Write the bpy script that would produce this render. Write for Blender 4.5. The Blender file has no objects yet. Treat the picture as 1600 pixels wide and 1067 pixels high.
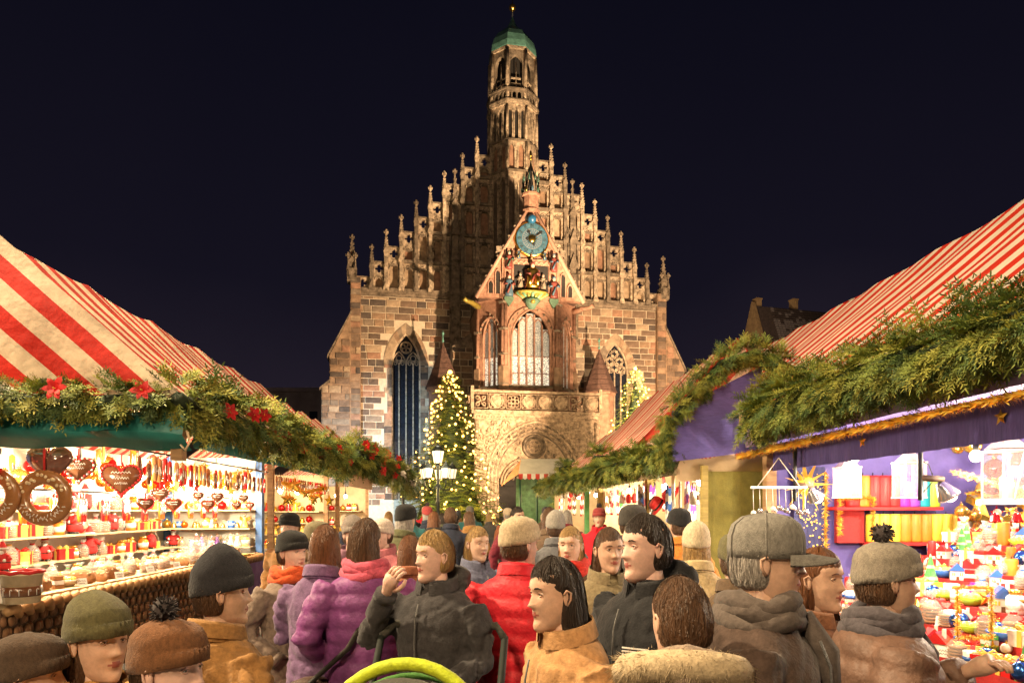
import bpy, math, random
import numpy as np
from mathutils import Vector, Matrix, noise
R = math.radians
random.seed(7); RNG = np.random.default_rng(7)
sc = bpy.context.scene
COL = sc.collection
# ------------------------------------------------------------------ camera
cam_d = bpy.data.cameras.new('camera'); cam = bpy.data.objects.new('camera', cam_d); COL.objects.link(cam)
cam_d.lens = 24.0; cam_d.sensor_width = 36.0; cam_d.clip_end = 800; cam_d.clip_start = .05
cam_d.shift_y = 261.5 / 1600.0
cam.location = (0, 0, 1.75); cam.rotation_euler = (R(90), 0, 0)
sc.camera = cam
# ------------------------------------------------------------------ world, night
w = bpy.data.worlds.new('World'); sc.world = w; w.use_nodes = True
nt = w.node_tree; nt.nodes.clear()
sky = nt.nodes.new('ShaderNodeTexSky'); sky.sky_type = 'NISHITA'; sky.sun_disc = False
sky.sun_elevation = R(-6); sky.sun_rotation = R(180)
mul = nt.nodes.new('ShaderNodeMix'); mul.data_type = 'RGBA'; mul.blend_type = 'MULTIPLY'; mul.inputs['Factor'].default_value = 1
mul.inputs['B'].default_value = (.12, .11, .15, 1)
add = nt.nodes.new('ShaderNodeMix'); add.data_type = 'RGBA'; add.blend_type = 'ADD'; add.inputs['Factor'].default_value = 1
geo = nt.nodes.new('ShaderNodeNewGeometry'); sep = nt.nodes.new('ShaderNodeSeparateXYZ'); nt.links.new(geo.outputs['Incoming'], sep.inputs[0])
ab = nt.nodes.new('ShaderNodeMath'); ab.operation = 'ABSOLUTE'; nt.links.new(sep.outputs[2], ab.inputs[0])
cn = nt.nodes.new('ShaderNodeTexNoise'); cn.inputs['Scale'].default_value = 2.4; cn.inputs['Detail'].default_value = 5; nt.links.new(geo.outputs['Incoming'], cn.inputs['Vector'])
hz = nt.nodes.new('ShaderNodeMath'); hz.operation = 'MULTIPLY_ADD'; hz.inputs[1].default_value = -.22; nt.links.new(cn.outputs[0], hz.inputs[0]); nt.links.new(ab.outputs[0], hz.inputs[2])
rmp = nt.nodes.new('ShaderNodeValToRGB'); e_ = rmp.color_ramp.elements; e_[0].position = 0.0; e_[0].color = (.20,.15,.25,1); e_[1].position = .55; e_[1].color = (.038,.038,.095,1)
e2 = rmp.color_ramp.elements.new(.2); e2.color = (.085,.072,.15,1); nt.links.new(hz.outputs[0], rmp.inputs[0])
nt.links.new(rmp.outputs[0], add.inputs['B'])
bg = nt.nodes.new('ShaderNodeBackground'); bg.inputs['Strength'].default_value = .085
out = nt.nodes.new('ShaderNodeOutputWorld')
nt.links.new(sky.outputs[0], mul.inputs['A']); nt.links.new(mul.outputs['Result'], add.inputs['A'])
nt.links.new(add.outputs['Result'], bg.inputs['Color']); nt.links.new(bg.outputs[0], out.inputs[0])
vs = sc.view_settings; vs.view_transform = 'Standard'; vs.look = 'None'; vs.exposure = 0.0; vs.gamma = 1.0; vs.use_curve_mapping = False
sc.cycles.use_denoising = True
try: sc.cycles.denoiser = 'OPENIMAGEDENOISE'
except Exception: pass
sc.cycles.max_bounces = 6; sc.cycles.diffuse_bounces = 3; sc.cycles.glossy_bounces = 3
sc.cycles.transmission_bounces = 4; sc.cycles.transparent_max_bounces = 8
sc.cycles.caustics_reflective = False; sc.cycles.caustics_refractive = False
sc.cycles.sample_clamp_indirect = 4.0
# the two frames of the place: the church axis and the market aisle
TH = math.atan(194 / 1067.0); CHURCH_M = Matrix.Translation((.14, 50.0, 0)) @ Matrix.Rotation(TH, 4, 'Z')
AL = math.atan(50 / 1067.0); AISLE_M = Matrix.Rotation(AL, 4, 'Z')
def lamp(name, kind, loc, energy, color, size=.1, target=None, spot=None, blend=.3):
    l = bpy.data.lights.new(name, kind); l.energy = energy; l.color = color
    if kind in ('POINT', 'SPOT'): l.shadow_soft_size = size
    if kind == 'AREA': l.size = size
    if kind == 'SPOT': l.spot_size = R(spot); l.spot_blend = blend
    o = bpy.data.objects.new(name, l); COL.objects.link(o); o.location = loc
    if target is not None: o.rotation_euler = (Vector(target) - Vector(loc)).to_track_quat('-Z', 'Y').to_euler()
    return o
C_ = lambda x, y, z: CHURCH_M @ Vector((x, y, z))
A_ = lambda x, y, z: AISLE_M @ Vector((x, y, z))
WARM = (1.0, .66, .34)
# floodlights on the church front, plus two spots added for market light
lamp('church_light', 'SPOT', C_(5.2, -22, 3.6), 60000, (1, .70, .42), .25, C_(0, 0, 15), 100, .5)
lamp('church_light', 'SPOT', C_(4.6, -23, 3.8), 62000, (1, .72, .43), .25, C_(.4, -1, 28), 34, .6)
lamp('church_light', 'SPOT', C_(-16, -15, 3.2), 22000, (.46, .74, 1.0), .4, C_(-9.5, -1, 4.0), 58, .95)  # cool spill of the left market lamps, added as one spot
lamp('church_light', 'SPOT', C_(14, -20, 3.2), 8000, (1, .72, .45), .4, C_(8, 0, 12), 62, .7)
lamp('church_light', 'SPOT', C_(1.0, -17, 3.3), 2500, (1, .72, .42), .3, C_(0, -7, 8), 75, .7)  # warm market fill on the porch front, added as one spot
# unseen fill lamps added out of frame to brighten roofs, garlands and crowd
lamp('aisle_fill_light', 'POINT', A_(-1.8, -2.6, 4.4), 850, (1, .72, .42), .3)
lamp('aisle_fill_light', 'POINT', A_(-3.2, -3.0, 7.5), 1500, (1, .74, .45), .3)
lamp('aisle_fill_light', 'POINT', A_(-.2, .7, 4.4), 130, (1, .70, .38), .25)
lamp('aisle_fill_light', 'POINT', A_(-.2, 9.0, 8.5), 250, (1, .72, .42), .3)

lamp('aisle_fill_light', 'POINT', A_(-5.8, 4.2, 8.0), 7600, (1, .76, .46), .3)
# ------------------------------------------------------------------ materials
MATS = {}
def mat(name, col=(.5, .5, .5), rough=.6, metal=0, var=.25, scale=8, bump=0, bscale=60, emit=None, es=0, alpha=1, trans=0, spec=.5, sheen=0, coat=0, hue=None, stretch=None):
    if name in MATS: return MATS[name]
    m = bpy.data.materials.new(name); m.use_nodes = True; t = m.node_tree; N = t.nodes; L = t.links
    b = N['Principled BSDF']; b.inputs['Roughness'].default_value = rough; b.inputs['Metallic'].default_value = metal
    b.inputs['Specular IOR Level'].default_value = spec
    if sheen: b.inputs['Sheen Weight'].default_value = sheen
    if coat: b.inputs['Coat Weight'].default_value = coat
    if trans: b.inputs['Transmission Weight'].default_value = trans
    if alpha < 1: b.inputs['Alpha'].default_value = alpha
    c1 = tuple(max(0, x * (1 - var)) for x in col); c2 = tuple(min(1, x * (1 + var)) for x in (hue or col))
    tc = N.new('ShaderNodeTexCoord'); src = tc.outputs['Object']
    if stretch:
        mp = N.new('ShaderNodeMapping'); mp.inputs['Scale'].default_value = stretch; L.new(src, mp.inputs[0]); src = mp.outputs[0]
    nz = N.new('ShaderNodeTexNoise'); nz.inputs['Scale'].default_value = scale; nz.inputs['Detail'].default_value = 6; nz.inputs['Roughness'].default_value = .65
    L.new(src, nz.inputs['Vector'])
    r = N.new('ShaderNodeValToRGB'); r.color_ramp.elements[0].position = .32; r.color_ramp.elements[1].position = .68
    r.color_ramp.elements[0].color = (*c1, 1); r.color_ramp.elements[1].color = (*c2, 1)
    L.new(nz.outputs['Fac'], r.inputs[0]); L.new(r.outputs[0], b.inputs['Base Color'])
    if bump:
        n2 = N.new('ShaderNodeTexNoise'); n2.inputs['Scale'].default_value = bscale; n2.inputs['Detail'].default_value = 5
        L.new(src, n2.inputs['Vector']); bp = N.new('ShaderNodeBump'); bp.inputs['Strength'].default_value = bump; bp.inputs['Distance'].default_value = .02
        L.new(n2.outputs['Fac'], bp.inputs['Height']); L.new(bp.outputs[0], b.inputs['Normal'])
    if emit: b.inputs['Emission Color'].default_value = (*emit, 1); b.inputs['Emission Strength'].default_value = es
    MATS[name] = m; return m
def stripes(name, ca, cb, period, axis='Y', rough=.75, wear=.12, phase=0.0, duty=.5, transl=.25):
    """woven awning cloth with printed stripes across one axis of the cloth"""
    m = bpy.data.materials.new(name); m.use_nodes = True; t = m.node_tree; N = t.nodes; L = t.links
    b = N['Principled BSDF']; b.inputs['Roughness'].default_value = rough; b.inputs['Specular IOR Level'].default_value = .25
    uv = N.new('ShaderNodeUVMap'); sp = N.new('ShaderNodeSeparateXYZ'); L.new(uv.outputs[0], sp.inputs[0])
    d = N.new('ShaderNodeMath'); d.operation = 'MULTIPLY_ADD'; d.inputs[1].default_value = 1 / period; d.inputs[2].default_value = phase
    L.new(sp.outputs[0], d.inputs[0]); fr = N.new('ShaderNodeMath'); fr.operation = 'FRACT'; L.new(d.outputs[0], fr.inputs[0])
    gt = N.new('ShaderNodeMath'); gt.operation = 'GREATER_THAN'; gt.inputs[1].default_value = duty; L.new(fr.outputs[0], gt.inputs[0])
    mx = N.new('ShaderNodeMix'); mx.data_type = 'RGBA'; mx.inputs['A'].default_value = (*ca, 1); mx.inputs['B'].default_value = (*cb, 1); L.new(gt.outputs[0], mx.inputs['Factor'])
    tc = N.new('ShaderNodeTexCoord'); nz = N.new('ShaderNodeTexNoise'); nz.inputs['Scale'].default_value = 2.2; nz.inputs['Detail'].default_value = 8; nz.inputs['Roughness'].default_value = .7
    L.new(tc.outputs['Object'], nz.inputs[0]); rp = N.new('ShaderNodeMapRange'); rp.inputs[1].default_value = .3; rp.inputs[2].default_value = .7; rp.inputs[3].default_value = 1 - wear * 2.2; rp.inputs[4].default_value = 1.05
    L.new(nz.outputs['Fac'], rp.inputs[0]); m2 = N.new('ShaderNodeMix'); m2.data_type = 'RGBA'; m2.blend_type = 'MULTIPLY'; m2.inputs['Factor'].default_value = 1
    L.new(mx.outputs['Result'], m2.inputs['A']); L.new(rp.outputs[0], m2.inputs['B']); L.new(m2.outputs['Result'], b.inputs['Base Color'])
    wv = N.new('ShaderNodeTexNoise'); wv.inputs['Scale'].default_value = 9; wv.inputs['Detail'].default_value = 4; L.new(tc.outputs['Object'], wv.inputs[0])
    bp = N.new('ShaderNodeBump'); bp.inputs['Strength'].default_value = .35; bp.inputs['Distance'].default_value = .03; L.new(wv.outputs['Fac'], bp.inputs['Height']); L.new(bp.outputs[0], b.inputs['Normal'])
    tl = N.new('ShaderNodeBsdfTranslucent'); L.new(m2.outputs['Result'], tl.inputs[0]); ms = N.new('ShaderNodeMixShader'); ms.inputs[0].default_value = transl
    L.new(b.outputs[0], ms.inputs[1]); L.new(tl.outputs[0], ms.inputs[2]); L.new(ms.outputs[0], N['Material Output'].inputs[0])
    return m
def glow(name, col, s):
    m = bpy.data.materials.new(name); m.use_nodes = True; b = m.node_tree.nodes['Principled BSDF']
    b.inputs['Base Color'].default_value = (*col, 1); b.inputs['Emission Color'].default_value = (*col, 1); b.inputs['Emission Strength'].default_value = s
    return m
# ------------------------------------------------------------------ mesh helpers
class MB:
    def __init__(s): s.v = []; s.f = []; s.m = []; s.s = []; s.uv = None
    def add(s, V, F, mi=0, sm=False):
        o = len(s.v); s.v.extend([tuple(p) for p in V])
        for f in F: s.f.append(tuple(i + o for i in f)); s.m.append(mi); s.s.append(sm)
        return s
    def box(s, x0, x1, y0, y1, z0, z1, mi=0):
        return s.add([(x0,y0,z0),(x1,y0,z0),(x1,y1,z0),(x0,y1,z0),(x0,y0,z1),(x1,y0,z1),(x1,y1,z1),(x0,y1,z1)],
                     [(0,3,2,1),(4,5,6,7),(0,1,5,4),(1,2,6,5),(2,3,7,6),(3,0,4,7)], mi)
    def cbox(s, x0, x1, y0, y1, z0, z1, b, mi=0):
        """box whose front (-y) edges are chamfered, for stones"""
        return s.add([(x0,y1,z0),(x1,y1,z0),(x1,y1,z1),(x0,y1,z1),(x0,y0+b,z0),(x1,y0+b,z0),(x1,y0+b,z1),(x0,y0+b,z1),
                      (x0+b,y0,z0+b),(x1-b,y0,z0+b),(x1-b,y0,z1-b),(x0+b,y0,z1-b)],
                     [(8,9,10,11),(4,5,9,8),(5,6,10,9),(6,7,11,10),(7,4,8,11),(0,1,5,4),(1,2,6,5),(2,3,7,6),(3,0,4,7)], mi)
    def tube(s, pts, r, n=8, mi=0, sm=True, caps=True, sx=1.0, closed=False):
        P = [Vector(p) for p in pts]; k = len(P); rr = r if hasattr(r, '__len__') else [r] * k
        V = []; F = []; up = None
        for i in range(k):
            if closed: d = P[(i+1) % k] - P[i-1]
            else: d = P[min(i+1, k-1)] - P[max(i-1, 0)]
            if d.length < 1e-9: d = Vector((0,0,1))
            d.normalize()
            if up is None: up = Vector((0,0,1)) if abs(d.z) < .9 else Vector((0,1,0))
            a = d.cross(up)
            if a.length < 1e-4: a = d.orthogonal()
            a.normalize(); b = a.cross(d); up = b
            for j in range(n):
                t = 2 * math.pi * j / n
                V.append(P[i] + (a * math.cos(t) * sx + b * math.sin(t)) * rr[i])
        for i in range(k if closed else k - 1):
            i2 = (i + 1) % k
            for j in range(n): F.append((i*n+j, i*n+(j+1) % n, i2*n+(j+1) % n, i2*n+j))
        if caps and not closed: F.append(tuple(range(n))[::-1]); F.append(tuple((k-1)*n + j for j in range(n)))
        return s.add(V, F, mi, sm)
    def lathe(s, prof, c=(0,0,0), n=16, mi=0, sm=True, sx=1, sy=1, a0=0):
        V = []; F = []
        for r, z in prof:
            for j in range(n):
                t = a0 + 2 * math.pi * j / n; V.append((c[0] + r*math.cos(t)*sx, c[1] + r*math.sin(t)*sy, c[2] + z))
        for i in range(len(prof)-1):
            for j in range(n): F.append((i*n+j, i*n+(j+1) % n, (i+1)*n+(j+1) % n, (i+1)*n+j))
        F.append(tuple(range(n))[::-1]); F.append(tuple((len(prof)-1)*n + j for j in range(n)))
        return s.add(V, F, mi, sm)
    def ball(s, c, r, n=12, m=8, mi=0, sc_=(1,1,1)):
        return s.lathe_ball(c, r, n, m, mi, sc_)
    def lathe_ball(s, c, r, n, m, mi, q):
        V = [(c[0], c[1], c[2] - r*q[2])]; F = []
        for i in range(1, m):
            a = -math.pi/2 + math.pi*i/m
            for j in range(n):
                t = 2*math.pi*j/n; V.append((c[0]+r*q[0]*math.cos(a)*math.cos(t), c[1]+r*q[1]*math.cos(a)*math.sin(t), c[2]+r*q[2]*math.sin(a)))
        V.append((c[0], c[1], c[2]+r*q[2])); T = len(V)-1
        for j in range(n): F.append((0, 1+(j+1) % n, 1+j)); F.append((T, 1+(m-2)*n+j, 1+(m-2)*n+(j+1) % n))
        for i in range(m-2):
            for j in range(n): F.append((1+i*n+j, 1+i*n+(j+1) % n, 1+(i+1)*n+(j+1) % n, 1+(i+1)*n+j))
        return s.add(V, F, mi, True)
    def prism(s, poly, y0, y1, mi=0, sm=False):
        """polygon in x,z extruded in y"""
        n = len(poly); V = [(x, y0, z) for x, z in poly] + [(x, y1, z) for x, z in poly]
        F = [tuple(range(n)), tuple(range(2*n-1, n-1, -1))] + [(i, i+n, (i+1) % n + n, (i+1) % n) for i in range(n)]
        return s.add(V, F, mi, sm)
    def strip(s, A, B, y0, y1, mi=0, closed=False):
        """flat band between two polylines of equal count in x,z, with thickness in y"""
        n = len(A); V = [(x, y0, z) for x, z in A] + [(x, y0, z) for x, z in B] + [(x, y1, z) for x, z in A] + [(x, y1, z) for x, z in B]
        F = []
        for i in range(n if closed else n-1):
            j = (i+1) % n
            F += [(i, j, n+j, n+i), (2*n+i, 3*n+i, 3*n+j, 2*n+j), (i, 2*n+i, 2*n+j, j), (n+i, n+j, 3*n+j, 3*n+i)]
        if not closed: F += [(0, n, 3*n, 2*n), (n-1, 3*n-1, 4*n-1, 2*n-1)]
        return s.add(V, F, mi)
    def arch_plate(s, x0, x1, z0, z1, cx, wd, zs, rise, y0, y1, mi=0, n=7):
        """rectangular slab with a pointed-arch opening that stands on its foot"""
        a = arch(cx, wd, zs, rise, n); l, r = cx - wd/2, cx + wd/2
        s.strip([(x0, z0), (x0, zs), (x0, z1)], [(l, z0), (l, zs), (l+1e-4, zs+1e-4)], y0, y1, mi)
        s.strip([(l, z0), (l, zs), (l, zs)], [(l, z0)]*3, y0, y1, mi) if False else None
        s.strip([(r, z0), (r, zs), (r-1e-4, zs+1e-4)], [(x1, z0), (x1, zs), (x1, z1)], y0, y1, mi)
        k = len(a); top = [(x0 + (x1-x0)*i/(k-1), z1) for i in range(k)]
        s.strip(top, a, y0, y1, mi); return s
    def xf(s, M, start=0):
        for i in range(start, len(s.v)): s.v[i] = tuple(M @ Vector(s.v[i]))
        return s
    def build(s, name, mats, parent=None, uv=None):
        me = bpy.data.meshes.new(name); me.from_pydata(s.v, [], s.f)
        for m in (mats if isinstance(mats, (list, tuple)) else [mats]): me.materials.append(m)
        me.polygons.foreach_set('material_index', s.m); me.polygons.foreach_set('use_smooth', s.s)
        if uv is not None:
            ul = me.uv_layers.new(name='uv'); li = np.empty(len(me.loops), dtype=np.int32); me.loops.foreach_get('vertex_index', li)
            ul.data.foreach_set('uv', np.asarray(uv, dtype=np.float32)[li].ravel())
        me.update()
        return link(name, me, parent)
def link(name, me, parent=None):
    o = bpy.data.objects.new(name, me); COL.objects.link(o); o.parent = parent; return o
def arch(cx, wd, zs, rise, n=7):
    """pointed arch from left springing over the apex to the right springing"""
    h = wd/2; Rr = (h*h + rise*rise) / (2*h); out = []
    a_end = math.atan2(rise, Rr - h)
    for i in range(n+1):
        a = a_end * i / n; out.append((cx - h + Rr - Rr*math.cos(a), zs + Rr*math.sin(a)))
    return out + [(2*cx - x, z) for x, z in out[-2::-1]]
def tag(o, label=None, cat=None, group=None, kind=None):
    if label: o['label'] = label
    if cat: o['category'] = cat
    if group: o['group'] = group
    if kind: o['kind'] = kind
    return o
def empty(name, M=None, label=None, cat=None, group=None):
    o = bpy.data.objects.new(name, None); COL.objects.link(o); o.empty_display_size = .1
    if M is not None: o.matrix_world = M
    return tag(o, label, cat, group)
def copy_tree(o, parent=None):
    c = o.copy(); COL.objects.link(c); c.parent = parent
    for ch in list(o.children): copy_tree(ch, c)
    return c
def npmesh(name, V, F, mats, parent=None, mi=None, smooth=False):
    """big mesh straight from arrays of triangles or quads"""
    me = bpy.data.meshes.new(name); V = np.asarray(V, np.float32); F = np.asarray(F, np.int32); k = F.shape[1]
    me.vertices.add(len(V)); me.vertices.foreach_set('co', V.ravel()); me.loops.add(F.size); me.loops.foreach_set('vertex_index', F.ravel())
    me.polygons.add(len(F)); me.polygons.foreach_set('loop_start', np.arange(0, F.size, k, dtype=np.int32))
    for m in (mats if isinstance(mats, (list, tuple)) else [mats]): me.materials.append(m)
    if mi is not None: me.polygons.foreach_set('material_index', np.asarray(mi, np.int32))
    if smooth: me.polygons.foreach_set('use_smooth', np.ones(len(F), bool))
    me.update(calc_edges=True); me.validate()
    return link(name, me, parent)
def quatrefoil(cx, cz, a, n=32):
    o = []
    for i in range(n):
        t = 2*math.pi*i/n; r = a*(.50 + .50*abs(math.cos(2*t))**.8); o.append((cx + r*math.cos(t), cz + r*math.sin(t)))
    return o
def square(cx, cz, hx, hz, n=32):
    o = []
    for i in range(n):
        t = 2*math.pi*i/n; c, s_ = math.cos(t), math.sin(t); k = 1/max(abs(c)/hx, abs(s_)/hz); o.append((cx + c*k, cz + s_*k))
    return o
def ring(cx, cz, r, n=32): return [(cx + r*math.cos(2*math.pi*i/n), cz + r*math.sin(2*math.pi*i/n)) for i in range(n)]
# ================================================================== ground
g = MB().add([(-400,-60,0),(400,-60,0),(400,700,0),(-400,700,0)], [(0,1,2,3)])
pav = mat('paving', (.13,.12,.11), .5, var=.35, scale=3, bump=.5, bscale=25)
t = pav.node_tree; vo = t.nodes.new('ShaderNodeTexBrick'); vo.inputs['Scale'].default_value = 4; vo.inputs['Mortar Size'].default_value = .03
vo.inputs['Color1'].default_value = (.16,.145,.13,1); vo.inputs['Color2'].default_value = (.09,.085,.08,1); vo.inputs['Mortar'].default_value = (.03,.03,.03,1)
t.links.new([n for n in t.nodes if n.type == 'TEX_COORD'][0].outputs['Object'], vo.inputs[0]); t.links.new(vo.outputs[0], t.nodes['Principled BSDF'].inputs['Base Color'])
tag(g.build('ground', pav), kind='structure')

# ================================================================== church
church = empty('church', CHURCH_M, 'floodlit gothic sandstone church with stepped gable, clock and copper-domed tower', 'church')
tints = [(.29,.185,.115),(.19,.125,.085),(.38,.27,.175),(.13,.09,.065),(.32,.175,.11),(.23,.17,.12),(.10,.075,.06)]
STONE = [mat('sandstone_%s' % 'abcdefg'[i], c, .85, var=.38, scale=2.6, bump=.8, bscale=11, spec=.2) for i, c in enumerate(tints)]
MORTAR = mat('mortar', (.58,.47,.34), .9, var=.15, scale=5, bump=.3, bscale=30, spec=.1)
TRIM = mat('carved_trim', (.40,.30,.205), .85, var=.75, scale=3.6, bump=.8, bscale=14, spec=.2)
SOOT = mat('weathered_trim', (.20,.15,.105), .9, var=.65, scale=3, bump=.6, bscale=18, spec=.15)
PINK = mat('red_sandstone', (.33,.175,.115), .8, var=.4, scale=4, bump=.4, bscale=16, spec=.2)
PORT = mat('portal_stone', (.36,.255,.165), .85, var=.6, scale=4.5, bump=.9, bscale=20, spec=.2)
GLASSD = mat('leaded_glass_dark', (.02,.022,.03), .12, var=.5, scale=12, bump=.4, bscale=5)
PAINT_SHADE = mat('painted_shade', (.02,.016,.013), .9)  # near-black colour painted in for the shade of openings and recesses
COPPER = mat('copper_patina', (.11,.26,.205), .55, var=.35, scale=3, bump=.15, bscale=12)
GOLD = mat('gilding', (.85,.55,.12), .28, 1, var=.2, scale=20)
ROOFT = mat('church_roof_tile', (.10,.05,.035), .8, var=.4, scale=6, bump=.5, bscale=22)
LEAD = mat('lead', (.08,.08,.085), .5, .3)
def lit_pane(name, s):
    m = mat(name, (.3,.3,.28), .2, var=.6, scale=14); t = m.node_tree; N = t.nodes; L = t.links
    vo = N.new('ShaderNodeTexVoronoi'); vo.feature = 'DISTANCE_TO_EDGE'; vo.inputs['Scale'].default_value = 6.5
    L.new([n for n in N if n.type == 'TEX_COORD'][0].outputs['Object'], vo.inputs['Vector'])
    r = N.new('ShaderNodeValToRGB'); r.color_ramp.elements[0].position = .03; r.color_ramp.elements[1].position = .12
    r.color_ramp.elements[0].color = (.05,.045,.04,1); r.color_ramp.elements[1].color = (1,.84,.60,1); L.new(vo.outputs[0], r.inputs[0])
    L.new(r.outputs[0], N['Principled BSDF'].inputs['Emission Color']); N['Principled BSDF'].inputs['Emission Strength'].default_value = s
    return m
PANE_L, PANE_M, PANE_H = lit_pane('lit_glass_bright', 1.05), lit_pane('lit_glass', .34), lit_pane('lit_glass_dim', .16)

BLOCKS = []      # (area, w, h, x, y, z, parent, rot)
def ashlar(x0, x1, z0, z1, y, skip=None, hmin=.40, hmax=.52, parent=None, M=None):
    z = z0
    while z < z1 - .12:
        h = random.uniform(hmin, hmax)
        if z + h > z1 - .15: h = z1 - z
        x = x0; first = True
        while x < x1 - .05:
            wd = random.choice([.58,.72,.86,1.0,1.14])
            if first: wd *= random.choice([.5,.8,1]); first = False
            if x + wd > x1 - .3: wd = x1 - x
            if skip is None or not skip(x, x+wd, z, z+h): BLOCKS.append((wd*h, wd, h, x+wd/2, y, z+h/2, parent, M))
            x += wd
        z += h
def inside_arch(cx, wd, zs, rise, z0, pad):
    def f(a, b, c, d):
        if d < z0 - .1: return False
        l, r = cx - wd/2 - pad, cx + wd/2 + pad
        if b < l + .04 or a > r - .04: return False
        if c < zs: return True
        # above the springing: corner of the stone nearest the axis inside the padded arch
        x = min(max(cx, a), b); h = wd/2 + pad; top = zs + (rise + pad*1.3) * max(0, 1 - (abs(x-cx)/h)**1.7)
        return c < top - .05
    return f
def tracery(mb, cx, wd, z0, zs, rise, lights, y, t=.09, mi=0, kind=0):
    """mullions, lancet heads and foils of one window"""
    for i in range(1, lights):
        x = cx - wd/2 + wd*i/lights; mb.box(x-t/2, x+t/2, y-.07, y+.07, z0, zs, mi)
    lw = wd/lights
    for i in range(lights):
        c = cx - wd/2 + lw*(i+.5); mb.tube([(x, y, z) for x, z in arch(c, lw, zs - .05, lw*.9, 5)], t*.55, 5, mi)
        mb.tube([(x, y, z) for x, z in ring(c, zs + lw*.30, lw*.2, 10)], t*.3, 4, mi, closed=True)
    if kind == 0:
        for c in (-.25, .25): mb.tube([(x, y, z) for x, z in arch(cx + wd*c, wd*.5, zs, wd*.5, 6)], t*.6, 5, mi)
        mb.tube([(x, y, z) for x, z in ring(cx, zs + rise*.58, wd*.2, 16)], t*.6, 5, mi, closed=True)
        for k in range(5):
            a = math.pi/2 + k*2*math.pi/5; mb.tube([(x, y, z) for x, z in ring(cx + wd*.10*math.cos(a), zs + rise*.58 + wd*.10*math.sin(a), wd*.075, 8)], t*.35, 4, mi, closed=True)
        for c in (-.25, .25): mb.tube([(x, y, z) for x, z in ring(cx + wd*c, zs + wd*.27, wd*.10, 10)], t*.45, 4, mi, closed=True)
    else:
        for (a, b) in ((0,.66),(-.19,.40),(.19,.40),(0,.2),(-.3,.12),(.3,.12)):
            mb.strip(square(cx + wd*a, zs + rise*b, wd*.13, wd*.13, 16), quatrefoil(cx + wd*a, zs + rise*b, wd*.10, 16), y-.05, y+.05, mi, True)
            mb.tube([(cx + wd*a + wd*.19*math.cos(k*math.pi/2), y, zs + rise*b + wd*.19*math.sin(k*math.pi/2)) for k in range(4)], t*.4, 4, mi, closed=True)
ALLW = []
def church_window(sg):
    cx, wd, z0, zs, rise = 7.8*sg, 2.0, 2.4, 12.0, 2.25
    win = MB(); tracery(win, cx, wd, z0, zs, rise, 4, .35, .10, 0, 0 if sg < 0 else 1)
    win.tube([(cx-wd/2, .2, z0)] + [(x, .2, z) for x, z in arch(cx, wd, zs, rise, 8)] + [(cx+wd/2, .2, z0)], .10, 6)
    wo = win.build('window', TRIM, church)
    lw = wd/4
    for i in range(4):                                   # panes between the mullions, row by row
        z = z0
        while z < zs - .1:
            MB().box(cx - wd/2 + lw*i + .04, cx - wd/2 + lw*(i+1) - .04, .45, .47, z + .03, min(z+1.05, zs)).build('pane', GLASSD, wo); z += 1.08
    MB().prism([(x, z) for x, z in arch(cx, wd - .05, zs, rise - .05, 8)], .47, .48).build('pane', GLASSD, wo)
    MB().box(cx-wd/2, cx+wd/2, .41, .43, z0, z0+.05).build('saddle_bar', LEAD, wo)
    # stones of the arch
    A = arch(cx, wd+.02, zs, rise, 8); B = arch(cx, wd+1.15, zs, rise+.72, 8)
    for i in range(len(A)-1):
        m = MB().strip(A[i:i+2], B[i:i+2], -.035 - random.random()*.02, .5); m.build('voussoir', random.choice([STONE[0], STONE[2], STONE[2], STONE[5]]), wo)
    for s2 in (-1, 1):
        z = z0
        while z < zs - .1:
            h = random.uniform(.4, .55); h = min(h, zs - z); e = wd/2 + (.55 if random.random() < .5 else .32)
            xa, xb = sorted((cx + s2*wd/2, cx + s2*e)); MB().cbox(xa+.01, xb-.01, -.04, .5, z+.012, z+h-.012, .02).build('jamb_stone', random.choice(STONE), wo); z += h
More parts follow.
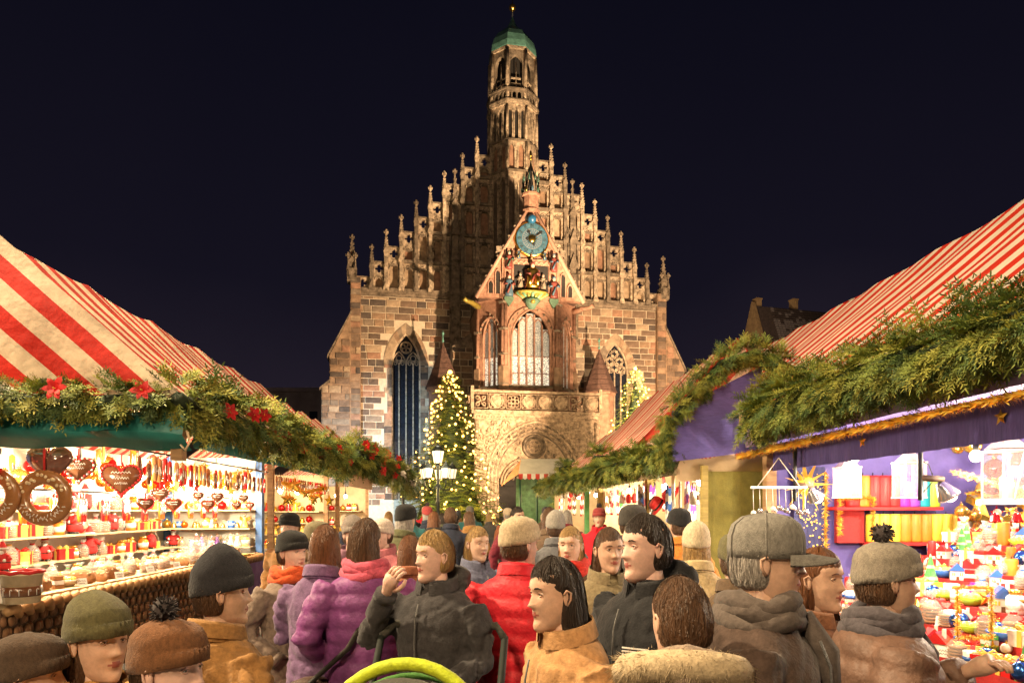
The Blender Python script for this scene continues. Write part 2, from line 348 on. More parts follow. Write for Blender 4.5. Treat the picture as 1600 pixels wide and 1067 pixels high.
for sg in (-1, 1):
    wall = MB(); cx = 7.8*sg
    xa, xb = sorted((3.2*sg, 11.35*sg))
    wall.arch_plate(xa, xb, 2.4, 17.0, cx, 2.0, 12.0, 2.25, .02, .9); wall.box(xa, xb, .02, .9, 0, 2.4)
    wall.box(xa, xb, .9, 1.1, 0, 17.0) if False else None
    wall.box(cx-1.2, cx+1.2, .85, .95, 2.3, 14.5, 1)
    wo = wall.build('facade_wall', [MORTAR, PAINT_SHADE], church)
    ashlar(xa, xb, 2.0, 16.75, 0, inside_arch(cx, 2.0, 12.0, 2.25, 2.4, .42), parent=wo)
    church_window(sg)
    # cornice below the gable
    co = MB().box(xa, xb+.001, -.35, .3, 16.98, 17.22).box(xa, xb, -.2, .3, 16.78, 16.98); co.build('cornice', SOOT, church)
    # clasping corner strip and sloping buttress
    bt = MB(); a, b = sorted((10.95*sg, 11.65*sg)); bt.box(a, b, -.42, .6, 0, 18.0)
    bt.prism([(11.6*sg, 15.3), (13.05*sg, 12.35), (13.05*sg, 10.6), (13.6*sg, 10.1), (13.6*sg, 0), (11.6*sg, 0)], -.5, .9)
    bo = bt.build('buttress', STONE[0], church)
    ashlar(a, b, 2, 17.9, -.44, parent=bo)
    def slope_skip(p, q, c, d, sg=sg): return d > 15.3 - (max(abs(p), abs(q)) - 11.6)*2.03 + .05 and d > 10.4
    p, q = sorted((11.66*sg, 13.04*sg)); ashlar(p, q, 10.4, 15.2, -.52, slope_skip, parent=bo)
    p, q = sorted((11.66*sg, 13.58*sg)); ashlar(p, q, 2, 10.3, -.52, parent=bo)
    MB().prism([(11.55*sg, 15.6), (13.2*sg, 12.35), (13.2*sg, 12.15), (11.55*sg, 15.4)], -.6, 1.0).build('coping', SOOT, church)
    MB().prism([(13.0*sg, 10.75), (13.72*sg, 10.1), (13.72*sg, 9.95), (13.0*sg, 10.55)], -.6, 1.0).build('coping', SOOT, church)
    # buttresses of the nave going back, and the nave
    for yb in (7, 13.5, 20):
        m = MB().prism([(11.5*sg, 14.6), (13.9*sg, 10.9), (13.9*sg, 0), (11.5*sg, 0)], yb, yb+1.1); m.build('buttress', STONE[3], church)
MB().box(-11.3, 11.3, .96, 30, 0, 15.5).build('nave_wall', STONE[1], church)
MB().prism([(-12.0, 15.2), (12.0, 15.2), (0, 26.0)], 1.0, 30).build('nave_roof', ROOFT, church)
# ---- stepped gable
PU = [11.5, 10.2, 9.2, 8.15, 7.1, 6.1, 5.1, 3.8, 2.75, 1.6]
TOP = [18.0 + 1.12*k for k in range(6)] + [25.0, 26.3, 27.3]
STR = [17.22, 19.27, 21.42, 23.75, 25.7, 27.9]
def pinnacle(mb, x, y, z0, z1, wd, crock=True, mi=0):
    hb = wd/2; zb = z1 - (z1-z0)*.72
    mb.box(x-hb, x+hb, y-hb, y+hb, z0, zb, mi); mb.box(x-hb*1.25, x+hb*1.25, y-hb*1.25, y+hb*1.25, zb, zb+.1, mi)
    for s1 in (-1, 1): mb.prism([(x-hb*1.15, zb+.08), (x+hb*1.15, zb+.08), (x, zb+.5)], y+s1*hb*1.2-.03, y+s1*hb*1.2+.03, mi)
    zt = z1 - .34; mb.lathe([(hb*1.25, zb+.1), (hb*.28, zt)], (x, y, 0), 4, mi, False, a0=math.pi/4)
    if crock:
        for i in range(1, 6):
            zz = zb + .1 + (zt - zb - .1)*i/6.2; rr = hb*1.25*(1 - .78*i/6.2)
            for k in range(4):
                a = math.pi/4 + k*math.pi/2; mb.ball((x + (rr+.015)*math.cos(a), y + (rr+.015)*math.sin(a), zz), .055, 5, 4, mi)
    mb.box(x-.16, x+.16, y-.06, y+.06, zt+.06, zt+.19, mi); mb.box(x-.06, x+.06, y-.16, y+.16, zt+.06, zt+.19, mi); mb.ball((x, y, zt+.28), .09, 6, 5, mi); mb.ball((x, y, zt), .11, 6, 4, mi)
for sg in (-1, 1):
    for k in range(9):
        u0, u1 = PU[k+1], PU[k]; zt = TOP[k]; zq = zt - .78 if k else 17.25
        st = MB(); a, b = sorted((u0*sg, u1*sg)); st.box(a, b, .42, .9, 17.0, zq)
        levels = [s_ for s_ in STR if s_ < zq - .55] + [zq]
        for i in range(len(levels)-1):
            za, zb = levels[i], levels[i+1]
            if zb - za < .4: continue
            h = zb - za; cxx = (a+b)/2; wd = (b-a)*.5
            st.arch_plate(a+.1, b-.1, za+.06, zb-.02, cxx, wd, zb - min(.75, h*.42), min(.42, h*.25), -.10, .42, 1, 4)
            st.tube([(x, -.16, z) for x, z in arch(cxx, wd+.06, zb - min(.75, h*.42), min(.46, h*.28), 4)], .04, 4, 1)
            pm = random.choice([2, 3, 4, 2]); st.box(cxx-wd/2-.02, cxx+wd/2+.02, .34, .43, za+.05, zb-.1, pm)
            st.box(a, b, -.36, .1, za-.10, za+.08, 5); st.box(a, b, -.2, .1, zb-.5, zb-.42, 5) if h > 1.2 else None; [st.tube([(a + (b-a)*(q_+.5)/3 - .12, -.17, zb-.42), (a + (b-a)*(q_+.5)/3, -.17, zb-.25), (a + (b-a)*(q_+.5)/3 + .12, -.17, zb-.42)], .03, 4, 1) for q_ in range(3)]
        # pierced quatrefoil parapet block
        st.strip(square((a+b)/2, (zq+zt)/2, (b-a)/2, (zt-zq)/2, 32), quatrefoil((a+b)/2, (zq+zt)/2, min((b-a), zt-zq)*.40, 32), -.08, .22, 1, True)
        st.box(a, b, -.16, .32, zt, zt+.09, 5)
        st.build('gable_step', [STONE[3], TRIM, STONE[0], STONE[4], STONE[2], SOOT], church)
        pm = MB()
        if k == 0:
            pm.box(11.55*sg-.32, 11.55*sg+.32, -.5, .4, 17.6, 18.5); pinnacle(pm, 11.55*sg, -.05, 18.1, 21.0, .46)
            for i in (-1, 1): pinnacle(pm, 11.55*sg + .25*i, -.42, 17.9, 19.6, .16, False)
            pm.build('pinnacle', SOOT, church); pm = MB()
        if k < 8:
            x = PU[k+1]*sg; pm.box(x-.12, x+.12, -.42, .3, 17.1, zt+.3)
            for zz in STR:
                if zz < zt: pm.box(x-.19, x+.19, -.50, .2, zz-.12, zz+.1); pm.prism([(x-.18, zz+.1), (x+.18, zz+.1), (x, zz+.55)], -.49, -.40)
            pinnacle(pm, x, -.16, zt+.05, zt + 2.36, .30)
        if pm.v: pm.build('pinnacle', TRIM if k % 3 else SOOT, church)
    # tall crocketed shafts that climb the gable
    m = MB(); x = 4.35*sg; m.box(x-.28, x+.28, -.62, .1, 9, 19); m.box(x-.22, x+.22, -.52, .1, 19, 22.6)
    for zz, ww in ((13, .34), (17.1, .36), (19.6, .32), (21.4, .28)):
        m.prism([(x-ww, zz), (x+ww, zz), (x, zz+.9)], -.75, -.5); m.box(x-ww, x+ww, -.72, 0, zz-.15, zz)
    for s1 in (-1, 1):
        m.tube([(x+.34*s1, -.42, 9), (x+.34*s1, -.42, 20.5)], .07, 6); pinnacle(m, x+.34*s1, -.42, 20.4, 22.4, .13, False)
    pinnacle(m, x, -.25, 22.4, 26.15, .40); m.build('gable_shaft', SOOT, church)
MB().box(-1.7, 1.7, .16, .8, 17.0, 27.2).build('gable_core', STONE[1], church)
MB().box(-3.25, 3.25, .1, .9, 0, 17.2).build('facade_wall', STONE[1], church)
# ---- tower
def octa(face, n=8, cy=.6):
    mb = MB()
    for k in range(n):
        s0 = len(mb.v); face(mb, k); mb.xf(Matrix.Translation((0, cy, 0)) @ Matrix.Rotation(k*2*math.pi/n, 4, 'Z'), s0)
    return mb
def shaft(mb, r, z0, z1, t, mi=0):
    a = math.pi/8; x = r/math.cos(a)*math.sin(a); mb.tube([(x, -r, z0), (x, -r, z1)], t, 6, mi)
def stage(r, z0, z1, lanc, zs, t=.1):
    def f(mb, k):
        hw = r*math.tan(math.pi/8); cw = 2*hw/lanc
        mb.box(-hw, hw, -r+.22, -r+.4, z0, z1, 1)
        for i in range(lanc):
            a = -hw + cw*i; mb.arch_plate(a, a+cw, z0, z1, a+cw/2, cw*.56, zs, cw*.8, -r, -r+.2, 0, 4); mb.tube([(a+cw*.05, -r-.03, z0), (a+cw*.05, -r-.03, zs)], .035, 5, 0)
        mb.box(-hw-.05, hw+.05, -r-.12, -r+.3, z1, z1+.13, 2); shaft(mb, r+.03, z0, z1, t, 0)
    return f
tow = octa(stage(1.72, 20, 25.9, 2, 25.0)).build('tower', [TRIM, STONE[3], SOOT], church)
octa(stage(1.68, 26.03, 28.1, 2, 27.4)).build('tower_stage', [TRIM, STONE[4], SOOT], tow)
octa(stage(1.66, 28.23, 30.7, 3, 30.1)).build('tower_stage', [TRIM, PAINT_SHADE, TRIM], tow)  # blind lancet backs painted near-black to read as deep shade
def frieze(mb, k):
    r = 1.72; hw = r*math.tan(math.pi/8)
    for i in range(4):
        c = -hw + hw*2*(i+.5)/4; mb.tube([(x, -r, z) for x, z in arch(c, hw*.5, 30.62, .16, 3)], .05, 4, 0)
    mb.box(-hw-.08, hw+.08, -r-.1, -r+.4, 30.83, 31.0, 0)
octa(frieze).build('arched_frieze', TRIM, tow)
def balus(mb, k):
    r = 1.78; hw = r*math.tan(math.pi/8)
    mb.box(-hw, hw, -r-.05, -r+.1, 31.0, 31.08); mb.box(-hw, hw, -r-.07, -r+.1, 31.74, 31.85)
    for i in range(4):
        c = -hw + hw*2*(i+.5)/4; mb.arch_plate(c-hw*.25, c+hw*.25, 31.08, 31.74, c, hw*.36, 31.42, .2, -r, -r+.07, 0, 3)
octa(balus).build('parapet', SOOT, tow)
def belfry(mb, k):
    r = 1.56; hw = r*math.tan(math.pi/8)
    mb.arch_plate(-hw, hw, 31.0, 34.8, 0, hw*1.4, 33.75, .65, -r, -r+.3, 0, 5)
    mb.box(-hw-.05, hw+.05, -r-.1, -r+.3, 34.75, 34.95, 2); shaft(mb, r+.05, 31, 34.75, .14, 2)
    mb.tube([(0, -r+.12, 31), (0, -r+.12, 33.9)], .04, 4, 2)
    for z in (31.9, 32.3, 32.7): mb.box(-hw*.56, hw*.56, -r+.1, -r+.2, z, z+.09, 2)
octa(belfry).build('belfry', [SOOT, PAINT_SHADE, TRIM], tow)
MB().lathe([(1.15, 31.0), (1.15, 34.8)], (0, .6, 0), 8, 0, False, a0=math.pi/8).build('belfry_chamber', PAINT_SHADE, tow)
MB().lathe([(1.74, 34.86), (1.80, 35.02), (1.76, 35.45), (1.58, 36.0), (1.26, 36.5), (.82, 36.9), (.45, 37.25), (.2, 37.7), (.08, 38.1)], (0, .6, 0), 8, 0, False, a0=math.pi/8).build('copper_dome', COPPER, tow)
mb = MB().tube([(0, .6, 37.9), (0, .6, 38.8)], .05, 6); mb.ball((0, .6, 38.85), .26, 12, 10, 1); mb.tube([(0, .6, 39.0), (0, .6, 39.4)], .03, 4, 1)
mb.build('gilded_ball', [LEAD, GOLD], tow)
# ---- vestibule with portal and balcony
ves = MB(); ves.arch_plate(-3.85, 4.0, 0, 7.3, .08, 6.2, 3.7, 3.5, -7.5, -6.9, 0, 10)
ves.box(-3.85, -3.35, -6.9, 0, 0, 7.3); ves.box(3.5, 4.0, -6.9, 0, 0, 7.3); ves.box(-3.85, 4.0, -6.9, 0, 7.1, 7.3)
vo_ = ves.build('vestibule', PORT, church)
arcs = MB()
for i in range(6):
    wd = 6.2 - i*.28; y = -7.5 + i*.16; rs = 3.5 - i*.11; A = arch(.08, wd, 3.7, rs, 12)
    arcs.tube([(A[0][0], y, 0)] + [(x, y, z) for x, z in A] + [(A[-1][0], y, 0)], .07 if i % 2 else .095, 7, i % 2)
    B = arch(.08, wd-.28, 3.7, rs-.11, 12); arcs.strip([(A[0][0], 0)] + A + [(A[-1][0], 0)], [(B[0][0], 0)] + B + [(B[-1][0], 0)], y+.1, y+.2, 0)
    if i in (1, 3):
        for k_ in range(34): q_ = (k_+.5)/34*(len(A)-1); a_ = int(q_); f_ = q_-a_; arcs.ball((A[a_][0]*(1-f_)+A[a_+1][0]*f_, y-.06, A[a_][1]*(1-f_)+A[a_+1][1]*f_), .085, 6, 5, 1 if k_ % 2 else 0, (1,1,1.3))
arcs.build('archivolt', [PORT, SOOT], vo_)
ty = MB(); ty.prism(arch(.08, 4.65, 3.7, 2.95, 10), -6.62, -6.4, 0)
for r0, t0 in ((.68,.10),(.52,.05),(.30,.04)): ty.tube([(x, -6.68, z) for x, z in ring(.08, 5.72, r0, 24)], t0, 6, 1, closed=True)
for k in range(6):
    a = k*math.pi/3; ty.tube([(x, -6.69, z) for x, z in ring(.08+.26*math.cos(a), 5.72+.26*math.sin(a), .17, 10)], .04, 4, 0, closed=True)
for c in (-1.1, 1.1):
    for r0 in (0, .18): ty.tube([(x+.08, -6.68, z) for x, z in arch(c, 2.1-r0*2, 3.3, 1.55-r0*1.4, 7)], .08, 6, 0)
    ty.prism([(x+.08, z) for x, z in arch(c, 1.7, 3.2, 1.15, 7)], -6.66, -6.63, 2)
    for k in range(5): ty.ball((.08+c-.56+.28*k, -6.7, 3.75), .12, 6, 5, 1, (1,1,1.9))
for k in range(26):
    x = .08 + random.uniform(-2,2); z = random.uniform(4.0, 6.2)
    if z < 3.7 + 2.7*(1-(abs(x-.08)/2.3)**2) and math.hypot(x-.08, z-5.72) > .8: ty.ball((x, -6.66, z), random.uniform(.07,.13), 6, 5, random.randint(0,1), (1,.7,1.5))
ty.box(-.02, .18, -6.75, -6.4, 0, 3.8, 0); ty.box(-2.6, 2.8, -6.38, -6.3, 0, 6.8, 2)
ty.build('tympanum', [PORT, SOOT, PAINT_SHADE], vo_)
rel = MB()                                              # carved foliage of the spandrels
for s1 in (-1, 1):
    for i in range(70):
        x = .08 + s1*random.uniform(1.0, 3.7); z = random.uniform(4.3, 7.1)
        lim = 3.7 + 3.5*max(0, 1 - (abs(x-.08)/3.15)**2)
        if z < lim + .2 and abs(x-.08) < 3.2: continue
        a0 = random.random()*6; rr = random.uniform(.14, .3)
        rel.tube([(x + rr*(1-.12*j)*math.cos(a0+j*.8), -7.53, z + rr*(1-.12*j)*math.sin(a0+j*.8)) for j in range(7)], [.05,.05,.045,.04,.035,.05,.06], 5, 0)
for i in range(42): rel.ball((-3.7 + 7.6*i/41, -7.56, 7.42), .055, 5, 4, 0)
tag(rel.build('carved_relief', PORT, vo_), kind='stuff')
fr = MB().box(-4.0, 4.15, -7.62, -6.6, 7.3, 7.38).box(-3.9, 4.05, -7.55, -6.6, 7.38, 7.62).box(-4.05, 4.2, -7.7, -6.6, 7.62, 7.84)
fr.build('frieze', PORT, vo_)
# balcony balustrade, panel by panel
def bal_panel(kind, wd):
    m = MB(); h = .52; S = square(0, 0, wd/2-.03, h-.06, 32)
    if kind == 0:
        m.strip(S, square(0, 0, wd/2-.07, h-.10, 32), -.06, .06, 0, True)
        for a in range(8):
            an = a*math.pi/4; rr = .25 if a % 2 == 0 else .3; m.tube([(x, 0, z) for x, z in ring(rr*math.cos(an), rr*math.sin(an), .12, 8)], .035, 4, 0, closed=True)
        m.tube([(x, 0, z) for x, z in ring(0, 0, .12, 8)], .035, 4, 0, closed=True)
    elif kind == 1:
        m.strip(S, ring(0, 0, .39, 32), -.06, -.02, 0, True) if False else m.strip(S, square(0, 0, wd/2-.07, h-.10, 32), -.06, .06, 0, True)
        m.strip(ring(0, 0, .42, 32), ring(0, 0, .34, 32), -.07, .06, 0, True)
        m.prism([(-.24, .26), (.24, .26), (.24, -.02), (0, -.3), (-.24, -.02)][::-1], -.05, .02, 0); m.prism(ring(0, 0, .35, 16), .0, .03, 0)
        for a in range(4):
            an = math.pi/4 + a*math.pi/2; m.tube([(.42*math.cos(an), 0, .42*math.sin(an)), (.58*math.cos(an), 0, .58*math.sin(an)*.9)], .03, 4)
    else:
        m.strip(S, square(0, 0, wd/2-.07, h-.10, 32), -.06, .06, 0, True)
        for a in range(4):
            an = a*math.pi/2; m.tube([(0, 0, 0), (.22*math.cos(an+.3), 0, .22*math.sin(an+.3)), (.45*math.cos(an+.8), 0, .45*math.sin(an+.8))], .045, 4)
            m.tube([(x, 0, z) for x, z in ring(.28*math.cos(an+math.pi/4), .28*math.sin(an+math.pi/4), .11, 8)], .035, 4, 0, closed=True)
    return m
n = 8; wd = 8.1/n
protos = {}
for i in range(n):
    kd = [2,1,0,1,1,1,2,1][i]
    if kd not in protos: protos[kd] = bal_panel(kd, wd).build('balustrade_panel', PORT, vo_); o = protos[kd]
    else: o = protos[kd].copy(); COL.objects.link(o)
    o.location = (-3.98 + wd*(i+.5), -7.55, 8.40)
MB().box(-4.1, 4.25, -7.72, -7.38, 8.92, 9.06).box(-4.1, -3.9, -7.7, -7.4, 7.84, 9.3).box(4.05, 4.25, -7.7, -7.4, 7.84, 9.3).build('balustrade_rail', PORT, vo_)
for s1, x in ((-1, -4.0), (1, 4.15)):
    m = MB()
    for i in range(4): m.box(x-.06, x+.06, -7.3+i*1.3, -7.2+i*1.3, 7.84, 8.95)
    m.box(x-.09, x+.09, -7.4, -3, 8.93, 9.05); m.box(x-.04, x+.04, -7.4, -3, 8.3, 8.4); m.build('side_balustrade', PORT, vo_)
MB().box(-3.9, 4.05, -7.4, 0, 7.8, 7.9).build('balcony_floor', SOOT, vo_)
for x in (-3.75, 3.95):
    m = MB(); m.tube([(x, -7.55, 0), (x, -7.55, 7.2)], .16, 8); pinnacle(m, x, -7.6, 4.4, 7.1, .28); m.build('porch_shaft', PORT, vo_)
# ---- choir above the porch
choir = MB(); FACES = [((-1.75, -6.0), (1.75, -6.0)), ((-3.25, -4.5), (-1.75, -6.0)), ((1.75, -6.0), (3.25, -4.5)), ((-3.25, 0.3), (-3.25, -4.5)), ((3.25, -4.5), (3.25, .3))]
cho = None; cmesh = MB()
def face_M(p, q):
    p, q = Vector((*p, 0)), Vector((*q, 0)); d = (q-p); a = math.atan2(d.y, d.x); return Matrix.Translation((p+q)/2) @ Matrix.Rotation(a, 4, 'Z'), d.length
wins = []
for fi, (p, q) in enumerate(FACES):
    M, L_ = face_M(p, q); s0 = len(cmesh.v)
    if fi < 3:
        ww = 2.55 if fi == 0 else 1.25
        cmesh.arch_plate(-L_/2, L_/2, 9.75, 15.4, 0, ww, 12.7, 1.95 if fi == 0 else 1.6, -.02, .35, 0, 8)
        cmesh.box(-L_/2, L_/2, -.02, .35, 7.8, 9.75, 0); cmesh.box(-L_/2, L_/2, -.16, .1, 9.55, 9.72, 1)
        cmesh.tube([(-ww/2-.22, -.05, 9.8)] + [(x, -.05, z) for x, z in arch(0, ww+.44, 13.2, 1.55 if fi == 0 else 1.0, 8)] + [(ww/2+.22, -.05, 9.8)], .085, 6, 0)
        cmesh.tube([(-ww/2, -.02, 9.8)] + [(x, -.02, z) for x, z in arch(0, ww, 12.7, 1.95 if fi == 0 else 1.6, 8)] + [(ww/2, -.02, 9.8)], .07, 6, 0)
        for k in range(9):                               # crockets over the arch
            A = arch(0, ww+.3, 12.9, 1.75 if fi == 0 else 1.4, 5); x, z = A[min(k+1, len(A)-1)]; cmesh.ball((x, -.1, z+.08), .08, 5, 4, 1)
        cmesh.box(-L_/2-.06, L_/2+.06, -.2, .3, 15.25, 15.45, 0)
        for s1 in (-1, 1):
            x = s1*(L_/2-.06); cmesh.tube([(x, -.1, 7.9), (x, -.1, 14.9)], .13, 7, 0)
            for zz in (9.7, 11.6, 13.2, 14.9): cmesh.box(x-.18, x+.18, -.27, .05, zz, zz+.14, 1)
            cmesh.tube([(s1*(L_/2-.3), -.06, 9.8), (s1*(L_/2-.3), -.06, 13.2)], .06, 6, 0)
            cmesh.box(x-.2, x+.2, -.25, .1, 9.4, 10.9, 2)
        wins.append((fi, M, ww))
    else: cmesh.box(-L_/2, L_/2, 0, .35, 7.8, 15.4, 2)
    cmesh.xf(M, s0)
cho = cmesh.build('choir', [PINK, SOOT, STONE[0]], church)
for fi, M, ww in wins:
    lights = 5 if fi == 0 else 3; zs, rise = 12.7, (1.95 if fi == 0 else 1.6)
    m = MB(); lw = ww/lights
    for i in range(1, lights):
        x = -ww/2 + lw*i; hh = zs + rise*(1 - (abs(x)/(ww/2))**1.6)*.9; m.box(x-.055, x+.055, .06, .2, 9.75, hh)
    for i in range(lights):
        c = -ww/2 + lw*(i+.5); top = zs - .35 + (rise*.75)*(1 - (abs(c)/(ww/2))**2)
        m.tube([(x, .12, z) for x, z in arch(c, lw, top, lw*.9, 5)], .04, 5)
        for zz in (10.5, 11.6): m.box(c-lw/2, c+lw/2, .10, .17, zz, zz+.035)
    m.box(-ww/2, ww/2, .02, .25, 9.62, 9.76); m.xf(M); wo = m.build('window', PINK, cho)
    for i in range(lights):
        c = -ww/2 + lw*(i+.5); top = zs - .2 + rise*(1 - (abs(c)/(ww/2))**2)*.8
        for za, zb, mm in ((9.77, 10.5, PANE_L if fi < 2 else PANE_M), (10.53, 11.6, PANE_L if fi < 2 else PANE_H), (11.63, top + .35, PANE_M if fi == 0 else PANE_H)):
            MB().box(c-lw/2+.02, c+lw/2-.02, .19, .20, za, zb).xf(M).build('pane', mm, wo)
# clock gable
gb = MB(); gb.prism([(-3.5, 15.3), (3.4, 15.3), (0, 21.35)][::-1], -5.95, -5.55, 0)
gb.box(-1.9, 1.9, -6.1, -5.9, 14.9, 17.85, 0)
for s1 in (-1, 1):
    gb.tube([(3.55*s1, -6.0, 15.2), (0, -6.0, 21.5)], .13, 6, 1)
    for i in range(1, 9):
        t_ = i/9.5; gb.ball((3.55*s1*(1-t_) + .12*s1, -6.0, 15.2 + 6.3*t_ + .1), .10, 5, 4, 2)
    for c, zt_ in ((2.15, 17.1), (2.62, 16.4)):              # blind lancets beside the opening
        gb.tube([(s1*(c)-.17, -6.02, 15.5)] + [(x, -6.02, z) for x, z in arch(s1*c, .34, zt_-.3, .3, 4)] + [(s1*c+.17, -6.02, 15.5)], .045, 5, 1)
        gb.prism([(s1*c-.13, 15.55), (s1*c+.13, 15.55)] + [(x, z) for x, z in arch(s1*c, .26, zt_-.35, .25, 4)][::-1], -5.99, -5.96, 3)
    for c in (1.22, 1.72): gb.tube([(s1*c, -6.12, 15.3), (s1*c, -6.12, 18.3)], .07, 6, 0)
    gb.box(s1*1.47-.3, s1*1.47+.3, -6.3, -6.0, 15.1, 15.3, 4); gb.prism([(s1*1.47-.3, 15.1), (s1*1.47+.3, 15.1), (s1*1.47, 14.7)][::-1], -6.28, -6.02, 4)
    gb.box(s1*2.1-.18, s1*2.1+.18, -6.2, -5.8, 18.2, 18.5, 2)
for i in range(7): gb.tube([(x, -6.12, z) for x, z in arch(-1.0+i*.33, .32, 17.45, .22, 3)], .05, 5, 1)
gb.box(-1.12, 1.12, -6.13, -6.11, 15.75, 17.42, 3)  # flat dark sheet painted as the shaded opening behind the figures
gab = gb.build('clock_gable', [PINK, mat('pink_coping', (.40,.22,.15), .8, var=.2, scale=6), SOOT, PAINT_SHADE, mat('corbel_green', (.10,.17,.11), .6)], church)
MB().prism([(-3.3, 15.3), (3.2, 15.3), (0, 20.9)][::-1], -5.55, .2).build('porch_roof', ROOFT, church)
fan = MB()
for i in range(11):
    a = math.pi*i/10; fan.tube([(.2*math.cos(a), -6.25, 15.0), (1.05*math.cos(a), -6.75 + .35*abs(math.cos(a)), 15.55)], [.07, .13], 6, i % 2)
fan.lathe([(.0, 14.55), (.22, 14.6), (.35, 14.85), (.6, 15.1)], (0, -6.25, 0), 12, 2); fan.lathe([(.85, 15.4), (1.1, 15.52), (1.15, 15.64), (1.05, 15.68)], (0, -6.15, 0), 20, 0, sy=.55)
fan.ball((0, -6.68, 14.95), .16, 8, 6, 0)
fan.build('corbel_balcony', [mat('gilded_paint', (.30,.22,.04), .5, .3), mat('green_paint', (.12,.25,.14), .5), MATS['corbel_green']], gab)
# the clock
CW = mat('clock_blue', (.03,.10,.16), .5, var=.15); CB = mat('clock_pale', (.17,.18,.18), .5); BLK = mat('black_iron', (.02,.02,.02), .5)
ck = MB(); ck.lathe([(1.14, 0), (1.14, .16), (1.0, .2)], n=40); ck.xf(Matrix.Translation((.05, -5.95, 19.12)) @ Matrix.Rotation(R(90), 4, 'X')); clock = ck.build('clock', GOLD, church)
d = MB(); d.prism(ring(.05, 19.12, 1.03, 40)[::-1], -6.17, -6.12); d.build('dial', CW, clock)
d = MB(); d.strip(ring(.05, 19.12, .97, 48), ring(.05, 19.12, .70, 48), -6.185, -6.172, 0, True); d.build('hour_band', mat('clock_hour_band', (.05,.12,.16), .5, var=.4, scale=5), clock)
d = MB(); d.strip(ring(.05, 19.12, .66, 48), ring(.05, 19.12, .62, 48), -6.19, -6.172, 0, True)
for k in range(24):
    a = k*math.pi/12; d.prism([(.05 + rr*math.cos(a+da), 19.12 + rr*math.sin(a+da)) for rr, da in ((.34, -.06), (.6, -.05), (.6, .05), (.34, .06))], -6.182, -6.173)
d.build('minute_ring', CB, clock)
def numeral(mb, s, ang, r):
    x = -len(s)*.5
    for i, ch in enumerate(s):
        c = (x + i + .5)*.085
        segs = {'I': [((c, -.11), (c, .11))], 'V': [((c-.05, .11), (c, -.11)), ((c+.05, .11), (c, -.11))], 'X': [((c-.05, -.11), (c+.05, .11)), ((c+.05, -.11), (c-.05, .11))]}[ch]
        for (a, b) in segs:
            s0 = len(mb.v); mb.tube([(a[0], 0, a[1]), (b[0], 0, b[1])], .014, 4)
            mb.xf(Matrix.Translation((.05, -6.195, 19.12)) @ Matrix.Rotation(ang, 4, 'Y') @ Matrix.Translation((0, 0, r)), s0)
for k, s in enumerate(['XII','I','II','III','IIII','V','VI','VII','VIII','IX','X','XI']):
    m = MB(); numeral(m, s, k*math.pi/6, .84); m.build('numeral', BLK, clock)
sun = MB()
for k in range(16):
    a = k*math.pi/8; r1 = .40 if k % 2 == 0 else .33
    sun.prism([(.05 + .2*math.cos(a-.18), 19.12 + .2*math.sin(a-.18)), (.05 + r1*math.cos(a), 19.12 + r1*math.sin(a)), (.05 + .2*math.cos(a+.18), 19.12 + .2*math.sin(a+.18))][::-1], -6.21, -6.19)
sun.ball((.05, -6.2, 19.12), .25, 12, 8, 0, (1, .4, 1)); sun.build('sun_boss', GOLD, clock)
for ang, ln in ((52, .85), (-28, .62), (165, .5), (262, .45)):
    m = MB().prism([(-.03, 0), (.03, 0), (.05, ln-.2), (.12, ln-.16), (0, ln), (-.12, ln-.16), (-.05, ln-.2)][::-1], -.008, .008); m.xf(Matrix.Translation((.05, -6.225 - ln*.01, 19.12)) @ Matrix.Rotation(R(ang), 4, 'Y')); m.build('clock_hand', BLK, clock)
mo = MB().ball((.05, -6.1, 20.42), .30, 16, 12); mo.build('moon_ball', mat('moon_blue', (.02,.10,.2), .3, var=.1), clock)
MB().prism(ring(-.02, 20.48, .37, 20)[::-1], -5.99, -5.955).build('moon_shade_disc', PAINT_SHADE, clock)  # flat disc whose dark colour stands for the shade behind the ball
# painted figures
def statue(x, y, z, h, robe, robe2, seat=False, headm=None):
    m = MB(); sd = random.random()
    m.lathe([(.16*h, 0), (.19*h, .08*h), (.16*h, .35*h), (.13*h, .5*h), (.17*h, .66*h), (.15*h, .76*h), (.05*h, .82*h)], (x, y, z), 10, 0, True, 1.1 if not seat else 1.5, .8)
    m.ball((x, y-.02, z+.9*h), .085*h, 8, 7, 1); m.lathe([(.09*h, .93*h), (.1*h, .97*h), (.09*h, 1.04*h)], (x, y, z), 8, 2)
    for s1 in (-1, 1): m.tube([(x+s1*.17*h, y, z+.72*h), (x+s1*.25*h, y-.06*h, z+.55*h), (x+s1*.12*h, y-.2*h, z+.52*h)], [.06*h, .055*h, .04*h], 6, 2)
    if seat: m.tube([(x-.14*h, y-.05*h, z+.42*h), (x-.16*h, y-.2*h, z+.38*h), (x-.15*h, y-.2*h, z+.05*h)], .09*h, 8, 0); m.tube([(x+.14*h, y-.05*h, z+.42*h), (x+.16*h, y-.2*h, z+.38*h), (x+.15*h, y-.2*h, z+.05*h)], .09*h, 8, 0); m.box(x-.3*h, x+.3*h, y+.05*h, y+.12*h, z, z+.75*h, 2)
    m.tube([(x-.1*h, y-.17*h, z+.1*h), (x+.05*h, y-.16*h, z+.5*h)], .05*h, 5, 2)
    return m.build('statue', [robe, mat('painted_skin', (.5,.33,.24), .6), robe2], gab)
RB, BB, GG = mat('painted_red', (.17,.04,.03), .5), mat('painted_blue', (.06,.11,.15), .5), mat('painted_green', (.04,.09,.06), .5)
statue(0.03, -6.45, 15.85, 1.6, GOLD, RB, True)
